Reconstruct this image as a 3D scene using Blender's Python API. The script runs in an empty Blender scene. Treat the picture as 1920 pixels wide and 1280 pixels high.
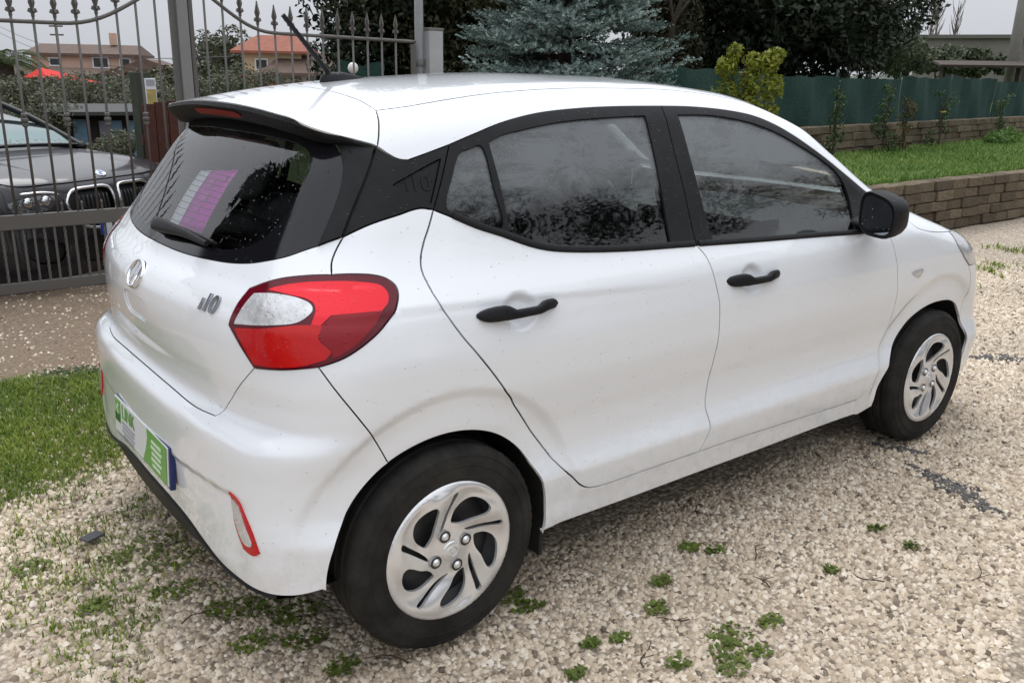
import bpy, bmesh, math, random
import numpy as np
from mathutils import Vector, Matrix
from mathutils.geometry import delaunay_2d_cdt
random.seed(7); RNG = np.random.default_rng(7)
S = bpy.context.scene
COL = S.collection
# ------------------------------------------------------------------ camera
CAM_LOC = (-1.1472, -2.5381, 1.4723)
cam = bpy.data.cameras.new('camera'); cam_o = bpy.data.objects.new('camera', cam); COL.objects.link(cam_o)
yaw, pit, rol = math.radians(52.0667), math.radians(16.5832), math.radians(1.0337)
fw = Vector((math.cos(yaw)*math.cos(pit), math.sin(yaw)*math.cos(pit), -math.sin(pit)))
rt = Vector((math.sin(yaw), -math.cos(yaw), 0)); up = rt.cross(fw)
rt2 = rt*math.cos(rol)+up*math.sin(rol); up2 = -rt*math.sin(rol)+up*math.cos(rol)
M = Matrix((rt2, up2, -fw)).transposed().to_4x4(); M.translation = Vector(CAM_LOC)
cam_o.matrix_world = M
cam.sensor_width = 36; cam.lens = 1661.34/1920*36; cam.clip_start = .05; cam.clip_end = 3000
S.camera = cam_o
# ------------------------------------------------------------------ overcast sky
world = bpy.data.worlds.new('World'); S.world = world; world.use_nodes = True
nt = world.node_tree; nt.nodes.clear()
sky = nt.nodes.new('ShaderNodeTexSky'); sky.sky_type = 'NISHITA'; sky.sun_disc = False
sky.sun_elevation = math.radians(62); sky.sun_rotation = math.radians(20); sky.dust_density = 4; sky.air_density = 1.0; sky.ozone_density = 1
hs = nt.nodes.new('ShaderNodeHueSaturation'); hs.inputs['Saturation'].default_value = .10
mx = nt.nodes.new('ShaderNodeMix'); mx.data_type = 'RGBA'; mx.inputs[0].default_value = .90
mx.inputs[7].default_value = (13.3, 13.85, 14.8, 1)        # even cloud cover, brightest overhead
bg = nt.nodes.new('ShaderNodeBackground'); bg.inputs['Strength'].default_value = .112
wo = nt.nodes.new('ShaderNodeOutputWorld')
tcw = nt.nodes.new('ShaderNodeTexCoord'); nzw = nt.nodes.new('ShaderNodeTexNoise'); nzw.inputs['Scale'].default_value = 2.2; nzw.inputs['Detail'].default_value = 5
rw = nt.nodes.new('ShaderNodeMapRange'); rw.inputs['From Min'].default_value = .3; rw.inputs['From Max'].default_value = .7; rw.inputs['To Min'].default_value = .93; rw.inputs['To Max'].default_value = 1.06
mw = nt.nodes.new('ShaderNodeVectorMath'); mw.operation = 'SCALE'
L = nt.links.new
L(sky.outputs[0], hs.inputs['Color']); L(hs.outputs[0], mx.inputs[6]); L(tcw.outputs['Generated'], nzw.inputs['Vector'])
spw = nt.nodes.new('ShaderNodeSeparateXYZ'); L(tcw.outputs['Generated'], spw.inputs[0])
ov = nt.nodes.new('ShaderNodeMapRange'); ov.inputs['From Min'].default_value = 0; ov.inputs['From Max'].default_value = 1; ov.inputs['To Min'].default_value = .325; ov.inputs['To Max'].default_value = 1.0   # standard overcast sky: (1 + 2 sin h) / 3
L(spw.outputs[2], ov.inputs['Value']); pw = nt.nodes.new('ShaderNodeMath'); pw.operation = 'MULTIPLY'; L(ov.outputs[0], pw.inputs[0]); L(rw.outputs[0], pw.inputs[1])
L(nzw.outputs['Fac'], rw.inputs['Value']); L(mx.outputs[2], mw.inputs[0]); L(pw.outputs[0], mw.inputs['Scale'])
L(mw.outputs[0], bg.inputs['Color']); L(bg.outputs[0], wo.inputs['Surface'])
sun = bpy.data.lights.new('sun', 'SUN'); sun.energy = 1.0; sun.angle = math.radians(35); sun.color = (1, .99, .975)
sun_o = bpy.data.objects.new('sun', sun); COL.objects.link(sun_o)
el, az = math.radians(62), math.radians(20)                 # towards the light: azimuth clockwise from +y as in the sky node
sd = Vector((math.sin(az)*math.cos(el), math.cos(az)*math.cos(el), math.sin(el)))
sun_o.rotation_euler = sd.to_track_quat('Z', 'Y').to_euler()
S.render.engine = 'CYCLES'
S.view_settings.view_transform = 'Standard'; S.view_settings.look = 'None'; S.view_settings.gamma = 1; S.view_settings.exposure = 0.32
S.view_settings.use_curve_mapping = False
try:
    S.cycles.max_bounces = 10; S.cycles.transparent_max_bounces = 16; S.cycles.transmission_bounces = 8
except Exception: pass

# ------------------------------------------------------------------ helpers
def tag(o, label=None, cat=None, group=None, kind=None):
    if label: o['label'] = label
    if cat: o['category'] = cat
    if group: o['group'] = group
    if kind: o['kind'] = kind
    return o
def empty(name, loc=(0, 0, 0), rz=0, label=None, cat=None, group=None):
    o = bpy.data.objects.new(name, None); COL.objects.link(o); o.location = loc; o.rotation_euler = (0, 0, rz)
    o.empty_display_size = .1
    return tag(o, label, cat, group)
def obj(name, me, parent=None, mats=None):
    o = bpy.data.objects.new(name, me); COL.objects.link(o)
    if parent is not None: o.parent = parent
    if mats is not None:
        for m in (mats if isinstance(mats, (list, tuple)) else [mats]): me.materials.append(m)
    return o
def mesh_np(name, V, F, smooth=True, normals=None):
    me = bpy.data.meshes.new(name)
    V = np.asarray(V, dtype=np.float32)
    if isinstance(F, np.ndarray) and F.ndim == 2:
        n, k = F.shape
        me.vertices.add(len(V)); me.vertices.foreach_set('co', V.ravel())
        me.loops.add(n*k); me.loops.foreach_set('vertex_index', F.astype(np.int32).ravel())
        me.polygons.add(n); me.polygons.foreach_set('loop_start', np.arange(0, n*k, k, dtype=np.int32))
        try: me.polygons.foreach_set('loop_total', np.full(n, k, dtype=np.int32))
        except Exception: pass
        me.update(calc_edges=True)
    else:
        me.from_pydata([tuple(map(float, v)) for v in V], [], [tuple(f) for f in F])
    if smooth: me.polygons.foreach_set('use_smooth', np.ones(len(me.polygons), dtype=bool))
    me.validate()
    if normals is not None and len(normals) == len(me.vertices):
        me.normals_split_custom_set_from_vertices([tuple(map(float, q)) for q in normals])
    return me
class MB:
    """collects shapes for ONE mesh"""
    def __init__(s): s.v = []; s.f = []; s.mi = []
    def add(s, v, f, mi=0):
        b = len(s.v); s.v += [tuple(map(float, q)) for q in v]; s.f += [tuple(i+b for i in q) for q in f]; s.mi += [mi]*len(f); return s
    def box(s, c, d, rz=0, bev=0, mi=0, rot=None):
        bm = bmesh.new(); bmesh.ops.create_cube(bm, size=1)
        bmesh.ops.scale(bm, vec=d, verts=bm.verts)
        if bev: bmesh.ops.bevel(bm, geom=bm.edges[:], offset=bev, segments=2, affect='EDGES', profile=.6)
        R = Matrix.Rotation(rz, 3, 'Z') if rot is None else rot
        bm.verts.index_update()
        s.add([R @ v.co+Vector(c) for v in bm.verts], [[v.index for v in f.verts] for f in bm.faces], mi); bm.free(); return s
    def tube(s, pts, r, n=8, cap=True, mi=0, up=None, flat=1.0):
        pts = [Vector(p) for p in pts]; rs = r if isinstance(r, (list, tuple, np.ndarray)) else [r]*len(pts)
        rings = []; a = None
        for i, p in enumerate(pts):
            t = (pts[min(i+1, len(pts)-1)]-pts[max(i-1, 0)]).normalized()
            if a is None:
                a = (Vector(up) if up else (Vector((0, 0, 1)) if abs(t.z) < .9 else Vector((1, 0, 0))))
            a = (a-t*a.dot(t)).normalized(); b = t.cross(a)
            rings.append([p+(a*math.cos(2*math.pi*k/n)*flat+b*math.sin(2*math.pi*k/n))*rs[i] for k in range(n)])
        v = [q for R in rings for q in R]; f = []
        for i in range(len(pts)-1):
            for k in range(n):
                f.append((i*n+k, i*n+(k+1) % n, (i+1)*n+(k+1) % n, (i+1)*n+k))
        if cap: f.append(tuple(range(n-1, -1, -1))); f.append(tuple(range((len(pts)-1)*n, len(pts)*n)))
        return s.add(v, f, mi)
    def loft(s, rings, close=True, cap=True, mi=0):
        n = len(rings[0]); v = [q for R in rings for q in R]; f = []
        for i in range(len(rings)-1):
            for k in range(n if close else n-1):
                f.append((i*n+k, i*n+(k+1) % n, (i+1)*n+(k+1) % n, (i+1)*n+k))
        if cap and close: f.append(tuple(range(n-1, -1, -1))); f.append(tuple(range((len(rings)-1)*n, len(rings)*n)))
        return s.add(v, f, mi)
    def lathe(s, prof, n=32, c=(0, 0, 0), axis='Z', mi=0):
        v = []; f = []; m = len(prof)
        for k in range(n):
            a = 2*math.pi*k/n
            for r, h in prof:
                if axis == 'Z': q = (r*math.cos(a), r*math.sin(a), h)
                elif axis == 'Y': q = (r*math.cos(a), h, r*math.sin(a))
                else: q = (h, r*math.cos(a), r*math.sin(a))
                v.append((q[0]+c[0], q[1]+c[1], q[2]+c[2]))
        for k in range(n):
            for i in range(m-1): f.append((k*m+i, ((k+1) % n)*m+i, ((k+1) % n)*m+i+1, k*m+i+1))
        return s.add(v, f, mi)
    def build(s, name, mats, parent=None, smooth=False, angle=None):
        me = bpy.data.meshes.new(name); me.from_pydata(s.v, [], s.f)
        bm = bmesh.new(); bm.from_mesh(me); bmesh.ops.recalc_face_normals(bm, faces=bm.faces); bm.to_mesh(me); bm.free()
        for m in (mats if isinstance(mats, (list, tuple)) else [mats]): me.materials.append(m)
        if len(s.mi) == len(me.polygons): me.polygons.foreach_set('material_index', s.mi)
        if smooth:
            me.polygons.foreach_set('use_smooth', np.ones(len(me.polygons), dtype=bool))
            if angle is not None:
                try: me.set_sharp_from_angle(angle=math.radians(angle))
                except Exception: pass
        return obj(name, me, parent)
def shade(o, ang=40):
    me = o.data; me.polygons.foreach_set('use_smooth', np.ones(len(me.polygons), dtype=bool)); me.set_sharp_from_angle(angle=math.radians(ang)); return o

# ------------------------------------------------------------------ materials
MT = {}
def mat(name, col=(.5, .5, .5), rough=.5, metal=0, spec=.5, coat=0, coatr=.03, var=None, vscale=8, bump=0, bscale=60, drops=0, transm=0, ior=1.45, vcol2=None, detail=6, alpha=None, em=None, sheen=0, dist=.002, coords='Object', obrand=0):
    """principled material; var = strength of a noise towards vcol2 (or darker), bump = fine relief, drops = rain droplets"""
    m = bpy.data.materials.new(name); m.use_nodes = True; t = m.node_tree; N = t.nodes; b = N['Principled BSDF']
    b.inputs['Base Color'].default_value = (*col, 1); b.inputs['Roughness'].default_value = rough; b.inputs['Metallic'].default_value = metal
    b.inputs['Specular IOR Level'].default_value = spec; b.inputs['Coat Weight'].default_value = coat; b.inputs['Coat Roughness'].default_value = coatr
    b.inputs['Transmission Weight'].default_value = transm; b.inputs['IOR'].default_value = ior
    tc = N.new('ShaderNodeTexCoord'); src = tc.outputs[coords]
    last = None
    if var:
        nz = N.new('ShaderNodeTexNoise'); nz.inputs['Scale'].default_value = vscale; nz.inputs['Detail'].default_value = detail; nz.inputs['Roughness'].default_value = .65
        t.links.new(src, nz.inputs['Vector'])
        mr = N.new('ShaderNodeMapRange'); mr.inputs['From Min'].default_value = .32; mr.inputs['From Max'].default_value = .68; mr.inputs['To Min'].default_value = 0; mr.inputs['To Max'].default_value = var
        t.links.new(nz.outputs['Fac'], mr.inputs['Value'])
        mxx = N.new('ShaderNodeMix'); mxx.data_type = 'RGBA'; mxx.inputs[6].default_value = (*col, 1); c2 = vcol2 or tuple(c*.4 for c in col); mxx.inputs[7].default_value = (*c2, 1)
        t.links.new(mr.outputs[0], mxx.inputs[0]); last = mxx.outputs[2]
    if obrand:
        oi = N.new('ShaderNodeObjectInfo'); mr2 = N.new('ShaderNodeMapRange'); mr2.inputs['To Min'].default_value = 1-obrand; mr2.inputs['To Max'].default_value = 1+obrand
        t.links.new(oi.outputs['Random'], mr2.inputs['Value']); vm = N.new('ShaderNodeVectorMath'); vm.operation = 'SCALE'
        if last is None: vm.inputs[0].default_value = col
        else: t.links.new(last, vm.inputs[0])
        t.links.new(mr2.outputs[0], vm.inputs['Scale']); last = vm.outputs[0]
    if last is not None: t.links.new(last, b.inputs['Base Color'])
    nrm = None
    if bump:
        nb = N.new('ShaderNodeTexNoise'); nb.inputs['Scale'].default_value = bscale; nb.inputs['Detail'].default_value = 4; t.links.new(src, nb.inputs['Vector'])
        bp = N.new('ShaderNodeBump'); bp.inputs['Strength'].default_value = bump; bp.inputs['Distance'].default_value = dist
        t.links.new(nb.outputs['Fac'], bp.inputs['Height']); nrm = bp.outputs[0]
    if drops:
        vo = N.new('ShaderNodeTexVoronoi'); vo.inputs['Scale'].default_value = 150; t.links.new(src, vo.inputs['Vector'])
        sx = N.new('ShaderNodeSeparateColor'); t.links.new(vo.outputs['Color'], sx.inputs[0])
        th = N.new('ShaderNodeMapRange'); th.inputs['From Min'].default_value = 1-drops; th.inputs['From Max'].default_value = 1; th.inputs['To Min'].default_value = 0; th.inputs['To Max'].default_value = .5
        t.links.new(sx.outputs[0], th.inputs['Value'])
        sb = N.new('ShaderNodeMath'); sb.operation = 'SUBTRACT'; sb.use_clamp = True; t.links.new(th.outputs[0], sb.inputs[0]); t.links.new(vo.outputs['Distance'], sb.inputs[1])
        sq = N.new('ShaderNodeMath'); sq.operation = 'POWER'; sq.inputs[1].default_value = .5; t.links.new(sb.outputs[0], sq.inputs[0])
        b2 = N.new('ShaderNodeBump'); b2.inputs['Strength'].default_value = 1; b2.inputs['Distance'].default_value = .003; t.links.new(sq.outputs[0], b2.inputs['Height'])
        if nrm: t.links.new(nrm, b2.inputs['Normal'])
        nrm = b2.outputs[0]
        gt_ = N.new('ShaderNodeMath'); gt_.operation = 'GREATER_THAN'; gt_.inputs[1].default_value = .01; t.links.new(sb.outputs[0], gt_.inputs[0])
        rr = N.new('ShaderNodeMapRange'); rr.inputs['To Min'].default_value = rough; rr.inputs['To Max'].default_value = .04; t.links.new(gt_.outputs[0], rr.inputs['Value']); t.links.new(rr.outputs[0], b.inputs['Roughness'])
    if nrm: t.links.new(nrm, b.inputs['Normal'])
    if em: b.inputs['Emission Color'].default_value = (*em[:3], 1); b.inputs['Emission Strength'].default_value = em[3]
    if alpha is not None: b.inputs['Alpha'].default_value = alpha
    MT[name] = m; return m
def glass_mat(name, tint, drops=.35, rough=.0, haze=0.0, hazecol=(.5, .52, .55)):
    """window glass: tinted see-through sheet with mirror reflection; haze = misted by condensation and rain, in patches"""
    m = bpy.data.materials.new(name); m.use_nodes = True; t = m.node_tree; N = t.nodes; N.clear()
    o = N.new('ShaderNodeOutputMaterial'); tr = N.new('ShaderNodeBsdfTransparent'); tr.inputs[0].default_value = (*tint, 1)
    gl = N.new('ShaderNodeBsdfGlossy'); gl.inputs['Roughness'].default_value = .02; gl.inputs['Color'].default_value = (1, 1, 1, 1)
    fr = N.new('ShaderNodeFresnel'); fr.inputs['IOR'].default_value = 1.48
    mxs = N.new('ShaderNodeMixShader'); tc = N.new('ShaderNodeTexCoord')
    vo = N.new('ShaderNodeTexVoronoi'); vo.inputs['Scale'].default_value = 190; t.links.new(tc.outputs['Object'], vo.inputs['Vector'])
    sx = N.new('ShaderNodeSeparateColor'); t.links.new(vo.outputs['Color'], sx.inputs[0])
    th = N.new('ShaderNodeMapRange'); th.inputs['From Min'].default_value = 1-drops; th.inputs['From Max'].default_value = 1; th.inputs['To Max'].default_value = .45
    t.links.new(sx.outputs[0], th.inputs['Value'])
    sb = N.new('ShaderNodeMath'); sb.operation = 'SUBTRACT'; sb.use_clamp = True; t.links.new(th.outputs[0], sb.inputs[0]); t.links.new(vo.outputs['Distance'], sb.inputs[1])
    bp = N.new('ShaderNodeBump'); bp.inputs['Strength'].default_value = .8; bp.inputs['Distance'].default_value = .003; t.links.new(sb.outputs[0], bp.inputs['Height'])
    t.links.new(bp.outputs[0], gl.inputs['Normal']); t.links.new(bp.outputs[0], fr.inputs['Normal'])
    t.links.new(fr.outputs[0], mxs.inputs[0]); t.links.new(tr.outputs[0], mxs.inputs[1]); t.links.new(gl.outputs[0], mxs.inputs[2])
    outp = mxs.outputs[0]
    if haze:
        df = N.new('ShaderNodeBsdfDiffuse'); df.inputs[0].default_value = (*hazecol, 1)
        nz = N.new('ShaderNodeTexNoise'); nz.inputs['Scale'].default_value = 7; nz.inputs['Detail'].default_value = 10; nz.inputs['Roughness'].default_value = .78; nz.inputs['Distortion'].default_value = .6
        mp = N.new('ShaderNodeMapping'); mp.inputs['Scale'].default_value = (.6, 1, 1.6); t.links.new(tc.outputs['Object'], mp.inputs['Vector']); t.links.new(mp.outputs[0], nz.inputs['Vector'])
        # misted in the upper part of the pane where the warm air condensed, clear lower down
        sp = N.new('ShaderNodeSeparateXYZ'); t.links.new(tc.outputs['Object'], sp.inputs[0])
        hz = N.new('ShaderNodeMapRange'); hz.inputs['From Min'].default_value = 1.05; hz.inputs['From Max'].default_value = 1.22; hz.inputs['To Min'].default_value = -.25; hz.inputs['To Max'].default_value = .22
        t.links.new(sp.outputs[2], hz.inputs['Value'])
        ad = N.new('ShaderNodeMath'); ad.operation = 'ADD'; t.links.new(nz.outputs['Fac'], ad.inputs[0]); t.links.new(hz.outputs[0], ad.inputs[1])
        mr = N.new('ShaderNodeMapRange'); mr.inputs['From Min'].default_value = .44; mr.inputs['From Max'].default_value = .74; mr.inputs['To Max'].default_value = haze; t.links.new(ad.outputs[0], mr.inputs['Value'])
        m2 = N.new('ShaderNodeMixShader'); t.links.new(mr.outputs[0], m2.inputs[0]); t.links.new(outp, m2.inputs[1]); t.links.new(df.outputs[0], m2.inputs[2]); outp = m2.outputs[0]
    t.links.new(outp, o.inputs['Surface']); MT[name] = m; return m

def dirty_paint():
    m = mat('white_paint', (.815, .835, .865), .32, spec=.5, coat=1.0, coatr=.015, var=.12, vscale=1.6, vcol2=(.765, .785, .815), drops=.04); t = m.node_tree; N = t.nodes; b = N['Principled BSDF']; lk = t.links.new
    src = b.inputs['Base Color'].links[0].from_socket; tc = N.new('ShaderNodeTexCoord'); sp_ = N.new('ShaderNodeSeparateXYZ'); lk(tc.outputs['Object'], sp_.inputs[0])
    h = N.new('ShaderNodeMapRange'); h.inputs['From Min'].default_value = .22; h.inputs['From Max'].default_value = .52; h.inputs['To Min'].default_value = .34; h.inputs['To Max'].default_value = 0; lk(sp_.outputs[2], h.inputs['Value'])
    nz = N.new('ShaderNodeTexNoise'); nz.inputs['Scale'].default_value = 26; nz.inputs['Detail'].default_value = 9; nz.inputs['Roughness'].default_value = .8; lk(tc.outputs['Object'], nz.inputs['Vector'])
    r = N.new('ShaderNodeMapRange'); r.inputs['From Min'].default_value = .45; r.inputs['From Max'].default_value = .72; lk(nz.outputs['Fac'], r.inputs['Value'])
    ml = N.new('ShaderNodeMath'); ml.operation = 'MULTIPLY'; lk(h.outputs[0], ml.inputs[0]); lk(r.outputs[0], ml.inputs[1])
    mx_ = N.new('ShaderNodeMix'); mx_.data_type = 'RGBA'; lk(ml.outputs[0], mx_.inputs[0]); lk(src, mx_.inputs[6]); mx_.inputs[7].default_value = (.36, .31, .25, 1); lk(mx_.outputs[2], b.inputs['Base Color']); return m   # splashed road dirt low on the panels
P_WHITE = dirty_paint()
P_BLACK = mat('black_plastic', (.009, .009, .010), .52, spec=.22, bump=.25, bscale=900, dist=.0004, drops=.10, var=.3, vscale=25, vcol2=(.026, .026, .028))
P_GLOSSB = mat('gloss_black', (.008, .008, .010), .08, spec=.45, drops=.05)
P_RUBBER_GAP = mat('rubber_and_gap_shade', (.012, .012, .012), .7)  # wiper blade rubber, also the painted shade in the panel gaps
P_TYRE = mat('tyre_rubber', (.008, .008, .0085), .80, spec=.2, var=.9, vscale=7, vcol2=(.040, .037, .033), bump=.35, bscale=120, dist=.0015)
P_SILVER = mat('silver_hubcap', (.78, .78, .79), .24, metal=.55, coat=.3, var=.15, vscale=30)
P_CHROME = mat('chrome', (.75, .75, .77), .08, metal=1)
P_DARK = mat('dark_underbody', (.012, .012, .012), .8, var=.5, vscale=20, vcol2=(.03, .028, .025))
P_INT = mat('interior_plastic', (.016, .016, .018), .6, bump=.2, bscale=400, dist=.0005)
P_FABRIC = mat('seat_fabric', (.028, .029, .032), .9, bump=.6, bscale=700, dist=.001, var=.4, vscale=200, vcol2=(.06, .06, .065))
P_HEADL = mat('headliner_fabric', (.34, .34, .34), .9)
P_DIRTW = mat('white_paint_sill', (.72, .72, .70), .4, coat=.4, var=.35, vscale=5, vcol2=(.60, .58, .53))
G_SIDE = glass_mat('side_glass', (.56, .62, .60), .5, haze=.50, hazecol=(.27, .29, .30))
G_REAR = glass_mat('rear_glass', (.93, .95, .95), .10, haze=0)
G_CLEAR = glass_mat('clear_glass', (.85, .9, .9), .2)
L_RED = mat('bright_red_lens', (.80, .004, .020), .16, spec=.35, coat=.25, drops=.3, bump=.12, bscale=260, dist=.0015)
L_REDM = mat('red_lens', (.46, .003, .008), .16, spec=.3, coat=.2, drops=.2, bump=.25, bscale=120, dist=.002, var=.5, vscale=9, vcol2=(.62, .02, .008))
L_REDD = mat('deep_red_lens', (.24, .002, .008), .14, spec=.3, coat=.2, drops=.25, bump=.12, bscale=260, dist=.0015)
L_REDB = mat('dark_red_border', (.11, .004, .012), .15, spec=.3, coat=.2)
L_CLEAR = mat('clear_lamp_lens', (.68, .68, .69), .16, metal=.25, coat=1, drops=.3, bump=.5, bscale=90, dist=.004, var=.5, vscale=40)
L_BRK = mat('brake_lens', (.16, .004, .006), .4, spec=.2, var=.8, vscale=60, vcol2=(.30, .02, .01))
# ================================================================== small hatchback: body surface
def pch(xs,ys):
    xs=np.array(xs,float);ys=np.array(ys,float)
    h=np.diff(xs);d=np.diff(ys)/h
    m=np.zeros_like(ys)
    m[1:-1]=np.where(d[1:]*d[:-1]>0,2*d[1:]*d[:-1]/np.where(np.abs(d[1:]+d[:-1])<1e-12,1,d[1:]+d[:-1]),0)
    m[0]=d[0];m[-1]=d[-1]
    def f(x):
        x=np.asarray(x,float)
        xc=np.clip(x,xs[0],xs[-1])
        i=np.clip(np.searchsorted(xs,xc,side='right')-1,0,len(h)-1)
        t=(xc-xs[i])/h[i];t2=t*t;t3=t2*t
        v=(2*t3-3*t2+1)*ys[i]+(t3-2*t2+t)*h[i]*m[i]+(-2*t3+3*t2)*ys[i+1]+(t3-t2)*h[i]*m[i+1]
        return v+np.where(x<xs[0],(x-xs[0])*m[0],0)+np.where(x>xs[-1],(x-xs[-1])*m[-1],0)
    return f
def ss(a,b,x):
    t=np.clip((x-a)/(b-a),0,1);return t*t*(3-2*t)
def smax(a,b,k):
    h=np.maximum(k-np.abs(a-b),0)/k
    return np.maximum(a,b)+h*h*k*.25
# ---- profiles
Wz=pch([.0,.15,.22,.27,.30,.335,.36,.385,.398,.406,.416,.44,.475,.50,.55,.62,.72,.80,.86,.91,.945,.96,1.0,1.1,1.2,1.3,1.38,1.45,1.55],
       [.755,.785,.798,.806,.811,.819,.823,.8265,.8280,.8280,.8250,.8150,.8040,.8025,.8045,.8155,.828,.827,.818,.806,.791,.783,.763,.722,.675,.622,.575,.525,.44])
WX=pch([-.6,-.3,0,.5,1.2,1.8,2.4,2.8,3.2],[-.03,-.002,0,0,0,-.004,-.018,-.035,-.11])
RA=pch([.5,.7,.9,1.05,1.4],[.09,.122,.20,.185,.12])
RB,FC=.31,.275
WXu=pch([-.6,-.3,0,.4,.9,1.4,2.0,2.6],[-.087,-.055,-.032,-.018,-.016,-.027,-.041,-.063])
Rz=pch([.0,.2,.26,.34,.45,.55,.60,.625,.64,.655,.672,.69,.72,.78,.86,.91,.95,1.0,1.38,1.6],
       [-.43,-.490,-.506,-.520,-.525,-.528,-.530,-.529,-.523,-.506,-.486,-.480,-.482,-.498,-.509,-.503,-.484,-.438,-.172,-.06])
Fz=pch([.0,.2,.3,.5,.65,.75,.85,.95,1.1],[3.09,3.168,3.197,3.175,3.085,3.025,2.985,2.87,2.54])
Tx=pch([-.6,-.3,0.,.3,.7,1.0,1.35,1.7,1.85,2.1,2.45,2.6,2.8,3.0,3.1,3.2],
       [1.318,1.384,1.437,1.467,1.486,1.484,1.46,1.374,1.283,1.128,.99,.95,.926,.867,.797,.685])
Ty=pch([-.6,1.0,1.8,2.5,2.8],[.13,.13,.12,.10,.16])
def W(x,z):
    up=ss(.9,1.1,z)
    w=Wz(z)+WX(x)*(1-up)+WXu(x)*up
    for cx in (0.,2.425):
        r=np.hypot(x-cx,z-.288)
        w=w+.004-.0105*(1-ss(.415,.450,r))*ss(.26,.34,z)+.007*(1-ss(.335,.40,r))
    zc=np.interp(x,[-.4,-.1,.35,.76,1.3],[.955,.950,.930,.907,.88])
    dz=zc-z
    w=w-.0055*(1-ss(.30,1.05,x))*ss(0,.022,dz)*(1-ss(.03,.16,dz))-.004*ss(.6,1.8,x)*ss(.425,.49,z)*(1-ss(.49,.64,z))
    for cx,cz in ((.225,.897),(1.158,.870)):
        rho=np.hypot((x-cx)/.062,(z-cz)/.052)
        w=w-.017*(1-ss(.45,1.,rho))
    return w
def f_body(P):
    x=P[...,0];y=np.abs(P[...,1]);z=P[...,2]
    gs=(y-W(x,z))
    sl=1.0
    gr=(Rz(z)+RA(z)*y*y+RB*np.maximum(y-.5,0)**2-x)*np.where(z>1.0,.85,1.)
    zb=np.interp(y,[0,.3,.6,.75],[.492,.497,.512,.50])-z
    gr=gr-.008*ss(0,.022,zb)*(1-ss(.60,.70,y))*(1-ss(.16,.24,zb))*-1
    gf=(x-Fz(z)+FC*y*y)
    gt=(z-Tx(x)+Ty(x)*y*y)*np.interp(x,[1.7,1.95,2.4,2.6],[1,.85,.85,1])
    f=smax(gs,gt,.10)
    f=smax(f,gr,.16)
    f=smax(f,gf,.22)
    return f
# ------------------------------------------------------------------ panels cut out of the body surface
def f_roof(P):
    x = P[..., 0]; y = np.abs(P[..., 1]); z = P[..., 2]
    return smax(y-W(x, z), (z-Tx(x)+Ty(x)*y*y)*np.interp(x, [1.7, 1.95, 2.4, 2.6], [1, .85, .85, 1]), .10)
class Barrel:                                     # rays out of a lengthwise axis
    def __init__(s, z0=.75, R=.85): s.z0 = z0; s.R = R
    def uv(s, P): return np.stack([P[:, 0], np.arctan2(P[:, 2]-s.z0, -P[:, 1])*s.R], 1)
    def ray(s, q):
        a = q[:, 1]/s.R; o = np.stack([q[:, 0], 0*a, 0*a+s.z0], 1); return o, np.stack([0*a, -np.cos(a), np.sin(a)], 1)
class Ball:                                       # rays out of a point; sx = -1 looks to the rear, +1 to the front
    def __init__(s, C, sx=-1, R=.95): s.C = np.array(C, float); s.sx = sx; s.R = R
    def uv(s, P):
        d = P-s.C; return np.stack([np.arctan2(d[:, 1], s.sx*d[:, 0]), np.arctan2(d[:, 2], np.hypot(d[:, 0], d[:, 1]))], 1)*s.R
    def ray(s, q):
        a = q[:, 0]/s.R; e = q[:, 1]/s.R
        return np.repeat(s.C[None], len(q), 0), np.stack([s.sx*np.cos(a)*np.cos(e), np.sin(a)*np.cos(e), np.sin(e)], 1)
class Top:
    def uv(s, P): return P[:, :2].copy()
    def ray(s, q): return np.stack([q[:, 0], q[:, 1], 0*q[:, 0]+.3], 1), np.stack([0*q[:, 0], 0*q[:, 0], 0*q[:, 0]+1], 1)
def solve(f, o, d, off=0.):
    t = np.linspace(.08, 2.4, 90); v = f(o[:, None, :]+d[:, None, :]*t[None, :, None])-off
    pos = v > 0; i = np.where(pos.any(1), pos.argmax(1), 89); i = np.maximum(i, 1); a = t[i-1]; b = t[i]
    for _ in range(26):
        m = (a+b)/2; s_ = f(o+d*m[:, None])-off > 0; b = np.where(s_, m, b); a = np.where(s_, a, m)
    return o+d*((a+b)/2)[:, None]
def grad(f, P, e=.0025):
    g = np.stack([f(P+np.eye(3)[k]*e)-f(P-np.eye(3)[k]*e) for k in range(3)], 1); return g/np.maximum(np.linalg.norm(g, axis=1), 1e-9)[:, None]
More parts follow.
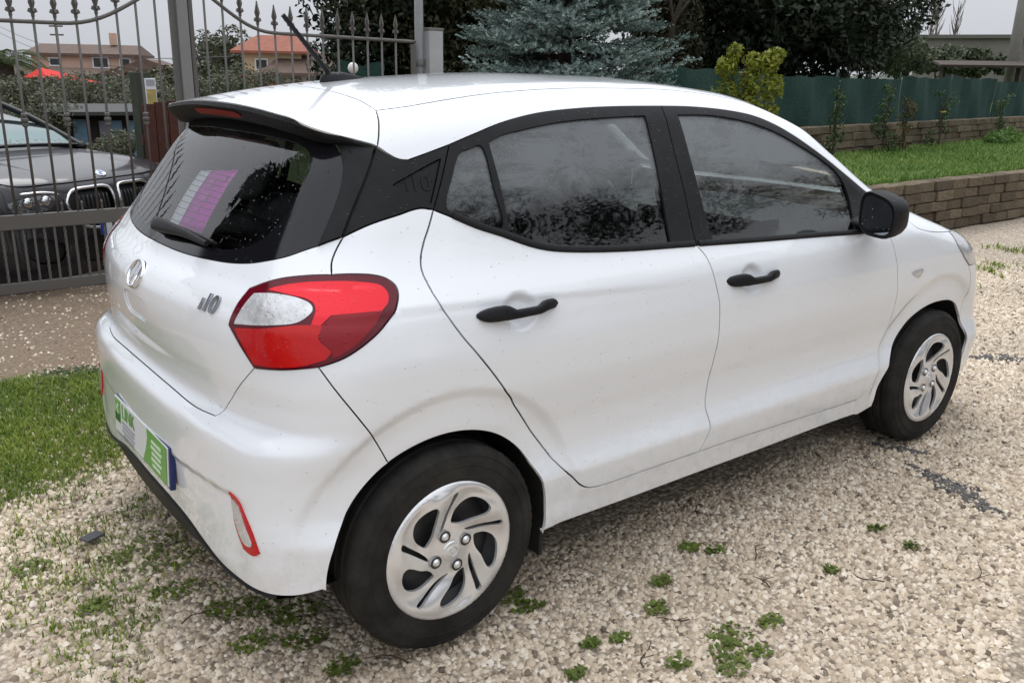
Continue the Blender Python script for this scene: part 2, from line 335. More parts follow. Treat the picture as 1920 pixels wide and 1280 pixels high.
def spline(pts, ds=.012):
    """Catmull-Rom through the points, resampled"""
    p = np.array(pts, float)
    if len(p) == 2:
        n = max(1, int(np.ceil(np.linalg.norm(p[1]-p[0])/ds))); return p[0]+(p[1]-p[0])*np.linspace(0, 1, n+1)[:, None]
    q = np.vstack([2*p[0]-p[1], p, 2*p[-1]-p[-2]]); out = []
    for i in range(1, len(q)-2):
        a, b, c, d = q[i-1:i+3]; n = max(1, int(np.ceil(np.linalg.norm(c-b)/ds)))
        t0 = 0; t1 = t0+max(np.linalg.norm(b-a), 1e-6)**.5; t2 = t1+max(np.linalg.norm(c-b), 1e-6)**.5; t3 = t2+max(np.linalg.norm(d-c), 1e-6)**.5
        t = np.linspace(t1, t2, n, endpoint=False)[:, None]
        A1 = (t1-t)/(t1-t0)*a+(t-t0)/(t1-t0)*b; A2 = (t2-t)/(t2-t1)*b+(t-t1)/(t2-t1)*c; A3 = (t3-t)/(t3-t2)*c+(t-t2)/(t3-t2)*d
        B1 = (t2-t)/(t2-t0)*A1+(t-t0)/(t2-t0)*A2; B2 = (t3-t)/(t3-t1)*A2+(t-t1)/(t3-t1)*A3
        out.append((t2-t)/(t2-t1)*B1+(t-t1)/(t2-t1)*B2)
    out.append(p[-1:]); return np.vstack(out)
def loop(*curves, ds=.012):
    """closed loop out of curves joined end to end; kinks only where curves join"""
    L_ = []
    for c in curves:
        s_ = spline(c, ds)
        if L_ and np.linalg.norm(s_[0]-L_[-1][-1]) < .004: s_ = s_[1:]
        L_.append(s_)
    a = np.vstack(L_)
    if np.linalg.norm(a[0]-a[-1]) < .004: a = a[:-1]
    # close the last stretch
    e = spline([a[-1], a[0]], ds)[1:-1]
    return np.vstack([a, e]) if len(e) else a
def closed(pts, ds=.012):
    p = np.array(pts, float); q = np.vstack([p[-2:], p, p[:2]]); s_ = spline(q, ds)
    # keep only the stretch first point .. first point again
    i0 = np.argmin(np.linalg.norm(s_-p[0], axis=1)+np.where(np.arange(len(s_)) < len(s_)*.5, 0, 9)); i1 = len(s_)-1-np.argmin((np.linalg.norm(s_-p[0], axis=1)+np.where(np.arange(len(s_)) > len(s_)*.5, 0, 9))[::-1])
    return s_[i0:i1]
def mir(c): return [(p[0], -p[1], p[2]) for p in reversed(c)]
def inside(q, poly):
    x, y = q[:, 0], q[:, 1]; r = np.zeros(len(q), bool); n = len(poly); j = n-1
    for i in range(n):
        xi, yi = poly[i]; xj, yj = poly[j]
        c = ((yi > y) != (yj > y)) & (x < (xj-xi)*(y-yi)/((yj-yi) if yj != yi else 1e-12)+xi); r ^= c; j = i
    return r
def panel_mesh(name, loops, pr, f=None, off=0., grid=.014, gap=.002, flange=.010, bulge=None):
    f = f or f_body
    U = []; E = []; pols = []; b0 = 0
    for lp in loops:
        lp = np.asarray(lp, float)
        for _ in range(4): lp = lp-grad(f, lp)*(f(lp)*.9)[:, None]      # shared outlines lie on the surface itself
        u = pr.uv(lp); n = len(u); pols.append(u); U.append(u); E += [(b0+i, b0+(i+1) % n) for i in range(n)]; b0 += n
    B = np.vstack(U); lo = pols[0].min(0); hi = pols[0].max(0)
    xs = np.arange(lo[0]+grid*.5, hi[0], grid); ys = np.arange(lo[1]+grid*.45, hi[1], grid*.87)
    gx, gy = np.meshgrid(xs, ys); gx = gx+(np.arange(len(ys)) % 2)[:, None]*grid*.5; G = np.stack([gx.ravel(), gy.ravel()], 1)
    k = inside(G, pols[0])
    for h in pols[1:]: k &= ~inside(G, h)
    G = G[k]
    if len(G):
        md = np.full(len(G), 9.)
        for i in range(0, len(B), 200): md = np.minimum(md, np.min(((G[:, None, :]-B[None, i:i+200])**2).sum(2), 1))
        G = G[md > (grid*.55)**2]
    A = np.vstack([B, G]) if len(G) else B
    vs, es, fs, ov, oe, of_ = delaunay_2d_cdt([Vector((float(a), float(b))) for a, b in A], E, [], 0, 1e-7)
    Q = np.array([(v.x, v.y) for v in vs]); T = np.array([tuple(t) for t in fs if len(t) == 3])
    c = Q[T].mean(1); k = inside(c, pols[0])
    for h in pols[1:]: k &= ~inside(c, h)
    T = T[k]
    idx = np.full(len(A), -1)
    for i, o_ in enumerate(ov):
        for j in o_: idx[j] = i
    o, d = pr.ray(Q); P = solve(f, o, d, off); N_ = grad(f, P)
    # orientation
    fn = np.cross(P[T[:, 1]]-P[T[:, 0]], P[T[:, 2]]-P[T[:, 0]]); fl = (fn*N_[T[:, 0]]).sum(1) < 0; T[fl] = T[fl][:, ::-1]
    used = np.unique(T); rings = []; b0 = 0
    for li, u in enumerate(pols):
        n = len(u); ids = idx[b0:b0+n]; b0 += n
        p = P[ids]; t = np.roll(p, -1, 0)-np.roll(p, 1, 0); t /= np.maximum(np.linalg.norm(t, axis=1), 1e-9)[:, None]
        w = np.cross(N_[ids], t)
        area = .5*np.sum(u[:, 0]*np.roll(u[:, 1], -1)-np.roll(u[:, 0], -1)*u[:, 1])
        # inward test
        tst = pr.uv(p+w*.002)-pr.uv(p); e2 = np.roll(u, -1, 0)-np.roll(u, 1, 0); cr = np.median(np.sign(e2[:, 0]*tst[:, 1]-e2[:, 1]*tst[:, 0]))
        inw = w*(1 if (cr > 0) == (area > 0) else -1)*(1 if li == 0 else -1)
        rings.append((ids, p, inw))
    for ids, p, inw in rings:
        if gap: P[ids] = p+inw*gap
    if bulge is not None: P = P+N_*bulge(P)[:, None]
    V = [P]; NN = [N_]; F = [T]; b = len(P)
    if flange:
        for ids, p, inw in rings:
            n = len(ids); top = P[ids]; nn = N_[ids]; V += [top, top-nn*flange]; NN += [-inw, -inw]
            a = np.arange(n); a2 = (a+1) % n; q = np.vstack([np.stack([b+a, b+a2, b+n+a2], 1), np.stack([b+a, b+n+a2, b+n+a], 1)])
            VV = np.vstack(V); fn = np.cross(VV[q[:, 1]]-VV[q[:, 0]], VV[q[:, 2]]-VV[q[:, 0]])
            s_ = (fn*(np.vstack(NN)[q[:, 0]])).sum(1) < 0; q[s_] = q[s_][:, ::-1]; F.append(q); b += 2*n
    V = np.vstack(V); NN = np.vstack(NN); F = np.vstack(F)
    u_, inv = np.unique(F, return_inverse=True); V = V[u_]; NN = NN[u_]; F = inv.reshape(F.shape)
    return V, F, NN
def panel(name, loops, pr, mats, parent, mirror=False, **kw):
    V, F, N_ = panel_mesh(name, loops, pr, **kw)
    out = [obj(name, mesh_np(name, V, F, True, N_), parent, mats)]
    if mirror:
        s_ = np.array([1, -1, 1]); out.append(obj(name, mesh_np(name, V*s_, F[:, ::-1], True, N_*s_), parent, mats))
    return out
def strip(name, curves, mats, parent, depth=.008, w=.009, f=None, mirror=True):
    """black ribbon that puts the shade into the bottom of the panel gaps"""
    f = f or f_body; V = []; F = []; b = 0
    for c in curves:
        p = spline(c, .02); N_ = grad(f, p); v = f(p); p = p-N_*v[:, None]
        t = np.gradient(p, axis=0); t /= np.maximum(np.linalg.norm(t, axis=1), 1e-9)[:, None]; s_ = np.cross(N_, t)
        a = p-N_*depth; V += [a+s_*w, a-s_*w]; n = len(p)
        F += [(b+i, b+i+1, b+n+i+1, b+n+i) for i in range(n-1)]; b += 2*n
    V = np.vstack(V); sets = [V, V*np.array([1, -1, 1])] if mirror else [V]
    for X in sets: obj(name, mesh_np(name, X, F, True), parent, mats)
def on_body(P, pr, f=None, off=0):
    P = np.atleast_2d(np.array(P, float)); o, d = pr.ray(pr.uv(P)); Q = solve(f or f_body, o, d, off); return Q, grad(f or f_body, Q)
def sweep_on(P, N_, prof_w, prof_h):
    """rings of a ridge lying on points P with normals N: half-width and height per point"""
    t = np.gradient(P, axis=0); t /= np.linalg.norm(t, axis=1)[:, None]; s_ = np.cross(N_, t); R = []
    for i in range(len(P)):
        ring = []
        for a in np.linspace(0, 2*np.pi, 14, endpoint=False):
            ca, sa = np.cos(a), np.sin(a)
            ring.append(P[i]+s_[i]*prof_w[i]*np.sign(ca)*abs(ca)**.7+N_[i]*prof_h[i]*np.sign(sa)*abs(sa)**.7)
        R.append(ring)
    return R
def text_mesh(body, size, depth, shear=0, font_w=1.0, spacing=1.0):
    cu = bpy.data.curves.new('lettering', 'FONT'); cu.body = body; cu.size = size; cu.extrude = depth; cu.align_x = 'CENTER'; cu.align_y = 'CENTER'; cu.shear = shear; cu.space_character = spacing
    cu.resolution_u = 3; o = bpy.data.objects.new('lettering', cu); COL.objects.link(o); dg = bpy.context.evaluated_depsgraph_get(); dg.update()
    me = bpy.data.meshes.new_from_object(o.evaluated_get(dg)); bpy.data.objects.remove(o); bpy.data.curves.remove(cu)
    return me
def place_on(o, p, n, upv=(0, 0, 1)):
    """local z along n, local y close to upv"""
    n = Vector(n).normalized(); u = Vector(upv); u = (u-n*u.dot(n)).normalized(); r = u.cross(n)
    m = Matrix((r, u, n)).transposed().to_4x4(); m.translation = Vector(p); o.matrix_local = m
# ------------------------------------------------------------------ the white hatchback: origin on the ground below its rear axle
car = empty('hatchback_car', (0, 0, 0), 0, 'white five-door hatchback with black rear pillar trim parked on the gravel', 'car')
BAR = Barrel(); BALL = Ball((.45, 0, .80)); TOP = Top(); FBALL = Ball((2.0, 0, .65), 1)
ra = lambda a0, a1, n: [(-.015+.337*math.cos(math.radians(a)), -.82, .280+.337*math.sin(math.radians(a))) for a in np.linspace(a0, a1, n)]
c_belt = [(.049, -.669, 1.150), (.090, -.680, 1.133), (.160, -.697, 1.102), (.235, -.712, 1.073), (.311, -.729, 1.044), (.365, -.738, 1.029), (.454, -.745, 1.016), (.649, -.755, 1.000), (.868, -.762, .990), (.940, -.763, .987)]
c_belt2 = [(.940, -.763, .987), (1.271, -.770, .971), (1.563, -.776, .959), (1.777, -.780, .949), (1.871, -.781, .945)]
c_rail = [(.015, -.609, 1.268), (.075, -.603, 1.282), (.145, -.597, 1.300)]
c_rail1 = [(.145, -.597, 1.300), (.237, -.586, 1.326), (.335, -.572, 1.351), (.471, -.558, 1.374), (.607, -.551, 1.384), (.752, -.547, 1.389), (.976, -.546, 1.390)]
c_rail2 = [(.976, -.546, 1.390), (1.136, -.544, 1.386), (1.314, -.547, 1.373), (1.440, -.556, 1.353), (1.536, -.574, 1.323), (1.617, -.595, 1.286), (1.696, -.619, 1.243), (1.781, -.642, 1.194), (1.854, -.660, 1.149), (1.931, -.678, 1.102), (1.998, -.693, 1.063)]
c_qtop = [(-.192, -.657, 1.103), (-.127, -.664, 1.127), (-.050, -.667, 1.145), (-.008, -.665, 1.154), (.018, -.665, 1.156), (.049, -.669, 1.150)]
c_rdgap = [(.049, -.669, 1.150), (.028, -.684, 1.117), (0, -.701, 1.077), (-.020, -.719, 1.042), (-.027, -.735, 1.017), (-.024, -.755, .988), (-.010, -.787, .940), (.034, -.812, .865), (.121, -.828, .756), (.233, -.831, .607), (.328, -.822, .488), (.399, -.831, .399), (.438, -.829, .359), (.470, -.822, .339), (.520, -.819, .328), (.600, -.818, .326)]
c_sill1 = [(.600, -.818, .326), (.723, -.818, .326), (.964, -.818, .325)]
c_sill2 = [(.964, -.818, .325), (1.126, -.819, .325), (1.435, -.814, .317), (1.893, -.806, .303)]
c_sillbot = [(1.905, -.794, .236), (1.696, -.799, .240), (1.249, -.801, .240), (.934, -.801, .240), (.631, -.801, .240), (.409, -.813, .241), (.316, -.813, .243)]
c_bgap = [(.940, -.763, .987), (.961, -.781, .958), (.974, -.809, .898), (.990, -.823, .823), (.997, -.828, .745), (.998, -.823, .654), (.994, -.814, .558), (.991, -.811, .470), (.996, -.818, .405), (.985, -.826, .367), (.964, -.818, .325)]
c_bup = [(.976, -.546, 1.390), (.957, -.630, 1.256), (.949, -.698, 1.117), (.940, -.763, .987)]
c_fdgap = [(1.994, -.796, .918), (2.020, -.813, .847), (2.042, -.820, .761), (2.063, -.815, .656), (2.062, -.812, .536), (2.022, -.818, .425), (1.965, -.817, .346), (1.925, -.808, .315), (1.893, -.806, .303)]
c_gate = [(-.012, -.506, 1.379), (-.023, -.535, 1.356), (-.044, -.567, 1.318), (-.056, -.580, 1.298)]
c_gate2 = [(-.056, -.580, 1.298), (-.090, -.604, 1.247), (-.124, -.623, 1.199), (-.157, -.639, 1.154), (-.192, -.657, 1.103)]
c_gate3 = [(-.192, -.657, 1.103), (-.217, -.666, 1.074), (-.234, -.677, 1.049), (-.244, -.695, 1.025)]
c_lamp_s = [(-.244, -.695, 1.025), (-.195, -.714, 1.024), (-.155, -.726, 1.019), (-.126, -.736, 1.009), (-.109, -.749, .992), (-.110, -.763, .975), (-.130, -.783, .946), (-.166, -.794, .917), (-.220, -.804, .885), (-.275, -.800, .858), (-.327, -.780, .841)]
c_lamp_b = [(-.327, -.780, .841), (-.384, -.728, .831), (-.425, -.648, .821)]
c_lamp_t = [(-.388, -.558, .987), (-.344, -.616, 1.013), (-.295, -.660, 1.022), (-.244, -.695, 1.025)]
c_bq = [(-.327, -.780, .841), (-.300, -.805, .788), (-.261, -.821, .725), (-.205, -.832, .635), (-.178, -.827, .582)]
c_glassbot = [(-.425, 0, 1.013), (-.421, -.159, 1.014), (-.407, -.297, 1.018), (-.379, -.450, 1.028), (-.350, -.538, 1.042), (-.312, -.597, 1.059), (-.247, -.638, 1.084)]
c_gb2 = [(-.247, -.638, 1.084), (-.192, -.657, 1.103)]
c_gatebot = [(-.474, -.488, .665), (-.487, -.385, .660), (-.493, -.205, .664), (-.495, 0, .666)]
c_bumpbot = [(-.358, -.807, .296), (-.398, -.782, .284), (-.440, -.736, .278), (-.473, -.653, .278), (-.489, -.514, .281), (-.493, -.415, .296), (-.497, -.300, .318), (-.499, -.150, .330), (-.499, 0, .332)]
c_seam = [(1.500, -.495, 1.40), (1.200, -.480, 1.44), (.800, -.478, 1.45), (.381, -.485, 1.428), (.222, -.498, 1.411), (.076, -.508, 1.392), (-.012, -.506, 1.379)]
c_roofrear = [(-.012, -.506, 1.379), (-.020, -.468, 1.393), (-.014, -.349, 1.414), (-.005, -.173, 1.429), (-.002, 0, 1.433)]
c_header = [(1.500, -.495, 1.40), (1.535, -.30, 1.415), (1.550, 0, 1.42)]
c_pillar = [(2.12, -.640, 1.04), (1.90, -.590, 1.16), (1.68, -.535, 1.30), (1.50, -.495, 1.40)]
fa = [(2.03, -.80, .240), (2.050, -.81, .334), (2.100, -.80, .421), (2.172, -.80, .516), (2.247, -.80, .574), (2.345, -.80, .606), (2.45, -.80, .612), (2.56, -.80, .598), (2.655, -.79, .560), (2.725, -.78, .50)]
fa2 = [(2.725, -.78, .50), (2.765, -.78, .42), (2.772, -.78, .337), (2.745, -.78, .24)]
c_hood = [(2.190, -.764, .953), (2.214, -.777, .934), (2.290, -.784, .915), (2.400, -.778, .900), (2.512, -.762, .890)]
c_hl = [(2.512, -.762, .890), (2.528, -.797, .835), (2.575, -.803, .790), (2.640, -.802, .745)]
wy = lambda c: [tuple(p) for p in c]
rv = lambda c: list(reversed(c))
both = lambda c: wy(c)+[(p[0], -p[1], p[2]) for p in reversed(c[:-1])] if abs(c[-1][1]) < 1e-6 else None

# side: rear wing with sill, doors, front wing, roof rail
panel('rear_wing', [loop(c_qtop, c_rdgap, c_sill1, c_sill2, [(1.893, -.806, .303), (1.905, -.794, .236)], c_sillbot, ra(-8, 118, 40), rv(c_bq), rv(c_lamp_s), rv(c_gate3))], BAR, P_WHITE, car, True, gap=.0024)
rd = empty('rear_door'); fd = empty('front_door')
for d_ in (rd, fd): d_.parent = car
rd2 = empty('rear_door'); fd2 = empty('front_door'); rd2.parent = car; fd2.parent = car
def split(pair, a, b):
    pair[0].parent = a
    if len(pair) > 1: pair[1].parent = b
split(panel('door_skin', [loop(c_belt, c_bgap, rv(c_sill1), rv(c_rdgap))], BAR, P_WHITE, car, True, grid=.0095, gap=.0026), rd, rd2)
split(panel('door_skin', [loop(c_belt2, [(1.871, -.781, .945), (1.94, -.79, .932), (1.994, -.796, .918)], c_fdgap, rv(c_sill2), rv(c_bgap))], BAR, P_WHITE, car, True, grid=.0095, gap=.0024), fd, fd2)
panel('front_wing', [loop(rv(c_fdgap), [(1.994, -.796, .918), (1.955, -.75, .985), (1.998, -.693, 1.063)], [(1.998, -.693, 1.063), (2.10, -.668, 1.045)], [(2.10, -.668, 1.045), (2.15, -.715, .995), (2.190, -.764, .953)], c_hood, c_hl, [(2.640, -.802, .745), (2.70, -.79, .66), (2.725, -.79, .56), (2.725, -.78, .50)], rv(fa), [(2.03, -.80, .240), (1.905, -.794, .236), (1.893, -.806, .303)])], BAR, P_WHITE, car, True)
panel('roof_rail', [loop(c_gate, [(-.056, -.580, 1.298), (-.030, -.598, 1.281), (-.008, -.607, 1.271), (.015, -.609, 1.268)], c_rail, c_rail1, c_rail2, [(1.998, -.693, 1.063), (2.10, -.668, 1.045)], [(2.10, -.668, 1.045), (2.12, -.640, 1.04)], c_pillar, c_seam)], BAR, P_WHITE, car, True, f=f_roof, gap=.0024)
panel('roof_panel', [loop(c_roofrear, mir(c_roofrear), mir(c_seam), mir(c_header), rv(c_header), c_seam)], TOP, P_WHITE, car, f=f_roof, grid=.02, gap=.0032)
# black window surrounds and glass
q_gl = closed([(.092, -.670, 1.148), (.128, -.640, 1.222), (.172, -.611, 1.279), (.206, -.607, 1.289), (.240, -.604, 1.294), (.243, -.650, 1.195), (.237, -.703, 1.094), (.160, -.687, 1.122)], .008)
r_gl = loop([(.270, -.600, 1.302), (.321, -.592, 1.319), (.385, -.588, 1.330), (.519, -.578, 1.347), (.659, -.573, 1.356), (.882, -.569, 1.362)], [(.882, -.569, 1.362), (.862, -.647, 1.225), (.832, -.751, 1.007)], [(.832, -.751, 1.007), (.659, -.746, 1.017), (.461, -.737, 1.031), (.371, -.730, 1.043), (.318, -.720, 1.062), (.262, -.708, 1.084)], [(.262, -.708, 1.084), (.268, -.654, 1.195), (.270, -.600, 1.302)])
f_gl = loop([(1.033, -.567, 1.363), (1.203, -.564, 1.358), (1.378, -.574, 1.336), (1.507, -.591, 1.302), (1.633, -.618, 1.250), (1.750, -.645, 1.190), (1.800, -.660, 1.155), (1.828, -.680, 1.110), (1.833, -.706, 1.059), (1.812, -.74, 1.0), (1.790, -.77, .962)], [(1.790, -.77, .962), (1.470, -.767, .974), (1.021, -.756, .998)], [(1.021, -.756, .998), (1.022, -.662, 1.191), (1.033, -.567, 1.363)])
c_cd = [(.049, -.669, 1.150), (.085, -.645, 1.205), (.145, -.597, 1.300)]
split(panel('window_frame', [loop(c_cd, c_rail1, c_bup, rv(c_belt)), q_gl, r_gl], BAR, P_BLACK, car, True, off=.001), rd, rd2)
split(panel('window_frame', [loop(c_rail2, [(1.998, -.693, 1.063), (1.955, -.75, .985), (1.94, -.79, .934)], [(1.94, -.79, .934), (1.871, -.781, .945)], rv(c_belt2), rv(c_bup)), f_gl], BAR, P_BLACK, car, True, off=.001), fd, fd2)
def grow(lp, a):
    lp = np.asarray(lp); c = lp.mean(0); t = np.roll(lp, -1, 0)-np.roll(lp, 1, 0); t /= np.linalg.norm(t, axis=1)[:, None]; n = np.cross(t, grad(f_body, lp)); s_ = np.sign((n*(lp-c)).sum(1)); s_ = np.sign(np.median(s_)); return lp+n*s_*a
for lp, a, b in ((q_gl, rd, rd2), (r_gl, rd, rd2), (f_gl, fd, fd2)):
    split(panel('window_pane', [grow(lp, .006)], BAR, G_SIDE, car, True, off=-.007, gap=0, flange=0, grid=.03), a, b)
# belt mouldings: raised strip along the foot of the windows
for crv, a, b in (([(.10, 0, 1.138), (.160, 0, 1.110), (.235, 0, 1.083), (.311, 0, 1.053), (.365, 0, 1.038), (.454, 0, 1.025), (.649, 0, 1.009), (.868, 0, .999), (.930, 0, .996)], rd, rd2), ([(.95, 0, .995), (1.271, 0, .980), (1.563, 0, .968), (1.777, 0, .958), (1.86, 0, .955)], fd, fd2)):
    c = np.array(crv); c[:, 1] = -W(c[:, 0], c[:, 2]); p, n = on_body(spline(c, .03), BAR)
    R = sweep_on(p, n, [.010]*len(p), [.006]*len(p)); m = MB(); m.loft(R); o1 = shade(m.build('belt_moulding', P_BLACK, a), 60)
    m = MB(); m.loft([[q*np.array([1, -1, 1]) for q in r_] for r_ in R]); shade(m.build('belt_moulding', P_BLACK, b), 60)
# rear pillar trim with its sunk triangle
tri = loop([(-.044, -.634, 1.212), (.040, -.620, 1.243), (.108, -.610, 1.266)], [(.108, -.610, 1.266), (.075, -.64, 1.213), (.046, -.664, 1.166)], [(.046, -.664, 1.166), (.0, -.65, 1.188), (-.044, -.634, 1.212)], ds=.008)
panel('pillar_trim', [loop(c_gate2, c_qtop, c_cd, rv(c_rail), [(.015, -.609, 1.268), (-.008, -.607, 1.271), (-.030, -.598, 1.281), (-.056, -.580, 1.298)]), tri], BAR, P_BLACK, car, True, off=.001)
panel('pillar_trim_inlay', [tri], BAR, P_BLACK, car, True, off=-.004, gap=.001, flange=.006, grid=.01)
for sy in (1, -1):
    me = text_mesh('i10', .062, .0012); me.materials.append(P_BLACK); o = obj('embossed_lettering', me, car)
    p, n = on_body([(.026, -.64, 1.213)], BAR); p = p[0]+n[0]*-.003; n = n[0]
    place_on(o, (p[0], p[1]*sy, p[2]), (n[0], n[1]*sy, n[2]), (0.03, 0, 1))
strip('panel_gap_shade', [c_rdgap, c_bgap, c_fdgap, c_sill1, c_sill2, c_gate+c_gate2[1:]+c_gate3[1:], c_bq, c_hood, c_bup, c_cd, [(1.893, -.806, .303), (1.905, -.794, .236)]], P_RUBBER_GAP, car)
strip('roof_gap_shade', [c_seam, c_roofrear], P_RUBBER_GAP, car, f=f_roof, depth=.006)
strip('gate_gap_shade', [c_gatebot, [(-.425, -.648, .821), (-.474, -.488, .665)]], P_RUBBER_GAP, car)

# rear: tailgate, bumper
gate = empty('tailgate'); gate.parent = car
g_hand = closed([(-.5, -.075, .874), (-.5, 0, .877), (-.5, .075, .874), (-.5, .104, .866), (-.5, .098, .835), (-.5, .085, .818), (-.5, 0, .815), (-.5, -.085, .818), (-.5, -.098, .835), (-.5, -.104, .866)], .01)
sym = lambda *cs: list(cs)+[mir(c) for c in reversed(cs)]
panel('tailgate_skin', [loop(*sym(c_glassbot, c_gb2, c_gate3, rv(c_lamp_t), [(-.388, -.558, .987), (-.442, -.552, .905)], [(-.442, -.552, .905), (-.425, -.648, .821)], [(-.425, -.648, .821), (-.474, -.488, .665)], c_gatebot)), g_hand], BALL, P_WHITE, gate, grid=.011)
panel('gate_pull_recess', [g_hand], BALL, P_WHITE, gate, off=-.005, gap=.0005, flange=0, grid=.02)
panel('rear_bumper', [loop(*sym(rv(c_gatebot), [(-.474, -.488, .665), (-.425, -.648, .821)], rv(c_lamp_b), c_bq, ra(118, 178, 16), c_bumpbot))], BALL, P_WHITE, car, grid=.011, gap=.0013)
c_fin = [(-.247, -.638, 1.084), (-.196, -.616, 1.155), (-.160, -.595, 1.214), (-.140, -.571, 1.262), (-.134, -.535, 1.298), (-.132, -.47, 1.33)]
g_in = [(-.407, 0, 1.039), (-.404, -.140, 1.040), (-.392, -.259, 1.043), (-.372, -.384, 1.051), (-.345, -.462, 1.068), (-.314, -.508, 1.100), (-.280, -.527, 1.142), (-.245, -.526, 1.188), (-.210, -.513, 1.238), (-.188, -.490, 1.275), (-.180, -.44, 1.297), (-.190, -.280, 1.311), (-.20, 0, 1.316)]
gl_loop = loop(g_in, mir(g_in))
panel('glass_border', [loop(*sym(c_glassbot, c_fin, [(-.132, -.47, 1.33), (-.14, -.3, 1.352), (-.15, 0, 1.362)])), gl_loop], BALL, P_GLOSSB, gate, gap=.001, flange=.006)
panel('rear_pane', [grow(gl_loop, .002)], BALL, G_REAR, gate, gap=0, flange=0, grid=.03, off=-.001)
panel('gate_side_trim', [loop(c_gate2, rv(c_gb2), c_fin, [(-.132, -.47, 1.33), (-.097, -.538, 1.319), (-.056, -.580, 1.298)])], BALL, P_BLACK, gate, True, off=.007, flange=.012, grid=.01)
# spoiler: white blade on top, black lip below
c_edge = [(-.056, -.580, 1.300), (-.110, -.572, 1.322), (-.165, -.556, 1.345), (-.205, -.520, 1.362), (-.226, -.447, 1.372), (-.237, -.264, 1.387), (-.244, 0, 1.393)]
sp = empty('spoiler'); sp.parent = car
panel('spoiler_blade', [loop(*sym(rv(c_roofrear), c_gate, c_edge))] if False else [loop(c_gate, c_edge, mir(c_edge), mir(c_gate), mir(c_roofrear), rv(c_roofrear))], Ball((.35, 0, 1.0)), P_WHITE, sp, f=f_roof, flange=.006, grid=.011)
e = spline(c_edge, .02); e = np.vstack([e, (e*np.array([1, -1, 1]))[::-1][1:]])
o_, d_ = Ball((.35, 0, 1.0)).ray(Ball((.35, 0, 1.0)).uv(e)); e = solve(f_roof, o_, d_)
ay = np.abs(e[:, 1]); k1 = ss(.58, .50, ay) if False else 1-ss(.50, .585, ay)
e0 = e+np.stack([0*ay, 0*ay, 0*ay-.002], 1); e1 = e+np.stack([-.004*k1, 0*ay, -.008-.004*k1], 1)
e2 = e+np.stack([.012+.014*k1, -np.sign(e[:, 1])*.002, -.015-.030*k1], 1); e3 = e+np.stack([.055+.03*k1, -np.sign(e[:, 1])*.006, -.024-.030*k1], 1); e4 = e+np.stack([.11+.0*k1, -np.sign(e[:, 1])*.02, -.03-.03*k1], 1)
m = MB(); m.loft([list(e0), list(e1), list(e2), list(e3), list(e4)], close=False, cap=False); shade(m.build('spoiler_lip', P_BLACK, sp), 50)
# high brake lamp in the lip
yy = np.linspace(-.165, .165, 23); ii = [np.argmin(np.abs(e[:, 1]-y)) for y in yy]
rr_ = [[e1[i]*(1-t)+e2[i]*t+np.array([-.0035, 0, 0]) for t in ((.28, .80) if 0 < q < 22 else (.45, .6))] for q, i in enumerate(ii)]
m = MB(); m.loft(rr_, close=False, cap=False); m.build('brake_lamp', L_BRK, sp)
# tail lamps: dark-red housing, bright and deep red lenses, clear reversing lens
def lamp_f(P): return f_body(P)
lampo = loop(c_lamp_s, c_lamp_b, [(-.425, -.648, .821), (-.442, -.552, .905)], [(-.442, -.552, .905), (-.388, -.558, .987)], c_lamp_t)
lp_ = panel('tail_lamp', [lampo], BALL, L_REDB, car, True, off=.004, flange=.014, grid=.009)
clearl = loop([(-.434, -.577, .914), (-.387, -.588, .980)], [(-.387, -.588, .980), (-.358, -.644, .986), (-.325, -.697, .981), (-.311, -.723, .971), (-.313, -.734, .961), (-.343, -.729, .940), (-.394, -.674, .927), (-.434, -.577, .914)], ds=.008)
redu = loop([(-.363, -.619, .994), (-.322, -.659, 1.008), (-.260, -.703, 1.014), (-.191, -.734, 1.010), (-.147, -.750, 1.0), (-.136, -.762, .985), (-.143, -.776, .967), (-.166, -.787, .952)], [(-.166, -.787, .952), (-.230, -.779, .954), (-.281, -.763, .953)], [(-.281, -.763, .953), (-.306, -.762, .934)], [(-.306, -.762, .934), (-.323, -.752, .935)], [(-.323, -.752, .935), (-.305, -.741, .957), (-.302, -.728, .975), (-.312, -.705, .984), (-.335, -.675, .990), (-.363, -.619, .994)], ds=.008)
redm = loop([(-.435, -.580, .902), (-.401, -.670, .916), (-.345, -.735, .930), (-.305, -.765, .931)], [(-.305, -.765, .931), (-.319, -.771, .905), (-.299, -.792, .876)], [(-.299, -.792, .876), (-.312, -.790, .861)], [(-.312, -.790, .861), (-.357, -.759, .846), (-.395, -.715, .838), (-.423, -.651, .833)], [(-.423, -.651, .833), (-.435, -.580, .902)], ds=.008)
redd = loop([(-.303, -.766, .930), (-.278, -.767, .950)], [(-.278, -.767, .950), (-.224, -.783, .951), (-.167, -.789, .949)], [(-.167, -.789, .949), (-.190, -.799, .927), (-.239, -.808, .893), (-.283, -.802, .869), (-.297, -.796, .864)], [(-.297, -.796, .864), (-.295, -.794, .877), (-.315, -.773, .907), (-.303, -.766, .930)], ds=.008)
for nm, lp, mt in (('clear_lens', clearl, L_CLEAR), ('bright_red_lens', redu, L_RED), ('red_lens', redm, L_REDM), ('dark_red_lens', redd, L_REDD)):
    pr_ = panel(nm, [grow(lp, .0022)], BALL, mt, car, True, off=.0065, flange=.004, gap=.0004, grid=.009); split(pr_, lp_[0], lp_[1])
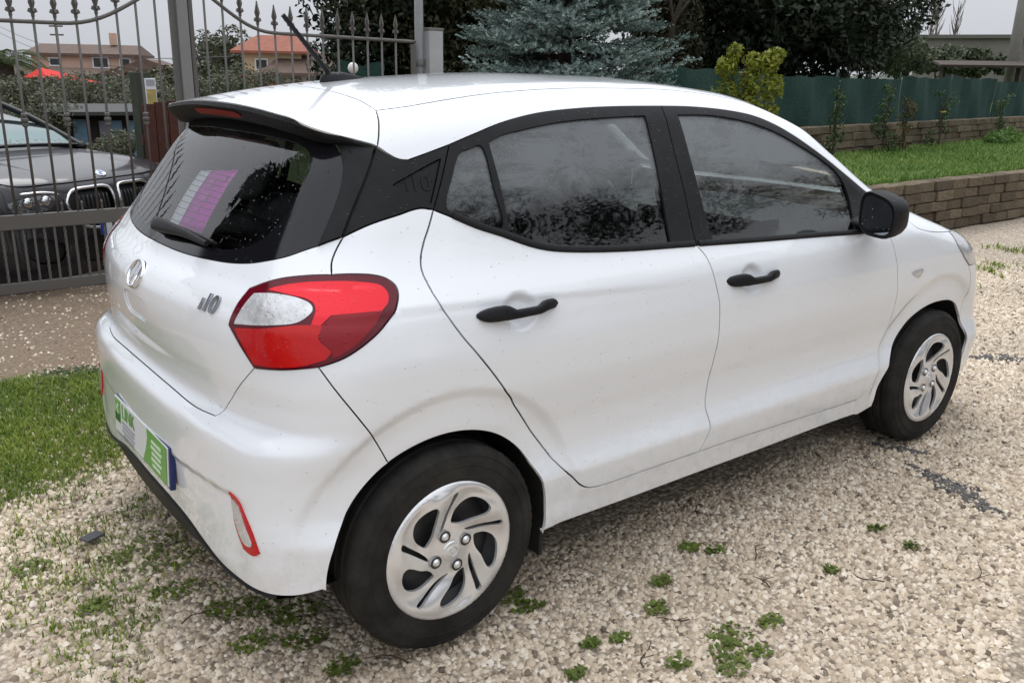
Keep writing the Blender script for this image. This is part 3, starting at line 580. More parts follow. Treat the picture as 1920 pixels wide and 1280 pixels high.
# rear fog lamp and reflector low in the bumper corners
fogl = loop([(-.488, -.600, .512), (-.480, -.630, .506), (-.470, -.652, .482)], [(-.470, -.652, .482), (-.464, -.690, .433), (-.459, -.712, .388)], [(-.459, -.712, .388), (-.466, -.695, .376), (-.473, -.650, .377)], [(-.473, -.650, .377), (-.475, -.612, .42), (-.482, -.600, .470), (-.488, -.600, .512)], ds=.008)
fg = panel('rear_fog_lamp', [fogl], BALL, L_REDM, car, True, off=.004, flange=.01, grid=.01)
fogc = closed([(-.480, -.606, .490), (-.474, -.632, .480), (-.466, -.660, .440), (-.462, -.684, .405), (-.470, -.655, .402), (-.474, -.622, .432)], .008)
split(panel('grey_lens', [grow(fogc, .0035)], BALL, L_CLEAR, car, True, off=.006, flange=.002, grid=.01, gap=0), fg[0], fg[1])
# front: bonnet, windscreen, headlamps, bumper
c_cowl = [(2.10, -.668, 1.045), (2.20, -.55, 1.03), (2.29, -.30, 1.03), (2.32, 0, 1.03)]
c_bfront = [(2.512, -.762, .890), (2.70, -.70, .88), (2.85, -.55, .86), (2.94, -.30, .86), (2.965, 0, .86)]
panel('bonnet', [loop(*sym(rv(c_cowl), [(2.10, -.668, 1.045), (2.15, -.715, .995), (2.190, -.764, .953)], c_hood, c_bfront))], Barrel(.45, .6), P_WHITE, car, grid=.02)
c_wb = [(2.12, -.640, 1.04), (2.20, -.53, 1.04), (2.29, -.28, 1.03), (2.32, 0, 1.03)]
panel('windscreen', [loop(*sym(rv(c_wb), c_pillar, c_header))], TOP, G_CLEAR, car, grid=.05, flange=0, f=f_roof)
c_hb = [(2.640, -.802, .745), (2.76, -.745, .735), (2.88, -.62, .76)]
hlm = panel('headlamp', [loop(c_hl, c_hb, [(2.88, -.62, .76), (2.84, -.56, .845), (2.70, -.695, .875), (2.512, -.762, .890)])], FBALL, L_CLEAR, car, True, off=.003)
panel('front_bumper', [loop(*sym([(2.965, 0, .845), (2.93, -.30, .845), (2.85, -.53, .84), (2.88, -.62, .76)], rv(c_hb), [(2.640, -.802, .745), (2.70, -.79, .66), (2.725, -.79, .56), (2.725, -.78, .50)], fa2, [(2.745, -.78, .24), (2.95, -.65, .22), (3.10, -.3, .22), (3.14, 0, .22)]))], FBALL, P_WHITE, car, grid=.025)
# linings seen through the windows
for lps, pr_, f_ in (([loop(c_belt, c_bgap, rv(c_sill1), rv(c_rdgap))], BAR, f_body), ([loop(c_belt2, [(1.871, -.781, .945), (1.94, -.79, .932), (1.994, -.796, .918)], c_fdgap, rv(c_sill2), rv(c_bgap))], BAR, f_body), ([loop(c_gate2, c_qtop, c_cd, rv(c_rail), [(.015, -.609, 1.268), (-.056, -.580, 1.298)])], BAR, f_body), ([loop(c_cd, c_rail1, c_bup, rv(c_belt)), loop(rv(q_gl[::1].tolist())) , r_gl], BAR, f_body)):
    panel('door_lining', lps, pr_, P_INT, car, True, off=-.022, grid=.05, gap=-.006, flange=0, f=f_)
panel('door_lining', [loop(c_rail2, [(1.998, -.693, 1.063), (1.955, -.75, .985), (1.94, -.79, .934)], [(1.94, -.79, .934), (1.871, -.781, .945)], rv(c_belt2), rv(c_bup)), f_gl], BAR, P_INT, car, True, off=-.022, grid=.05, gap=-.004, flange=0)
panel('wing_lining', [loop(c_qtop, c_rdgap, [(.600, -.818, .326), (.33, -.82, .33)], ra(8, 118, 30), rv(c_bq), rv(c_lamp_s), rv(c_gate3))], BAR, P_INT, car, True, off=-.025, grid=.05, gap=0, flange=0)
panel('headliner', [loop(c_gate, c_edge, mir(c_edge), mir(c_gate), mir(c_rail), mir(c_rail1), mir(c_rail2), mir(c_pillar), mir(c_header), rv(c_header), rv(c_pillar), rv(c_rail2), rv(c_rail1), rv(c_rail))] if False else [loop(c_roofrear, mir(c_roofrear), mir(c_seam), mir(c_header), rv(c_header), c_seam)], TOP, P_HEADL, car, f=f_roof, off=-.03, grid=.05, flange=0)
panel('rail_lining', [loop(c_gate, [(-.056, -.580, 1.298), (-.008, -.607, 1.271), (.015, -.609, 1.268)], c_rail, c_rail1, c_rail2, [(1.998, -.693, 1.063), (2.12, -.640, 1.04)], c_pillar, c_seam)], BAR, P_HEADL, car, True, f=f_roof, off=-.026, grid=.05, gap=-.01, flange=0)
panel('gate_lining', [loop(*sym([(-.43, 0, 1.02), (-.40, -.3, 1.025), (-.345, -.53, 1.05), (-.25, -.63, 1.09)], [(-.25, -.63, 1.09), (-.40, -.66, .85), (-.47, -.48, .70), (-.49, 0, .69)]))], BALL, P_INT, gate, off=-.03, grid=.05, gap=0, flange=0)
# ------------------------------------------------------------------ fittings
YM = np.array([1, -1, 1])
def two(build, name, mats, pa, pb, ang=50):
    """build(sign) -> MB in car space, once per side"""
    for sy, p in ((1, pa), (-1, pb)):
        m = build(); m.v = [(v[0], v[1]*sy, v[2]) for v in m.v]; shade(m.build(name, mats, p), ang)
# door handles: pull bar standing off the cup
def handle(x0, z0, x1, z1):
    m = MB(); n = 25; t = np.linspace(0, 1, n)
    # the bar: fat tail at the rear, waist, slim toe
    c = np.stack([x0+(x1-x0)*t, 0*t-.8, z0+(z1-z0)*t], 1); p, nn = on_body(c, BAR, f_plain)
    p[:, 2] += np.interp(t, [0, .1, .3, .42, .72, .80, .93, 1], [0, -.003, -.003, -.011, -.009, .001, .003, .002])
    hw = np.interp(t, [0, .03, .1, .22, .33, .42, .72, .80, .92, .98, 1], [.004, .011, .0178, .0205, .019, .012, .0112, .0148, .014, .009, .004])
    lift = np.interp(t, [0, .1, .3, .5, .8, .95, 1], [.004, .012, .022, .026, .024, .014, .006])
    th = np.interp(t, [0, .1, .3, .8, 1], [.005, .011, .012, .010, .005])
    m.loft(sweep_on(p+nn*lift[:, None], nn, hw, th))
    # feet reaching back to the skin
    for a, b in ((.08, .24), (.86, .95)):
        i0, i1 = int(a*n), int(b*n); q = .5*(p[i0]+p[i1]); w = np.linalg.norm(p[i1]-p[i0])*.5
        m.loft([[q+nn[i0]*h+np.array([math.cos(k)*w, 0, math.sin(k)*.010]) for k in np.linspace(0, 2*np.pi, 12, endpoint=False)] for h in (-.012, lift[i0])])
    return m
def f_plain(P):
    x = P[..., 0]; y = np.abs(P[..., 1]); z = P[..., 2]
    return y-(Wz(z)+WX(x)*(1-ss(.9, 1.1, z))+WXu(x)*ss(.9, 1.1, z))
two(lambda: handle(.086, .902, .345, .898), 'door_handle', P_BLACK, rd, rd2)
two(lambda: handle(1.030, .874, 1.296, .866), 'door_handle', P_BLACK, fd, fd2)
# mirrors
def sup(a, n=.62): return np.sign(np.cos(a))*abs(np.cos(a))**n, np.sign(np.sin(a))*abs(np.sin(a))**n
def mirror_shell():
    m = MB(); R = []
    for t, sc in ((0, .97), (.01, 1.0), (.04, 1.0), (.075, .95), (.105, .83), (.13, .62), (.143, .34), (.147, .05)):
        ring = []
        for a in np.linspace(0, 2*np.pi, 28, endpoint=False):
            c_, s_ = sup(a); hy = .078*sc; hz = .074*sc*(1-.10*c_*1)
            ring.append((1.690+t+.035*(-c_*.0), -.912-c_*hy*1.0, 1.040+s_*hz-.010*c_+t*.05))
        R.append([(x+ (y+.912)*.22, y, z) for x, y, z in ring])
    m.loft(R); return m
def mirror_glass():
    m = MB(); ring = []
    for a in np.linspace(0, 2*np.pi, 28, endpoint=False):
        c_, s_ = sup(a); y = -.912-c_*.065; ring.append((1.6875+(y+.912)*.22, y, 1.040+s_*.060*(1-.10*c_)-.010*c_))
    m.add(ring, [tuple(range(28))]); return m
def mirror_rim():
    m = MB(); R = []
    for k, (sc, dx) in enumerate(((1.0, .004), (.97, -.004), (.93, -.004), (.88, .004))):
        ring = []
        for a in np.linspace(0, 2*np.pi, 28, endpoint=False):
            c_, s_ = sup(a); y = -.912-c_*.078*sc; ring.append((1.690+dx+(y+.912)*.22, y, 1.040+s_*.074*sc*(1-.10*c_)-.010*c_))
        R.append(ring)
    m.loft(R, cap=False); return m
def mirror_foot():
    m = MB(); m.loft([[(1.845+math.cos(k)*w, y, z+math.sin(k)*h) for k in np.linspace(0, 2*np.pi, 14, endpoint=False)] for y, w, h, z in ((-.735, .050, .026, .982), (-.785, .046, .022, .982), (-.82, .042, .018, .985), (-.85, .040, .016, .99))]); return m
MIRG = mat('mirror_glass', (.30, .32, .35), .03, metal=1, drops=.12, var=.5, vscale=14)
mr1 = empty('side_mirror'); mr1.parent = car; mr2 = empty('side_mirror'); mr2.parent = car
two(mirror_shell, 'mirror_shell', P_BLACK, mr1, mr2); two(mirror_glass, 'mirror_glass', MIRG, mr1, mr2); two(mirror_rim, 'mirror_rim', P_BLACK, mr1, mr2); two(mirror_foot, 'mirror_foot', P_BLACK, mr1, mr2)
# antenna: low shark base and raked whip
m = MB(); R = []
for x, w, h in ((.085, .004, .006), (.092, .022, .026), (.12, .027, .031), (.16, .025, .027), (.205, .017, .014), (.240, .004, .003)):
    z0 = float(Tx(x))-.004; R.append([(x, math.cos(k)*w*(1 if math.sin(k) < .3 else .75), z0+max(math.sin(k), -.15)*h) for k in np.linspace(0, 2*np.pi, 16, endpoint=False)])
m.loft(R); an = shade(m.build('antenna_base', P_BLACK, car), 60)
m = MB(); pts = [(.112+(-.022-.112)*t, 0, 1.478+(1.632-1.478)*t) for t in np.linspace(0, 1, 30)]; m.tube(pts, [.0082 if i % 2 else .0070 for i in range(29)]+[.0075], 8)
m.tube([(.118, 0, 1.462), (.108, 0, 1.486)], [.011, .007], 10); shade(m.build('antenna_whip', P_BLACK, an), 60)
# rear wiper
wpts = [(-.41, .055, 1.050), (-.405, -.05, 1.052), (-.395, -.17, 1.052), (-.384, -.319, 1.044)]
p, n = on_body(spline(wpts, .03), BALL); t = np.linspace(0, 1, len(p))
m = MB(); m.loft(sweep_on(p+n*.022, n, np.interp(t, [0, .08, .3, .6, 1], [.012, .022, .018, .012, .007]), np.interp(t, [0, .1, 1], [.008, .016, .006]))); wp = shade(m.build('rear_wiper', P_BLACK, gate), 60)
m = MB(); m.tube([p[1]-n[1]*.004, p[1]+n[1]*.03], [.018, .015], 14); shade(m.build('wiper_hub', P_BLACK, wp), 50)
bl = spline([(-.40, -.02, 1.066), (-.395, -.17, 1.064), (-.38, -.325, 1.056)], .03); q, n2 = on_body(bl, BALL); m = MB(); m.loft(sweep_on(q+n2*.007, n2, [.004]*len(q), [.007]*len(q))); m.build('wiper_blade', P_RUBBER_GAP, wp)
P_CHROMED = mat('dark_chrome', (.32, .32, .34), .12, metal=1)
# round chrome badge with a slanted H
p, n = on_body([(-.494, 0, .934)], BALL); bo = empty('maker_badge'); bo.parent = gate; place_on(bo, p[0], n[0]); bo.scale = (.82, .80, 1)
m = MB(); R = []
for k in range(48):
    a = 2*math.pi*k/48; ca, sa = math.cos(a), math.sin(a); R.append([(ca*(.064+dx), sa*(.0475+dx), dz) for dx, dz in ((-.0055, .001), (-.004, .0055), (0, .0075), (.004, .0055), (.0055, -.002))])
R.append(R[0]); m.loft(R, close=False, cap=False); shade(m.build('badge_ring', P_CHROME, bo), 60)
m = MB()
def slab(pts, h=.005): n_ = len(pts); m.add([(x, y, -.002) for x, y in pts]+[(x*.97, y*.97, h) for x, y in pts], [tuple(range(n_, 2*n_))]+[(i, (i+1) % n_, n_+(i+1) % n_, n_+i) for i in range(n_)])
slab([(-.040, -.032), (-.020, -.041), (-.008, -.012), (.002, .040), (-.014, .044), (-.030, .002)]); slab([(.040, .032), (.020, .041), (.008, .012), (-.002, -.040), (.014, -.044), (.030, -.002)]); slab([(-.020, -.012), (.020, .0), (.020, .012), (-.020, .0)], .0045)
shade(m.build('badge_letter', P_CHROME, bo), 30)
p, n = on_body([(-.452, -.455, .936)], BALL); me = text_mesh('\u013110', .068, .0035, .22, spacing=.92); me.materials.append(P_CHROMED); o = obj('model_lettering', me, gate); place_on(o, p[0]+n[0]*.003, n[0])
# number plate with its blue-edged dealer holder and printed cover sheet
P_PLW = mat('plate_white', (.72, .73, .74), .35); P_PLG = mat('plate_green', (.16, .38, .075), .4); P_PLB = mat('plate_blue', (.010, .022, .11), .3); P_PLK = mat('plate_dark_green', (.03, .12, .03), .4); P_GREYT = mat('plate_grey_print', (.36, .35, .39), .5); P_LGT = mat('plate_light_print', (.62, .75, .56), .5)
pl = empty('number_plate'); pl.parent = car; place_on(pl, (-.527, 0, .448), (-1, 0, .06))
m = MB(); m.box((0, 0, -.006), (.526, .124, .016), bev=.004); shade(m.build('plate_holder', P_PLB, pl), 40)
m = MB(); m.box((-.002, .004, .004), (.516, .112, .004), bev=.0015); m.build('plate_sheet', P_PLW, pl)
# local x runs from the car's left (viewer's left) to the right
m = MB(); m.add([(.035, -.048, .0075), (.252, -.048, .0075), (.252, .059, .0075), (.075, .059, .0075), (.080, .03, .0075), (.062, -.01, .0075)], [(0, 1, 2, 3, 4, 5)]); m.build('green_field', P_PLG, pl)
m = MB(); m.box((-.222, .020, .0065), (.052, .070, .003)); m.build('green_logo_tile', P_PLG, pl)
m = MB(); m.box((-.222, -.001, .0075), (.050, .026, .003)); m.build('dark_logo_tile', P_PLK, pl)
m = MB(); m.add([(-.236, .028, .0085), (-.218, .048, .0085), (-.210, .040, .0085), (-.222, .028, .0085), (-.210, .016, .0085), (-.218, .008, .0085)], [(0, 1, 2, 3, 4, 5)]); m.build('logo_arrow', P_LGT, pl)
def ptext(s_, size, x, y, mt, z=.008, sp=1.0): 
    me = text_mesh(s_, size, .0004, spacing=sp); me.materials.append(mt); o = obj('plate_print', me, pl); o.location = (x, y, z)
ptext('LINK', .062, -.112, .028, P_PLG); 
for k, w in enumerate((.13, .12, .13, .10)):
    m = MB(); m.box((-.115, -.006-.013*k, .0072), (w, .007, .001)); m.build('small_print', P_GREYT, pl)
for k, w in enumerate((.085, .095, .08, .09, .07)):
    m = MB(); m.box((.165, .036-.017*k, .0085), (w, .009, .001)); m.build('small_print', P_LGT, pl)
for k, (x, w) in enumerate(((-.19, .08), (-.02, .09), (.12, .07), (.2, .03))):
    m = MB(); m.box((x, -.060, .0035), (w, .006, .001)); m.build('small_print', P_GREYT if k == 0 else P_LGT, pl)
m = MB(); m.loft([[(-.44+.0*0, 0, 0)]*4], cap=False) if False else None
# black lower valance under the bumper, and tow hook bulge
vb = spline([(p_[0], p_[1], p_[2]) for p_ in c_bumpbot[2:]]+[(q[0], -q[1], q[2]) for q in reversed(c_bumpbot[2:-1])], .03)
o_, d_ = BALL.ray(BALL.uv(vb)); vb = solve(f_body, o_, d_)
sh = np.array([.006, 0, .004]); down = np.minimum(.09, np.maximum(.012, (vb[:, 2]-.275)*1.3))
rows = [vb+sh, vb+np.stack([0*down-.004, 0*down, 0*down-.006], 1), vb+np.stack([.004+0*down, 0*down, -down], 1), vb+np.stack([.05+0*down, 0*down, -down-.01], 1), vb+np.stack([.30+0*down, 0*down, -down*.6], 1)]
m = MB(); m.loft([list(r) for r in rows], close=False, cap=False); shade(m.build('lower_valance', P_BLACK, car), 50)
m = MB(); m.box((1.2, 0, .26), (3.0, 1.30, .06), bev=.02); m.box((1.2, 0, .30), (1.55, 1.56, .08), bev=.02); m.box((-.22, .1, .30), (.42, .8, .14), bev=.04); m.build('floor_pan', P_DARK, car)
m = MB(); m.tube([(-.40, .40, .24), (-.1, .40, .24)], .045, 14); m.box((-.20, .30, .25), (.22, .5, .12), bev=.04); shade(m.build('exhaust_silencer', P_DARK, car), 40)
m = MB(); m.tube([(0, -.62, .27), (0, .62, .27)], .035, 10); shade(m.build('rear_axle_beam', P_DARK, car), 40)
# wheel housings: dark inner arches
for cx, cz, edge in ((-.015, .280, ra(-6, 178, 60)), (2.41, .27, fa+fa2[1:])):
    q, n = on_body(spline(edge, .02), BAR); rad = np.stack([q[:, 0]-cx, 0*q[:, 0], q[:, 2]-cz], 1); rad /= np.linalg.norm(rad, axis=1)[:, None]
    for sy in (1, -1):
        m = MB(); R = []
        for dy, out in ((.005, .003), (.012, .006), (.06, .010), (None, .012)):
            p_ = q+rad*out; p_[:, 1] = -.50 if dy is None else q[:, 1]+dy; R.append([tuple(v) for v in p_*np.array([1, sy, 1])])
        m.loft(R, close=False, cap=False); back = R[-1]; m.add(list(back)+[(cx, -.5*sy, cz)], [(k, k+1, len(back)) for k in range(len(back)-1)])
        shade(m.build('wheel_housing', P_DARK, car), 60)
# mud flap edges behind the wheels
for sy in (1, -1):
    m = MB(); m.box((.335, -.72*sy, .205), (.012, .14, .12), bev=.004); m.build('mud_flap', P_DARK, car)
# fog of side marker
p, n = on_body([(2.192, -.816, .765)], BAR)
for sy in (1, -1):
    m = MB(); m.add([(-.045, .012, .002), (.040, .016, .002), (.048, .004, .002), (.030, -.014, .002), (.012, -.018, .002), (-.030, -.002, .002), (-.02, .004, .007), (.025, .008, .007), (.02, -.008, .007)], [(0, 6, 7, 1), (1, 7, 2), (2, 7, 8, 3), (3, 8, 4), (4, 8, 6, 5), (5, 6, 0), (6, 8, 7)]); o = shade(m.build('side_marker', L_CLEAR, car), 40)
    place_on(o, p[0]*np.array([1, sy, 1]), n[0]*np.array([1, sy, 1]))
    if sy == -1: o.scale = (-1, 1, 1)
# ------------------------------------------------------------------ wheels
def polar(r, a): return (r*math.cos(math.radians(a)), r*math.sin(math.radians(a)))
RH = .197
def cap_h(r):
    return np.interp(r/RH, [0, .12, .18, .30, .42, .7, .90, .955, 1.0], [.004, .004, .0, -.003, -.002, .006, .010, .008, -.004])
def hubcap_mesh():
    outer = [polar(RH, a) for a in np.arange(0, 360, 3)]; holes = []
    for k in range(5):
        o_ = 125-72*k
        big = [(.40, 34), (.50, 31), (.59, 27), (.69, 20), (.765, 11), (.79, 2), (.79, -8), (.765, -15), (.70, -17), (.60, -12.5), (.50, -3.5), (.41, 7), (.38, 17), (.38, 27)]
        sl = [(.335, -5), (.45, -19), (.57, -27.5), (.70, -33), (.83, -36.8), (.845, -39), (.83, -41.8), (.70, -39), (.57, -34.5), (.45, -28), (.355, -16)]
        for pl_ in (big, sl): holes.append([polar(r*RH, a+o_) for r, a in pl_])
    def dens(pts, ds=.008):
        p = np.array([(a, b, 0) for a, b in pts]); return closed(p, ds)[:, :2]
    lps = [np.array(outer)]+[dens(h) for h in holes]
    U = []; E = []; b0 = 0
    for u in lps: n = len(u); U.append(u); E += [(b0+i, b0+(i+1) % n) for i in range(n)]; b0 += n
    B = np.vstack(U); g = np.arange(-RH, RH, .0065); gx, gy = np.meshgrid(g, g); G = np.stack([gx.ravel(), gy.ravel()], 1); G = G[np.hypot(G[:, 0], G[:, 1]) < RH-.003]
    md = np.min(((G[:, None]-B[None])**2).sum(2), 1); G = G[md > .0035**2]
    vs, es, fs, ov, _, _ = delaunay_2d_cdt([Vector((float(a), float(b))) for a, b in np.vstack([B, G])], E, [], 0, 1e-7)
    Q = np.array([(v.x, v.y) for v in vs]); T = np.array([tuple(t) for t in fs if len(t) == 3]); c = Q[T].mean(1); k = inside(c, lps[0])
    for h in lps[1:]: k &= ~inside(c, h)
    T = T[k]; r = np.hypot(Q[:, 0], Q[:, 1]); ang = np.degrees(np.arctan2(Q[:, 1], Q[:, 0]))
    # blades are crowned: rise between openings, swirl with the blades
    ph = np.radians((ang-125+ (r/RH)*62+8)*5); relief = .0085*np.cos(ph*1.0+math.pi)*ss(.30, .55, r/RH)*(1-ss(.82, .93, r/RH))
    H = cap_h(r)+relief
    V = [np.stack([Q[:, 0], Q[:, 1], H], 1)]; F = [T]; b = len(Q); idx = np.full(len(B), -1)
    for i, o_ in enumerate(ov):
        for j in o_:
            if j < len(B): idx[j] = i
    b0 = 0
    for u in lps:
        n = len(u); ids = idx[b0:b0+n]; b0 += n; top = V[0][ids]; V += [top, top-np.array([0, 0, .009])]; a = np.arange(n); a2 = (a+1) % n
        F.append(np.vstack([np.stack([b+a, b+a2, b+n+a2], 1), np.stack([b+a, b+n+a2, b+n+a], 1)])); b += 2*n
    me = mesh_np('hubcap', np.vstack(V), np.vstack(F), True)
    bm = bmesh.new(); bm.from_mesh(me); bmesh.ops.recalc_face_normals(bm, faces=bm.faces)
    for f_ in bm.faces:
        if abs(f_.normal.z) > .6 and f_.normal.z < 0: f_.normal_flip()
    bm.to_mesh(me); bm.free(); me.set_sharp_from_angle(angle=math.radians(50)); me.materials.append(P_SILVER); return me
HUB = hubcap_mesh()
def tyre_mesh():
    R = .288; prof = []
    # half section (y measured outwards from wheel centre plane)
    half = [(.178, .074), (.184, .082), (.192, .086), (.2005, .0875), (.2015, .0892), (.2045, .0892), (.2055, .0880), (.225, .0900), (.2355, .0902), (.2365, .0917), (.2385, .0917), (.2395, .0900), (.250, .0893), (.2605, .0872), (.2615, .0885), (.2645, .0880), (.2655, .0858), (.272, .082), (.2775, .078), (.2835, .069), (.2865, .060)]
    tread = []
    for y in np.arange(.058, -.0581, -.004):
        g = any(abs(y-c) < .0045 for c in (.034, 0, -.034)); tread.append((R-.001-(.0075 if g else 0)-.9*y*y, y))
    prof = half+tread+[(r, -y) for r, y in reversed(half)]
    n = 120; v = []; f = []; m_ = len(prof)
    for k in range(n):
        a = 2*math.pi*k/n
        for r, y in prof:
            rr2 = r
            if .056 < abs(y) < .083 and r > .268 and k % 2 == 0: rr2 = r-.0022          # shoulder sipes
            if r > .2 and abs(y) > .088 and .222 < r < .25 and (k//6) % 10 in (1, 2, 6): y = y+math.copysign(.0012, y)*(k % 2)
            v.append((rr2*math.cos(a), rr2*math.sin(a), y))
    for k in range(n):
        for i in range(m_-1): f.append((k*m_+i, k*m_+i+1, ((k+1) % n)*m_+i+1, ((k+1) % n)*m_+i))
    me = bpy.data.meshes.new('tyre'); me.from_pydata(v, [], f); me.polygons.foreach_set('use_smooth', np.ones(len(f), bool)); me.set_sharp_from_angle(angle=math.radians(35)); me.materials.append(P_TYRE)
    bm = bmesh.new(); bm.from_mesh(me); bmesh.ops.recalc_face_normals(bm, faces=bm.faces); bm.to_mesh(me); bm.free(); return me
TYRE = tyre_mesh()
m = MB(); m.lathe([(0, .035), (.06, .035), (.075, .045), (.12, .050), (.150, .040), (.172, .060), (.180, .079), (.186, .080), (.186, .07), (.17, .03), (.165, -.07), (.18, -.08)], 48); RIM_O = m.build('rim', mat('steel_rim', (.03, .03, .032), .5), None, True, 40); RIM = RIM_O.data; bpy.data.objects.remove(RIM_O)
m = MB(); m.lathe([(0, .008), (.006, .008), (.0075, .005), (.009, .004), (.0105, .001), (.011, -.004), (.011, -.012)], 20); NUT_O = m.build('bolt_cover', P_SILVER, None, True, 40); NUT = NUT_O.data; bpy.data.objects.remove(NUT_O)
m = MB(); m.lathe([(0, .0035), (.024, .0035), (.027, .0015), (.029, -.003)], 30); m.tube([(.018*math.cos(a), .0135*math.sin(a), .0045) for a in np.linspace(0, 2*math.pi, 25)], .0014, 6, cap=False)
m.box((-.006, 0, .0045), (.004, .018, .002), rz=-.35); m.box((.006, 0, .0045), (.004, .018, .002), rz=-.35); m.box((0, 0, .0045), (.010, .003, .002)); CTR_O = m.build('centre_badge', P_SILVER, None, True, 40); CTR = CTR_O.data; bpy.data.objects.remove(CTR_O)
DARKP = mat('hubcap_recess', (.03, .03, .03), .5)
m = MB(); m.lathe([(.0112, .0024), (.0140, .0030), (.0168, .0020)], 20); REC_O = m.build('bolt_ring', DARKP, None, True, 40); REC = REC_O.data; bpy.data.objects.remove(REC_O)
for wx, wy_, spin in ((0, -.738, 0), (2.425, -.735, 26), (0, .738, 11), (2.425, .735, -30)):
    sgn = -1 if wy_ < 0 else 1; w = empty('wheel'); w.parent = car; w.location = (wx, wy_, .288)
    # local z points outwards; local x forward
    w.rotation_euler = (math.radians(90), 0, 0) if sgn < 0 else (math.radians(-90), 0, 0)
    obj('tyre', TYRE, w); obj('rim', RIM, w)
    h = empty('hubcap'); 
    bpy.data.objects.remove(h); h = obj('hubcap', HUB, w); h.location = (0, 0, .084); h.rotation_euler = (0, 0, math.radians(spin))
    for a in (112, 22, -68, -158):
        q = polar(.050, a)
        for me_ in (NUT, REC): o = obj(me_.name.split('.')[0], me_, h); o.location = (q[0], q[1], .001)
    o = obj('centre_badge', CTR, h); o.location = (0, 0, .003)
# ------------------------------------------------------------------ cabin
def seat(x, y, w=.50, rear=False):
    s_ = empty('rear_bench' if rear else 'front_seat'); s_.parent = car
    def rb(cx, cz, dx, dy, dz, tilt, name, n=.55, crown=.02):
        m = MB(); R = []
        for t in np.linspace(-1, 1, 13):
            k = (1-abs(t)**3.2); ring = []
            for a in np.linspace(0, 2*np.pi, 20, endpoint=False):
                c_, s2 = sup(a, n); X = c_*dx*.5*(.25+.75*k**.5); Z = s2*dz*.5*(.55+.45*k**.4); yy_ = t*dy*.5
                X2 = X*math.cos(tilt)+Z*math.sin(tilt); Z2 = -X*math.sin(tilt)+Z*math.cos(tilt); ring.append((x+cx+X2, y+yy_, cz+Z2))
            R.append(ring)
        m.loft(R); return shade(m.build(name, P_FABRIC, s_), 70)
    rb(.0, .48, .52, w, .20, -.12, 'cushion'); rb(-.27, .80, .15, w*.96, .62, -.35, 'backrest')
    for hy in ((0,) if not rear else (-.36, .36)):
        m = MB(); R = []
        for t in np.linspace(-1, 1, 9):
            k = max(.05, (1-abs(t)**3))**.5; R.append([(x-.41+sup(a, .6)[0]*.055*k+sup(a, .6)[1]*.03, y+hy+t*.125, 1.165+sup(a, .6)[1]*.095*(.6+.4*k)) for a in np.linspace(0, 2*np.pi, 16, endpoint=False)])
        m.loft(R); hr = shade(m.build('head_restraint', P_FABRIC, s_), 70)
        for dy in (-.05, .05): m = MB(); m.tube([(x-.385, y+hy+dy, 1.02), (x-.405, y+hy+dy, 1.12)], .006, 6); m.build('restraint_post', P_CHROME, hr)
seat(1.22, -.36); seat(1.22, .36); seat(.42, 0, 1.22, True)
m = MB(); R = []
for y, k in ((-.72, .7), (-.68, 1), (-.3, 1.02), (0, 1.03), (.3, 1.02), (.68, 1), (.72, .7)):
    R.append([(1.62, y, .60*k), (1.60, y, .80*k), (1.63, y, .905*k), (1.74, y, .945*k), (1.95, y, .955*k), (2.20, y, .95*k), (2.24, y, .60*k)])
m.loft(R); db = shade(m.build('dashboard', P_INT, car), 40)
m = MB(); m.box((1.66, -.36, .955), (.12, .30, .05), bev=.02); shade(m.build('instrument_hood', P_INT, db), 40)
m = MB(); m.box((1.60, 0, .90), (.03, .24, .14), bev=.01); shade(m.build('centre_screen', P_GLOSSB, db), 40)
sw = empty('steering_wheel'); sw.parent = car; sw.location = (1.50, .36, .86); sw.rotation_euler = (0, math.radians(-66), 0)
sw.location = (1.50, .36, .88)
m = MB(); m.tube([(.185*math.cos(a), .185*math.sin(a), 0) for a in np.linspace(0, 2*math.pi, 41)], .015, 8, cap=False); shade(m.build('wheel_rim', P_INT, sw), 60)
m = MB(); m.box((0, 0, -.015), (.14, .16, .05), bev=.02); m.box((0, .1, -.01), (.04, .17, .02), bev=.006); m.box((0, -.1, -.01), (.04, .17, .02), bev=.006); m.box((-.1, 0, -.01), (.17, .04, .02), bev=.006); m.tube([(0, 0, -.02), (0, 0, -.22)], .03, 8); shade(m.build('wheel_boss', P_INT, sw), 40)
m = MB(); m.box((.03, 0, .99), (.52, 1.16, .02), bev=.006); shade(m.build('parcel_shelf', P_INT, car), 40)
m = MB(); m.box((.9, 0, .40), (2.3, 1.40, .03)); m.box((1.2, 0, .50), (.7, .18, .18), bev=.04); m.build('cabin_floor', P_INT, car)
m = MB(); m.box((1.52, 0, 1.36), (.03, .24, .07), bev=.012); m.tube([(1.52, 0, 1.36), (1.58, 0, 1.42)], .01, 6); shade(m.build('interior_mirror', P_GLOSSB, car), 40)
# seat belts hanging from the middle pillars
for sy in (1, -1):
    m = MB(); m.loft([[(x_, y_*sy, z_), (x_+.045, y_*sy, z_)] for x_, y_, z_ in ((.93, -.60, 1.20), (.95, -.66, 1.0), (.98, -.70, .75), (1.0, -.70, .45))], close=False, cap=False); m.build('seat_belt', mat('belt_webbing', (.05, .05, .055), .8), car)
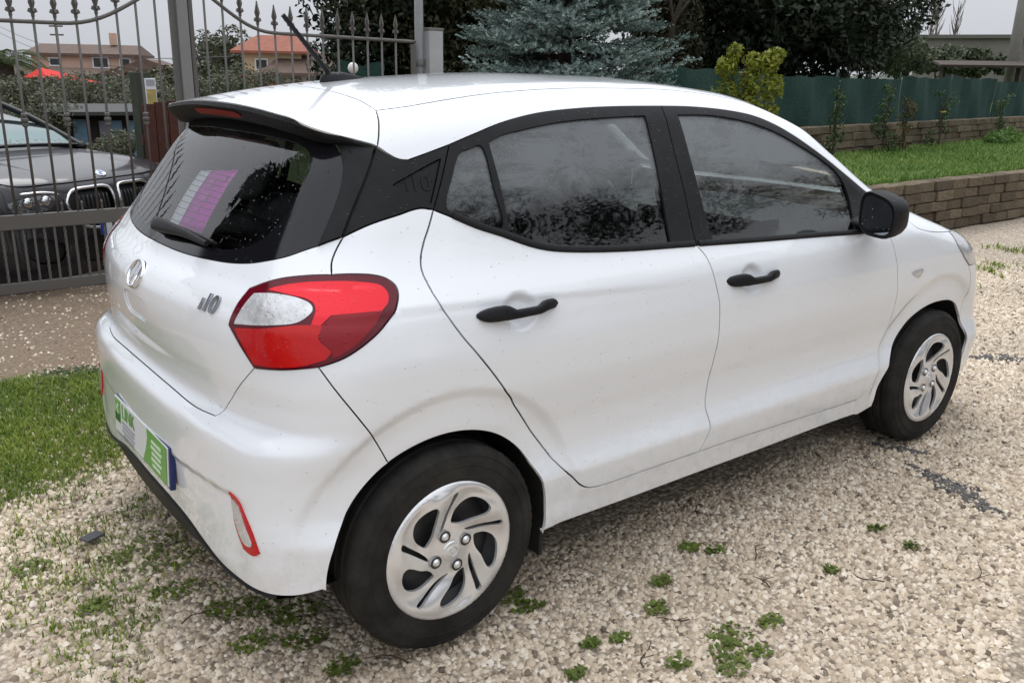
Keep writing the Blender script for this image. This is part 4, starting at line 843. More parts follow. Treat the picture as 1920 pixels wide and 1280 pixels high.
# purple and white leaflet lying on the shelf against the rear glass (a thing of its own)
P_MAG = mat('leaflet_magenta', (.60, .02, .50), .35); P_PAP = mat('leaflet_white', (.72, .74, .78), .5)
lf = empty('leaflet', (-.335, .06, 1.03), 0, 'purple and white printed leaflet standing inside the rear window of the white hatchback', 'leaflet')
def leaf(a, b, name, mt, parent, lift=0):
    """strip of the sheet between two fractions of its width, gently curled"""
    m = MB(); R = []
    for t_ in np.linspace(0, 1, 9):
        q = lambda s_: np.array([-.334, .205-.29*s_, 1.03+.012*s_])+(np.array([.112, -.004, .152]) + np.array([.008, 0, .016])*s_)*t_+np.array([-.75, 0, .45])*(lift+.008*math.sin(t_*2.6))-np.array([-.335, .06, 1.03])
        R.append([q(a+(b-a)*k/4) for k in range(5)])
    m.loft(R, close=False, cap=False); o = m.build(name, mt, parent, True); sd_ = o.modifiers.new('thickness', 'SOLIDIFY'); sd_.thickness = .0012; return o
wsheet = leaf(0, .30, 'white_strip', P_PAP, lf); psheet = leaf(.30, 1, 'purple_sheet', P_MAG, lf)
P_PINK = mat('leaflet_pink_print', (.52, .10, .44), .45); P_PGREY = mat('leaflet_grey_print', (.45, .46, .52), .5)
for k, (a, b, z0, z1) in enumerate(((.48, .62, .70, .86), (.50, .70, .45, .62), (.55, .66, .30, .40), (.46, .60, .12, .20), (.75, .9, .8, .9))):
    m = MB(); R = []
    for t_ in np.linspace(z0, z1, 4):
        q = lambda s_: np.array([-.334, .205-.29*s_, 1.03+.012*s_])+(np.array([.112, -.004, .152]) + np.array([.008, 0, .016])*s_)*t_+np.array([-.75, 0, .45])*(.003+.008*math.sin(t_*2.6))-np.array([-.335, .06, 1.03])
        R.append([q(a+(b-a)*i_/4+.01*math.sin(9*t_+k)) for i_ in range(5)])
    m.loft(R, close=False, cap=False); m.build('pink_print', P_PINK, psheet)

# heating wires printed on the inside of the rear pane
HW_ = mat('heating_wire', (.02, .015, .012), .5)
for k in range(11):
    zz = 1.075+k*.0205; hw_ = .44-.05*abs(k-4)/6; c = spline([(-.38, y, zz+.012*(y/.45)**2) for y in np.linspace(-hw_, hw_, 9)], .06); p, n = on_body(c, BALL); m = MB(); m.tube([tuple(q) for q in p-n*.004], .0009, 4, cap=False); m.build('heating_line', HW_, gate)
# ================================================================== ground
def node_mat(name):
    m = bpy.data.materials.new(name); m.use_nodes = True; return m, m.node_tree, m.node_tree.nodes, m.node_tree.nodes['Principled BSDF']
def gravel_material():
    m, t, N, b = node_mat('gravel_ground'); lk = t.links.new
    tc = N.new('ShaderNodeTexCoord'); vo = N.new('ShaderNodeTexVoronoi'); vo.inputs['Scale'].default_value = 62; lk(tc.outputs['Object'], vo.inputs['Vector'])
    sep = N.new('ShaderNodeSeparateColor'); lk(vo.outputs['Color'], sep.inputs[0])
    cr = N.new('ShaderNodeValToRGB'); e = cr.color_ramp.elements; e[0].position = 0; e[0].color = (.24, .19, .14, 1); e[1].position = 1; e[1].color = (.66, .57, .465, 1)
    x = e.new(.35); x.color = (.46, .375, .285, 1); x = e.new(.75); x.color = (.57, .475, .37, 1); lk(sep.outputs[0], cr.inputs[0])
    dk = N.new('ShaderNodeMapRange'); dk.inputs['From Min'].default_value = .30; dk.inputs['From Max'].default_value = .62; dk.inputs['To Min'].default_value = 1; dk.inputs['To Max'].default_value = .62; lk(vo.outputs['Distance'], dk.inputs['Value'])
    sc = N.new('ShaderNodeVectorMath'); sc.operation = 'SCALE'; lk(cr.outputs[0], sc.inputs[0]); lk(dk.outputs[0], sc.inputs['Scale'])
    # patches: bare brown soil by the gate (attribute), dark damp stains
    at = N.new('ShaderNodeAttribute'); at.attribute_name = 'soil'
    nz = N.new('ShaderNodeTexNoise'); nz.inputs['Scale'].default_value = 3.5; nz.inputs['Detail'].default_value = 8; lk(tc.outputs['Object'], nz.inputs['Vector'])
    ad = N.new('ShaderNodeMath'); ad.operation = 'ADD'; lk(at.outputs['Fac'], ad.inputs[0]); lk(nz.outputs['Fac'], ad.inputs[1])
    mk = N.new('ShaderNodeMapRange'); mk.inputs['From Min'].default_value = .85; mk.inputs['From Max'].default_value = 1.25; lk(ad.outputs[0], mk.inputs['Value'])
    soil = N.new('ShaderNodeTexNoise'); soil.inputs['Scale'].default_value = 60; soil.inputs['Detail'].default_value = 6; lk(tc.outputs['Object'], soil.inputs['Vector'])
    sr = N.new('ShaderNodeValToRGB'); e = sr.color_ramp.elements; e[0].position = .3; e[0].color = (.10, .068, .042, 1); e[1].position = .72; e[1].color = (.27, .20, .14, 1); lk(soil.outputs['Fac'], sr.inputs[0])
    mx = N.new('ShaderNodeMix'); mx.data_type = 'RGBA'; lk(mk.outputs[0], mx.inputs[0]); lk(sc.outputs[0], mx.inputs[6]); lk(sr.outputs[0], mx.inputs[7])
    # moss / earth tone, attribute
    a2 = N.new('ShaderNodeAttribute'); a2.attribute_name = 'moss'; ad2 = N.new('ShaderNodeMath'); ad2.operation = 'ADD'; lk(a2.outputs['Fac'], ad2.inputs[0]); lk(nz.outputs['Fac'], ad2.inputs[1])
    mk2 = N.new('ShaderNodeMapRange'); mk2.inputs['From Min'].default_value = .95; mk2.inputs['From Max'].default_value = 1.3; lk(ad2.outputs[0], mk2.inputs['Value'])
    mx2 = N.new('ShaderNodeMix'); mx2.data_type = 'RGBA'; lk(mk2.outputs[0], mx2.inputs[0]); lk(mx.outputs[2], mx2.inputs[6]); mx2.inputs[7].default_value = (.085, .085, .03, 1)
    lk(mx2.outputs[2], b.inputs['Base Color']); b.inputs['Roughness'].default_value = .85
    bp = N.new('ShaderNodeBump'); bp.inputs['Strength'].default_value = .8; bp.inputs['Distance'].default_value = .008; bp.invert = True; lk(vo.outputs['Distance'], bp.inputs['Height']); lk(bp.outputs[0], b.inputs['Normal'])
    return m
GRAVEL = gravel_material()
def nz2(x, y, s, seed=0):
    r = np.random.default_rng(seed); v = 0
    for k in range(6):
        a, b_, p = r.uniform(-1, 1), r.uniform(-1, 1), r.uniform(0, 6.28); v = v+np.sin((x*a+y*b_)*s*(1+.5*k)+p)/(1+.6*k)
    return v/2.6
def ground_z(x, y):
    """height of the land: level yard, falling away behind the gate and into the valley"""
    x = np.asarray(x, float); y = np.asarray(y, float)
    z = .012*nz2(x, y, 1.4, 3)-.012
    left = 1-ss(3.2, 4.6, x)
    z = z-left*(.24*ss(4.1, 5.0, y)+2.6*ss(6.5, 16, y))
    z = z-(1-left)*2.0*ss(14, 30, y)
    z = z-3.2*ss(16, 60, np.hypot(x-4, y))*ss(-5, 12, y)*1.0
    z = z+0.0*x
    return z
def grid_ground(name, x0, x1, y0, y1, n, zf, mt):
    xs = np.concatenate([np.linspace(x0, -3, 14)[:-1], np.linspace(-3, 14, n), np.linspace(14, x1, 24)[1:]]); ys = np.concatenate([np.linspace(y0, -4, 10)[:-1], np.linspace(-4, 8, n), np.linspace(8, 60, 30)[1:], np.linspace(60, y1, 8)[1:]])
    gx, gy = np.meshgrid(xs, ys); z = zf(gx, gy); V = np.stack([gx.ravel(), gy.ravel(), z.ravel()], 1); nx = len(xs); i, j = np.meshgrid(np.arange(nx-1), np.arange(len(ys)-1)); a = (j*nx+i).ravel()
    F = np.stack([a, a+1, a+nx+1, a+nx], 1); me = mesh_np(name, V, F); o = obj(name, me, None, mt)
    at = me.attributes.new('soil', 'FLOAT', 'POINT'); X, Y = V[:, 0], V[:, 1]
    soil = np.clip(ss(1.75, 2.3, Y)*(1-ss(3.6, 4.6, X)), 0, 1)*.95+ss(6, 9, Y)*.6
    at.data.foreach_set('value', soil.astype(np.float32))
    at = me.attributes.new('moss', 'FLOAT', 'POINT'); at.data.foreach_set('value', moss_amt(X, Y).astype(np.float32)); return o
def moss_amt(x, y):
    """turf left of the tailgate, thinning out into moss below the bumper; 0..1"""
    d = np.hypot((x+.75)/.95, (y-1.62)/.88); a = 1-ss(.70, 1.15, d+.18*nz2(x, y, 5, 8))
    b_ = .42*(1-ss(.5, 1.05, np.hypot((x+.55)/.55, (y-.15)/.85)+.25*nz2(x, y, 8, 9)))
    return np.clip(np.maximum(a, b_), 0, 1)
tag(grid_ground('ground', -60, 260, -60, 400, 90, ground_z, GRAVEL), kind='structure')
# ------------------------------------------------------------------ loose crushed stone lying on it
def scatter(n, x0, x1, y0, y1, keep, rng):
    p = np.stack([rng.uniform(x0, x1, n), rng.uniform(y0, y1, n)], 1); return p[keep(p[:, 0], p[:, 1]) > rng.random(n)]
def rotm(q):
    q = q/np.linalg.norm(q, axis=1)[:, None]; w, x, y, z = q.T
    return np.stack([np.stack([1-2*(y*y+z*z), 2*(x*y-z*w), 2*(x*z+y*w)], 1), np.stack([2*(x*y+z*w), 1-2*(x*x+z*z), 2*(y*z-x*w)], 1), np.stack([2*(x*z-y*w), 2*(y*z+x*w), 1-2*(x*x+y*y)], 1)], 1)
BOXV = np.array([(-1, -1, -1), (1, -1, -1), (1, 1, -1), (-1, 1, -1), (-1, -1, 1), (1, -1, 1), (1, 1, 1), (-1, 1, 1)], float)*.5
BOXF = np.array([(0, 2, 1), (0, 3, 2), (4, 5, 6), (4, 6, 7), (0, 1, 5), (0, 5, 4), (1, 2, 6), (1, 6, 5), (2, 3, 7), (2, 7, 6), (3, 0, 4), (3, 4, 7)])
def vis_cone(x, y, lo=-.66, hi=.66):
    dx, dy = x-CAM_LOC[0], y-CAM_LOC[1]; f_ = dx*math.cos(yaw)+dy*math.sin(yaw); r_ = dx*math.sin(yaw)-dy*math.cos(yaw); return (f_ > .8) & (r_/np.maximum(f_, .1) > lo) & (r_/np.maximum(f_, .1) < hi), f_
def stones(name, P, size, rng, mt, sink=.25):
    n = len(P); s_ = size*np.clip(rng.lognormal(0, .32, n), .5, 1.9)[:, None]*np.stack([rng.uniform(.8, 1.35, n), rng.uniform(.7, 1.1, n), rng.uniform(.4, .7, n)], 1)
    V = BOXV[None]*s_[:, None, :]*rng.uniform(.55, 1.15, (n, 8, 3)); q = np.stack([np.ones(n), rng.normal(0, .22, n), rng.normal(0, .22, n), rng.normal(0, 1.5, n)], 1)
    V = np.einsum('nij,nkj->nki', rotm(q), V); z = ground_z(P[:, 0], P[:, 1])+s_[:, 2]*(.5-sink); V[:, :, 0] += P[:, 0:1]; V[:, :, 1] += P[:, 1:2]; V[:, :, 2] += z[:, None]
    F = (BOXF[None]+np.arange(n)[:, None, None]*8).reshape(-1, 3); me = mesh_np(name, V.reshape(-1, 3), F, False)
    at = me.attributes.new('tone', 'FLOAT', 'POINT'); at.data.foreach_set('value', np.repeat(rng.random(n), 8).astype(np.float32)); return obj(name, me, None, mt)
def chips(name, P, size, rng, mt):
    """sharp little chips: five-cornered base, blunt off-centre top"""
    n = len(P); s_ = size*np.clip(rng.lognormal(0, .30, n), .55, 1.8); a = (np.arange(5)[None]+rng.uniform(-.3, .3, (n, 5)))*2*np.pi/5+rng.uniform(0, 6.28, (n, 1)); r = s_[:, None]*rng.uniform(.42, .68, (n, 5)); z = ground_z(P[:, 0], P[:, 1])-.002
    V = np.zeros((n, 7, 3)); V[:, :5, 0] = P[:, 0:1]+np.cos(a)*r; V[:, :5, 1] = P[:, 1:2]+np.sin(a)*r; V[:, :5, 2] = z[:, None]+rng.uniform(0, .25, (n, 5))*s_[:, None]
    for q, k in ((5, 0), (6, 2)): V[:, q, 0] = P[:, 0]+(np.cos(a[:, k])*r[:, k]*.38); V[:, q, 1] = P[:, 1]+np.sin(a[:, k])*r[:, k]*.38; V[:, q, 2] = z+s_*rng.uniform(.42, .72, n)
    f = np.array([(0, 1, 5), (4, 0, 5), (1, 6, 5), (1, 2, 6), (2, 3, 6), (3, 4, 6), (4, 5, 6)]); F = (f[None]+np.arange(n)[:, None, None]*7).reshape(-1, 3); me = mesh_np(name, V.reshape(-1, 3), F, False)
    at = me.attributes.new('tone', 'FLOAT', 'POINT'); at.data.foreach_set('value', np.repeat(rng.random(n), 7).astype(np.float32)); return obj(name, me, None, mt)
def stone_material():
    m, t, N, b = node_mat('crushed_stone'); lk = t.links.new; at = N.new('ShaderNodeAttribute'); at.attribute_name = 'tone'
    cr = N.new('ShaderNodeValToRGB'); e = cr.color_ramp.elements; e[0].position = 0; e[0].color = (.12, .09, .065, 1); e[1].position = 1; e[1].color = (.78, .70, .59, 1)
    for p, c in ((.05, (.24, .19, .14)), (.16, (.42, .33, .235)), (.55, (.585, .48, .36)), (.85, (.69, .585, .46))): x = e.new(p); x.color = (*c, 1)
    lk(at.outputs['Fac'], cr.inputs[0]); tc = N.new('ShaderNodeTexCoord'); nz = N.new('ShaderNodeTexNoise'); nz.inputs['Scale'].default_value = 1.1; nz.inputs['Detail'].default_value = 6; lk(tc.outputs['Object'], nz.inputs['Vector'])
    mr = N.new('ShaderNodeMapRange'); mr.inputs['From Min'].default_value = .3; mr.inputs['From Max'].default_value = .7; mr.inputs['To Min'].default_value = .82; mr.inputs['To Max'].default_value = 1.1; lk(nz.outputs['Fac'], mr.inputs['Value'])
    sc = N.new('ShaderNodeVectorMath'); sc.operation = 'SCALE'; lk(cr.outputs[0], sc.inputs[0]); lk(mr.outputs[0], sc.inputs['Scale']); lk(sc.outputs[0], b.inputs['Base Color']); b.inputs['Roughness'].default_value = .8
    return m
STONE = stone_material()
def keep_gravel(x, y):
    v, d = vis_cone(x, y); hid = (x > -.2) & (x < 2.9) & (y > -.55) & (y < 2.2)
    k = np.where(v & ~hid, np.clip(1.35-d*.105, .10, 1), 0); k = k*(1-.80*moss_amt(x, y))*(1-.965*ss(2.2, 2.8, y+.45+.25*nz2(x, y, 5, 12))*(1-ss(3.4, 4.2, x)))
    return k*(y < 4.6)
P_ = scatter(470000, -1.7, 7.0, -2.4, 4.2, keep_gravel, RNG)
k0 = int(len(P_)*.955); k1 = int(len(P_)*.993)
tag(chips('gravel', P_[:k0], .0140, RNG, STONE), 'pale beige crushed stone strewn over the yard', 'gravel', kind='stuff')
tag(stones('coarse_gravel', P_[k0:k1], .0125, RNG, STONE), 'rounder pale pebbles lying among the crushed gravel', 'gravel', kind='stuff')
tag(stones('dark_gravel', P_[k1:], .0115, RNG, mat('dark_stone', (.10, .075, .055), .85, var=.7, vscale=9, vcol2=(.20, .16, .12))), 'scattered dark brown stone chips among the pale gravel', 'gravel', kind='stuff')
# ------------------------------------------------------------------ grass, as blades
def blades(name, P, Z, h, w, rng, mt, lean=.6):
    n = len(P); a = rng.uniform(0, 2*np.pi, n); hh = h*rng.uniform(.45, 1.25, n); ww = w*rng.uniform(.7, 1.3, n); l = rng.uniform(.1, lean, n)*hh; d = np.stack([np.cos(a), np.sin(a)], 1); s_ = np.stack([-d[:, 1], d[:, 0]], 1)
    V = np.zeros((n, 5, 3)); V[:, 0, :2] = P-s_*ww[:, None]; V[:, 1, :2] = P+s_*ww[:, None]; V[:, 2, :2] = P+s_*ww[:, None]*.7+d*l[:, None]*.4; V[:, 3, :2] = P-s_*ww[:, None]*.7+d*l[:, None]*.4; V[:, 4, :2] = P+d*l[:, None]*1.3
    V[:, 0, 2] = Z; V[:, 1, 2] = Z; V[:, 2, 2] = Z+hh*.6; V[:, 3, 2] = Z+hh*.6; V[:, 4, 2] = Z+hh
    b = np.arange(n)[:, None]*5; F = np.concatenate([b+np.array([[0, 1, 2]]), b+np.array([[0, 2, 3]]), b+np.array([[3, 2, 4]])], 0); me = mesh_np(name, V.reshape(-1, 3), F, False)
    at = me.attributes.new('tone', 'FLOAT', 'POINT'); at.data.foreach_set('value', np.repeat(rng.random(n), 5).astype(np.float32)); return obj(name, me, None, mt)
def leaf_material(name, cols, rough=.55, trans=.25, vs=1.2, spec=.3):
    """cols: ramp from the dark to the pale leaves; large soft patches of tone over the plant"""
    m, t, N, b = node_mat(name); lk = t.links.new; at = N.new('ShaderNodeAttribute'); at.attribute_name = 'tone'; tc = N.new('ShaderNodeTexCoord'); nz = N.new('ShaderNodeTexNoise'); nz.inputs['Scale'].default_value = vs; nz.inputs['Detail'].default_value = 4; lk(tc.outputs['Object'], nz.inputs['Vector'])
    mm = N.new('ShaderNodeMath'); mm.operation = 'MULTIPLY_ADD'; mm.inputs[1].default_value = .55; lk(at.outputs['Fac'], mm.inputs[0]); m3 = N.new('ShaderNodeMapRange'); m3.inputs['From Min'].default_value = .3; m3.inputs['From Max'].default_value = .7; m3.inputs['To Max'].default_value = .45; lk(nz.outputs['Fac'], m3.inputs['Value']); lk(m3.outputs[0], mm.inputs[2])
    cr = N.new('ShaderNodeValToRGB'); e = cr.color_ramp.elements; n = len(cols); e[0].color = (*cols[0], 1); e[1].color = (*cols[-1], 1)
    for k in range(1, n-1): x = e.new(k/(n-1)); x.color = (*cols[k], 1)
    lk(mm.outputs[0], cr.inputs[0]); lk(cr.outputs[0], b.inputs['Base Color']); b.inputs['Roughness'].default_value = rough; b.inputs['Specular IOR Level'].default_value = spec
    if trans:
        tr = N.new('ShaderNodeBsdfTranslucent'); lk(cr.outputs[0], tr.inputs[0]); ms = N.new('ShaderNodeMixShader'); ms.inputs[0].default_value = trans; lk(b.outputs[0], ms.inputs[1]); lk(tr.outputs[0], ms.inputs[2]); lk(ms.outputs[0], N['Material Output'].inputs['Surface'])
    return m
GRASS = leaf_material('grass_blades', [(.065, .105, .016), (.125, .195, .026), (.22, .29, .04), (.36, .40, .08)], vs=2.6)
MOSS = leaf_material('weed_leaves', [(.035, .05, .012), (.07, .10, .02), (.12, .16, .035)], vs=3)
p = scatter(150000, -1.9, .5, -1.2, 2.8, lambda x, y: np.clip(moss_amt(x, y)*1.35-.32-.50*nz2(x, y, 11, 4)-.2*nz2(x, y, 31, 5), 0, 1)*vis_cone(x, y, -.8, .8)[0]*((x < .2) | (y < -.9))*np.where((np.abs(y) < .6) & (x > -.38), 0, 1), RNG)
tag(blades('short_turf', p, ground_z(p[:, 0], p[:, 1]), .012+.020*moss_amt(p[:, 0], p[:, 1]), .0026, RNG, GRASS, 1.2), 'short green turf beside the tailgate of the white hatchback', 'grass', kind='stuff')
# weeds: rosettes of little leaves pushing through the gravel
def rosettes(name, spots, mt, rng):
    V = []; F = []; T = []; b = 0
    for (x, y, r) in spots:
        n = int(30+r*1500)
        for k in range(n):
            a = rng.uniform(0, 6.28); d = r*math.sqrt(rng.random()); px_, py_ = x+d*math.cos(a)*1.4, y+d*math.sin(a); L_ = rng.uniform(.008, .020)*(1 if r < .08 else 1.3); w = L_*rng.uniform(.3, .5); az_ = rng.uniform(0, 6.28); up_ = rng.uniform(.1, .9); c, s_ = math.cos(az_), math.sin(az_); z = float(ground_z(px_, py_))+.008
            V += [(px_, py_, z), (px_+c*L_*.5-s_*w, py_+s_*L_*.5+c*w, z+L_*.4*up_), (px_+c*L_, py_+s_*L_, z+L_*.7*up_), (px_+c*L_*.5+s_*w, py_+s_*L_*.5-c*w, z+L_*.4*up_)]; F.append((b, b+1, b+2, b+3)); b += 4; T += [rng.random()]*4
    me = mesh_np(name, np.array(V), np.array(F), False); at = me.attributes.new('tone', 'FLOAT', 'POINT'); at.data.foreach_set('value', np.array(T, np.float32)); return obj(name, me, None, mt)
WEEDS = [(.28, -.71, .06), (.29, -.79, .05), (.66, -1.23, .07), (.60, -1.28, .06), (.81, -1.26, .045), (.45, -1.23, .035), (.59, -1.02, .04), (.40, -1.06, .03), (.71, -.93, .035), (.67, -1.33, .035), (.55, -1.33, .05), (.32, -1.03, .03), (.94, -.83, .04), (1.55, -1.27, .03), (1.57, -1.13, .03), (-.34, -.32, .08), (-.41, -.28, .07), (-.44, .08, .11), (-.44, .25, .11), (-.26, -.42, .08), (-.27, -.71, .05), (-.42, -.48, .06), (-.71, -.05, .05), (-.82, .28, .06), (1.0, -.9, .04), (1.2, -1.2, .03), (.2, -1.1, .03), (-.5, -.1, .07), (-.3, -.55, .06), (-.6, .2, .06)]
tag(rosettes('weeds', [(x, y, r*.72) for x, y, r in WEEDS], leaf_material('bright_weed_leaves', [(.05, .075, .014), (.11, .155, .025), (.21, .26, .05)], vs=6), RNG), 'low green weeds pushing up through the gravel around the white hatchback', 'weeds', kind='stuff')
tag(rosettes('dark_weed_clump', [(-.41, 2.15, .17), (-.30, 2.2, .10)], leaf_material('dark_weed', [(.02, .05, .012), (.04, .085, .02)], vs=4), RNG), 'dark bushy weed clump at the edge of the turf', 'weeds', kind='stuff')
p = scatter(5000, 5.6, 8.0, .45, 1.3, lambda x, y: np.clip(-.1+.9*nz2(x, y, 9, 21), 0, 1), RNG)
tag(blades('gravel_grass', p, ground_z(p[:, 0], p[:, 1]), .05, .006, RNG, GRASS, 1.2), 'thin grass growing in the gravel drive before the block wall', 'grass', kind='stuff')
# dark asphalt crumbs pressed into the gravel
TAR = mat('tar_crumbs', (.105, .10, .098), .75, bump=.8, bscale=90, dist=.01, var=.5, vscale=30, vcol2=(.20, .185, .165))
def tar_patch(c, L_, w, ang, n, label):
    r = np.random.default_rng(int(abs(c[0]*100))); t = r.normal(0, .40, n); u = r.normal(0, .33, n)*(1-.6*np.clip(np.abs(t), 0, 1)); ca, sa = math.cos(ang), math.sin(ang)
    P = np.stack([c[0]+(t*L_*ca-u*w*sa), c[1]+(t*L_*sa+u*w*ca)], 1); o = stones('tar_patch', P, .0125, r, TAR, .2); tag(o, label, 'tar patch', kind='stuff'); o['kind'] = 'stuff'
tar_patch((2.11, -1.14), .24, .085, math.radians(-110), 520, 'dark patch of tar crumbs in the gravel near the front wheel')
tar_patch((2.30, -.80), .12, .05, math.radians(-60), 120, 'thin scatter of tar crumbs just beside the front tyre')
tar_patch((4.02, -.45), .28, .12, math.radians(-40), 320, 'dark patch of tar crumbs far down the gravel drive')
m = MB(); m.box((-.63, .34, .012), (.065, .045, .006), rz=.4, bev=.002); tag(m.build('slate_chip', mat('slate', (.05, .052, .058), .6)), 'flat dark slate chip lying on the gravel', 'stone')
# twigs and dead leaves
TWIG = mat('dead_twig', (.07, .045, .028), .8)
for k, (x, y, a, L_) in enumerate(((1.05, -1.02, .4, .12), (1.25, -1.35, 1.9, .10), (.35, -1.20, .9, .13), (.62, -1.12, 2.6, .10), (1.5, -1.5, .1, .09), (-.12, -.80, 2.2, .12), (.95, -1.15, 1.2, .08), (-.55, -.30, .3, .11))):
    m = MB(); pts = [(x+math.cos(a+.3*math.sin(3*t+k))*L_*t, y+math.sin(a+.3*math.sin(3*t+k))*L_*t, float(ground_z(x, y))+.014+.008*math.sin(t*4+k)) for t in np.linspace(0, 1, 6)]; m.tube(pts, [.0024, .0024, .002, .0018, .0015, .001], 6)
    m.tube([pts[2], (pts[2][0]+.03, pts[2][1]-.02, pts[2][2]+.01)], .0012, 5); tag(m.build('twig', TWIG, None, True), 'short dead brown twig lying on the pale gravel', 'twig', 'twigs on the gravel')
# ================================================================== terraces and block walls on the right
LAWN = mat('lawn_soil', (.05, .085, .02), .95, var=.8, vscale=3, vcol2=(.085, .12, .03), bump=.6, bscale=40, dist=.03)
def sheet(name, pts, mt, skirt=.6):
    m = MB(); n = len(pts); m.add(list(pts)+[(x, y, z-skirt) for x, y, z in pts], [tuple(range(n))]+[(i, n+i, n+(i+1) % n, (i+1) % n) for i in range(n)]); return m.build(name, mt)
tag(sheet('lawn_terrace', [(4.2, 2.22, .50), (40, 2.22, .50), (40, 9.5, .50), (4.2, 5.0, .50)], LAWN), kind='structure')
wa, wb = np.array([6.4, 4.22]), np.array([24.0, 6.25]); wd = (wb-wa)/np.linalg.norm(wb-wa); wn = np.array([-wd[1], wd[0]])
tag(sheet('upper_terrace', [(*(wa-wd*2+wn*.2), .86), (*(wb+wd*14+wn*.2), .86), (60, 40, .86), (5.5, 16, .86), (3.4, 5.2, .50)], LAWN, .9), kind='structure')
TUFF = mat('tuff_block', (.25, .192, .122), .95, var=.75, vscale=5, vcol2=(.075, .066, .05), bump=.9, bscale=38, dist=.02, obrand=.28)
MORT = mat('mortar', (.16, .145, .115), .95, bump=.6, bscale=60, dist=.01, var=.6, vscale=14)
def block_mesh(seed):
    r = np.random.default_rng(seed); bm = bmesh.new(); bmesh.ops.create_cube(bm, size=1); bmesh.ops.bevel(bm, geom=bm.edges[:], offset=.055, segments=1, affect='EDGES')
    for v in bm.verts: v.co += Vector(r.uniform(-.022, .022, 3).tolist())
    me = bpy.data.meshes.new('stone_block'); bm.to_mesh(me); bm.free(); me.materials.append(TUFF); return me
BLK = [block_mesh(k) for k in range(8)]
def block_wall(label, a, d, n, length, z0, rows, rh, bl, depth, rng):
    w = empty('block_wall', (a[0], a[1], z0), math.atan2(d[1], d[0]), label, 'wall')
    m = MB(); m.box((length/2, depth*.5+.03, rows*rh*.5-.01), (length, depth*.8, rows*rh-.03)); m.build('mortar_core', MORT, w)
    for r_ in range(rows):
        x = -(r_ % 2)*bl*.5
        while x < length:
            L_ = bl*rng.uniform(.86, 1.14)
            if x+L_ > .02:
                o = obj('stone_block', BLK[rng.integers(8)], w); o.location = (x+L_/2, depth*.5+rng.uniform(-.018, .014), (r_+.5)*rh); o.scale = (L_-.012, depth*rng.uniform(.96, 1.0), rh*rng.uniform(.89, .96)); o.rotation_euler = (0, rng.uniform(-.012, .012), rng.choice([0, math.pi])+rng.uniform(-.02, .02))
            x += L_
    return w
block_wall('low brown stone block wall along the gravel drive, holding up the lawn', (4.4, 2.04), (1, 0), None, 9.6, 0, 5, .106, .31, .20, RNG)
block_wall('brown stone block wall at the back of the lawn under the green netting', wa, wd, None, 14.5, .49, 4, .105, .33, .20, RNG)
# lawn grass
p = scatter(125000, 4.5, 18.5, 2.22, 5.6, lambda x, y: vis_cone(x, y, .10, .95)[0]*np.where(vis_cone(x, y, .36, .62)[0], 1, .5)*np.clip(1.2-.04*(x-5), .2, 1)*((y-wa[1])-(x-wa[0])*(wd[1]/wd[0]) < .0)*np.clip(.9+.5*nz2(x, y, 4, 31), .25, 1), RNG)
tag(blades('lawn_grass', p, .50+0*p[:, 0], .068, .0066, RNG, leaf_material('lawn_blades', [(.06, .115, .02), (.10, .185, .03), (.16, .26, .045), (.25, .31, .08)], vs=.9), 1.1), 'fresh green lawn grass between the two block walls', 'grass', kind='stuff')
# green shade netting on thin posts behind the upper wall
NET = mat('green_shade_net', (.008, .036, .029), .85, var=.7, vscale=2.5, vcol2=(.018, .060, .047), bump=.6, bscale=26, dist=.02)
NETP = mat('net_post_green', (.02, .05, .04), .6)
nf = empty('netting_fence', (wa[0], wa[1], .86), math.atan2(wd[1], wd[0]), 'dark green shade netting stretched on thin posts above the garden wall', 'fence')
for k in range(1, 9):
    m = MB(); X0, X1 = -2.2+k*2.1, -.1+k*2.1; R = []
    for x in np.linspace(X0, X1-.01, 16):
        t = (x-X0)/2.1; R.append([(x, .26+.025*math.sin(x*5+z*4)+.02*math.sin(x*13), z+(0 if z < .7 else -.02*math.sin(t*math.pi)+.012*math.sin(x*9))) for z in np.linspace(-.05, .72+.04*math.sin(k*1.7), 9)])
    m.loft(R, close=False, cap=False); m.build('net_panel', NET, nf, True)
for k in range(1, 10):
    m = MB(); m.tube([(-2.2+k*2.1, .30, -.2), (-2.2+k*2.1, .30, .80)], .018, 6); m.build('net_post', NETP, nf, True)
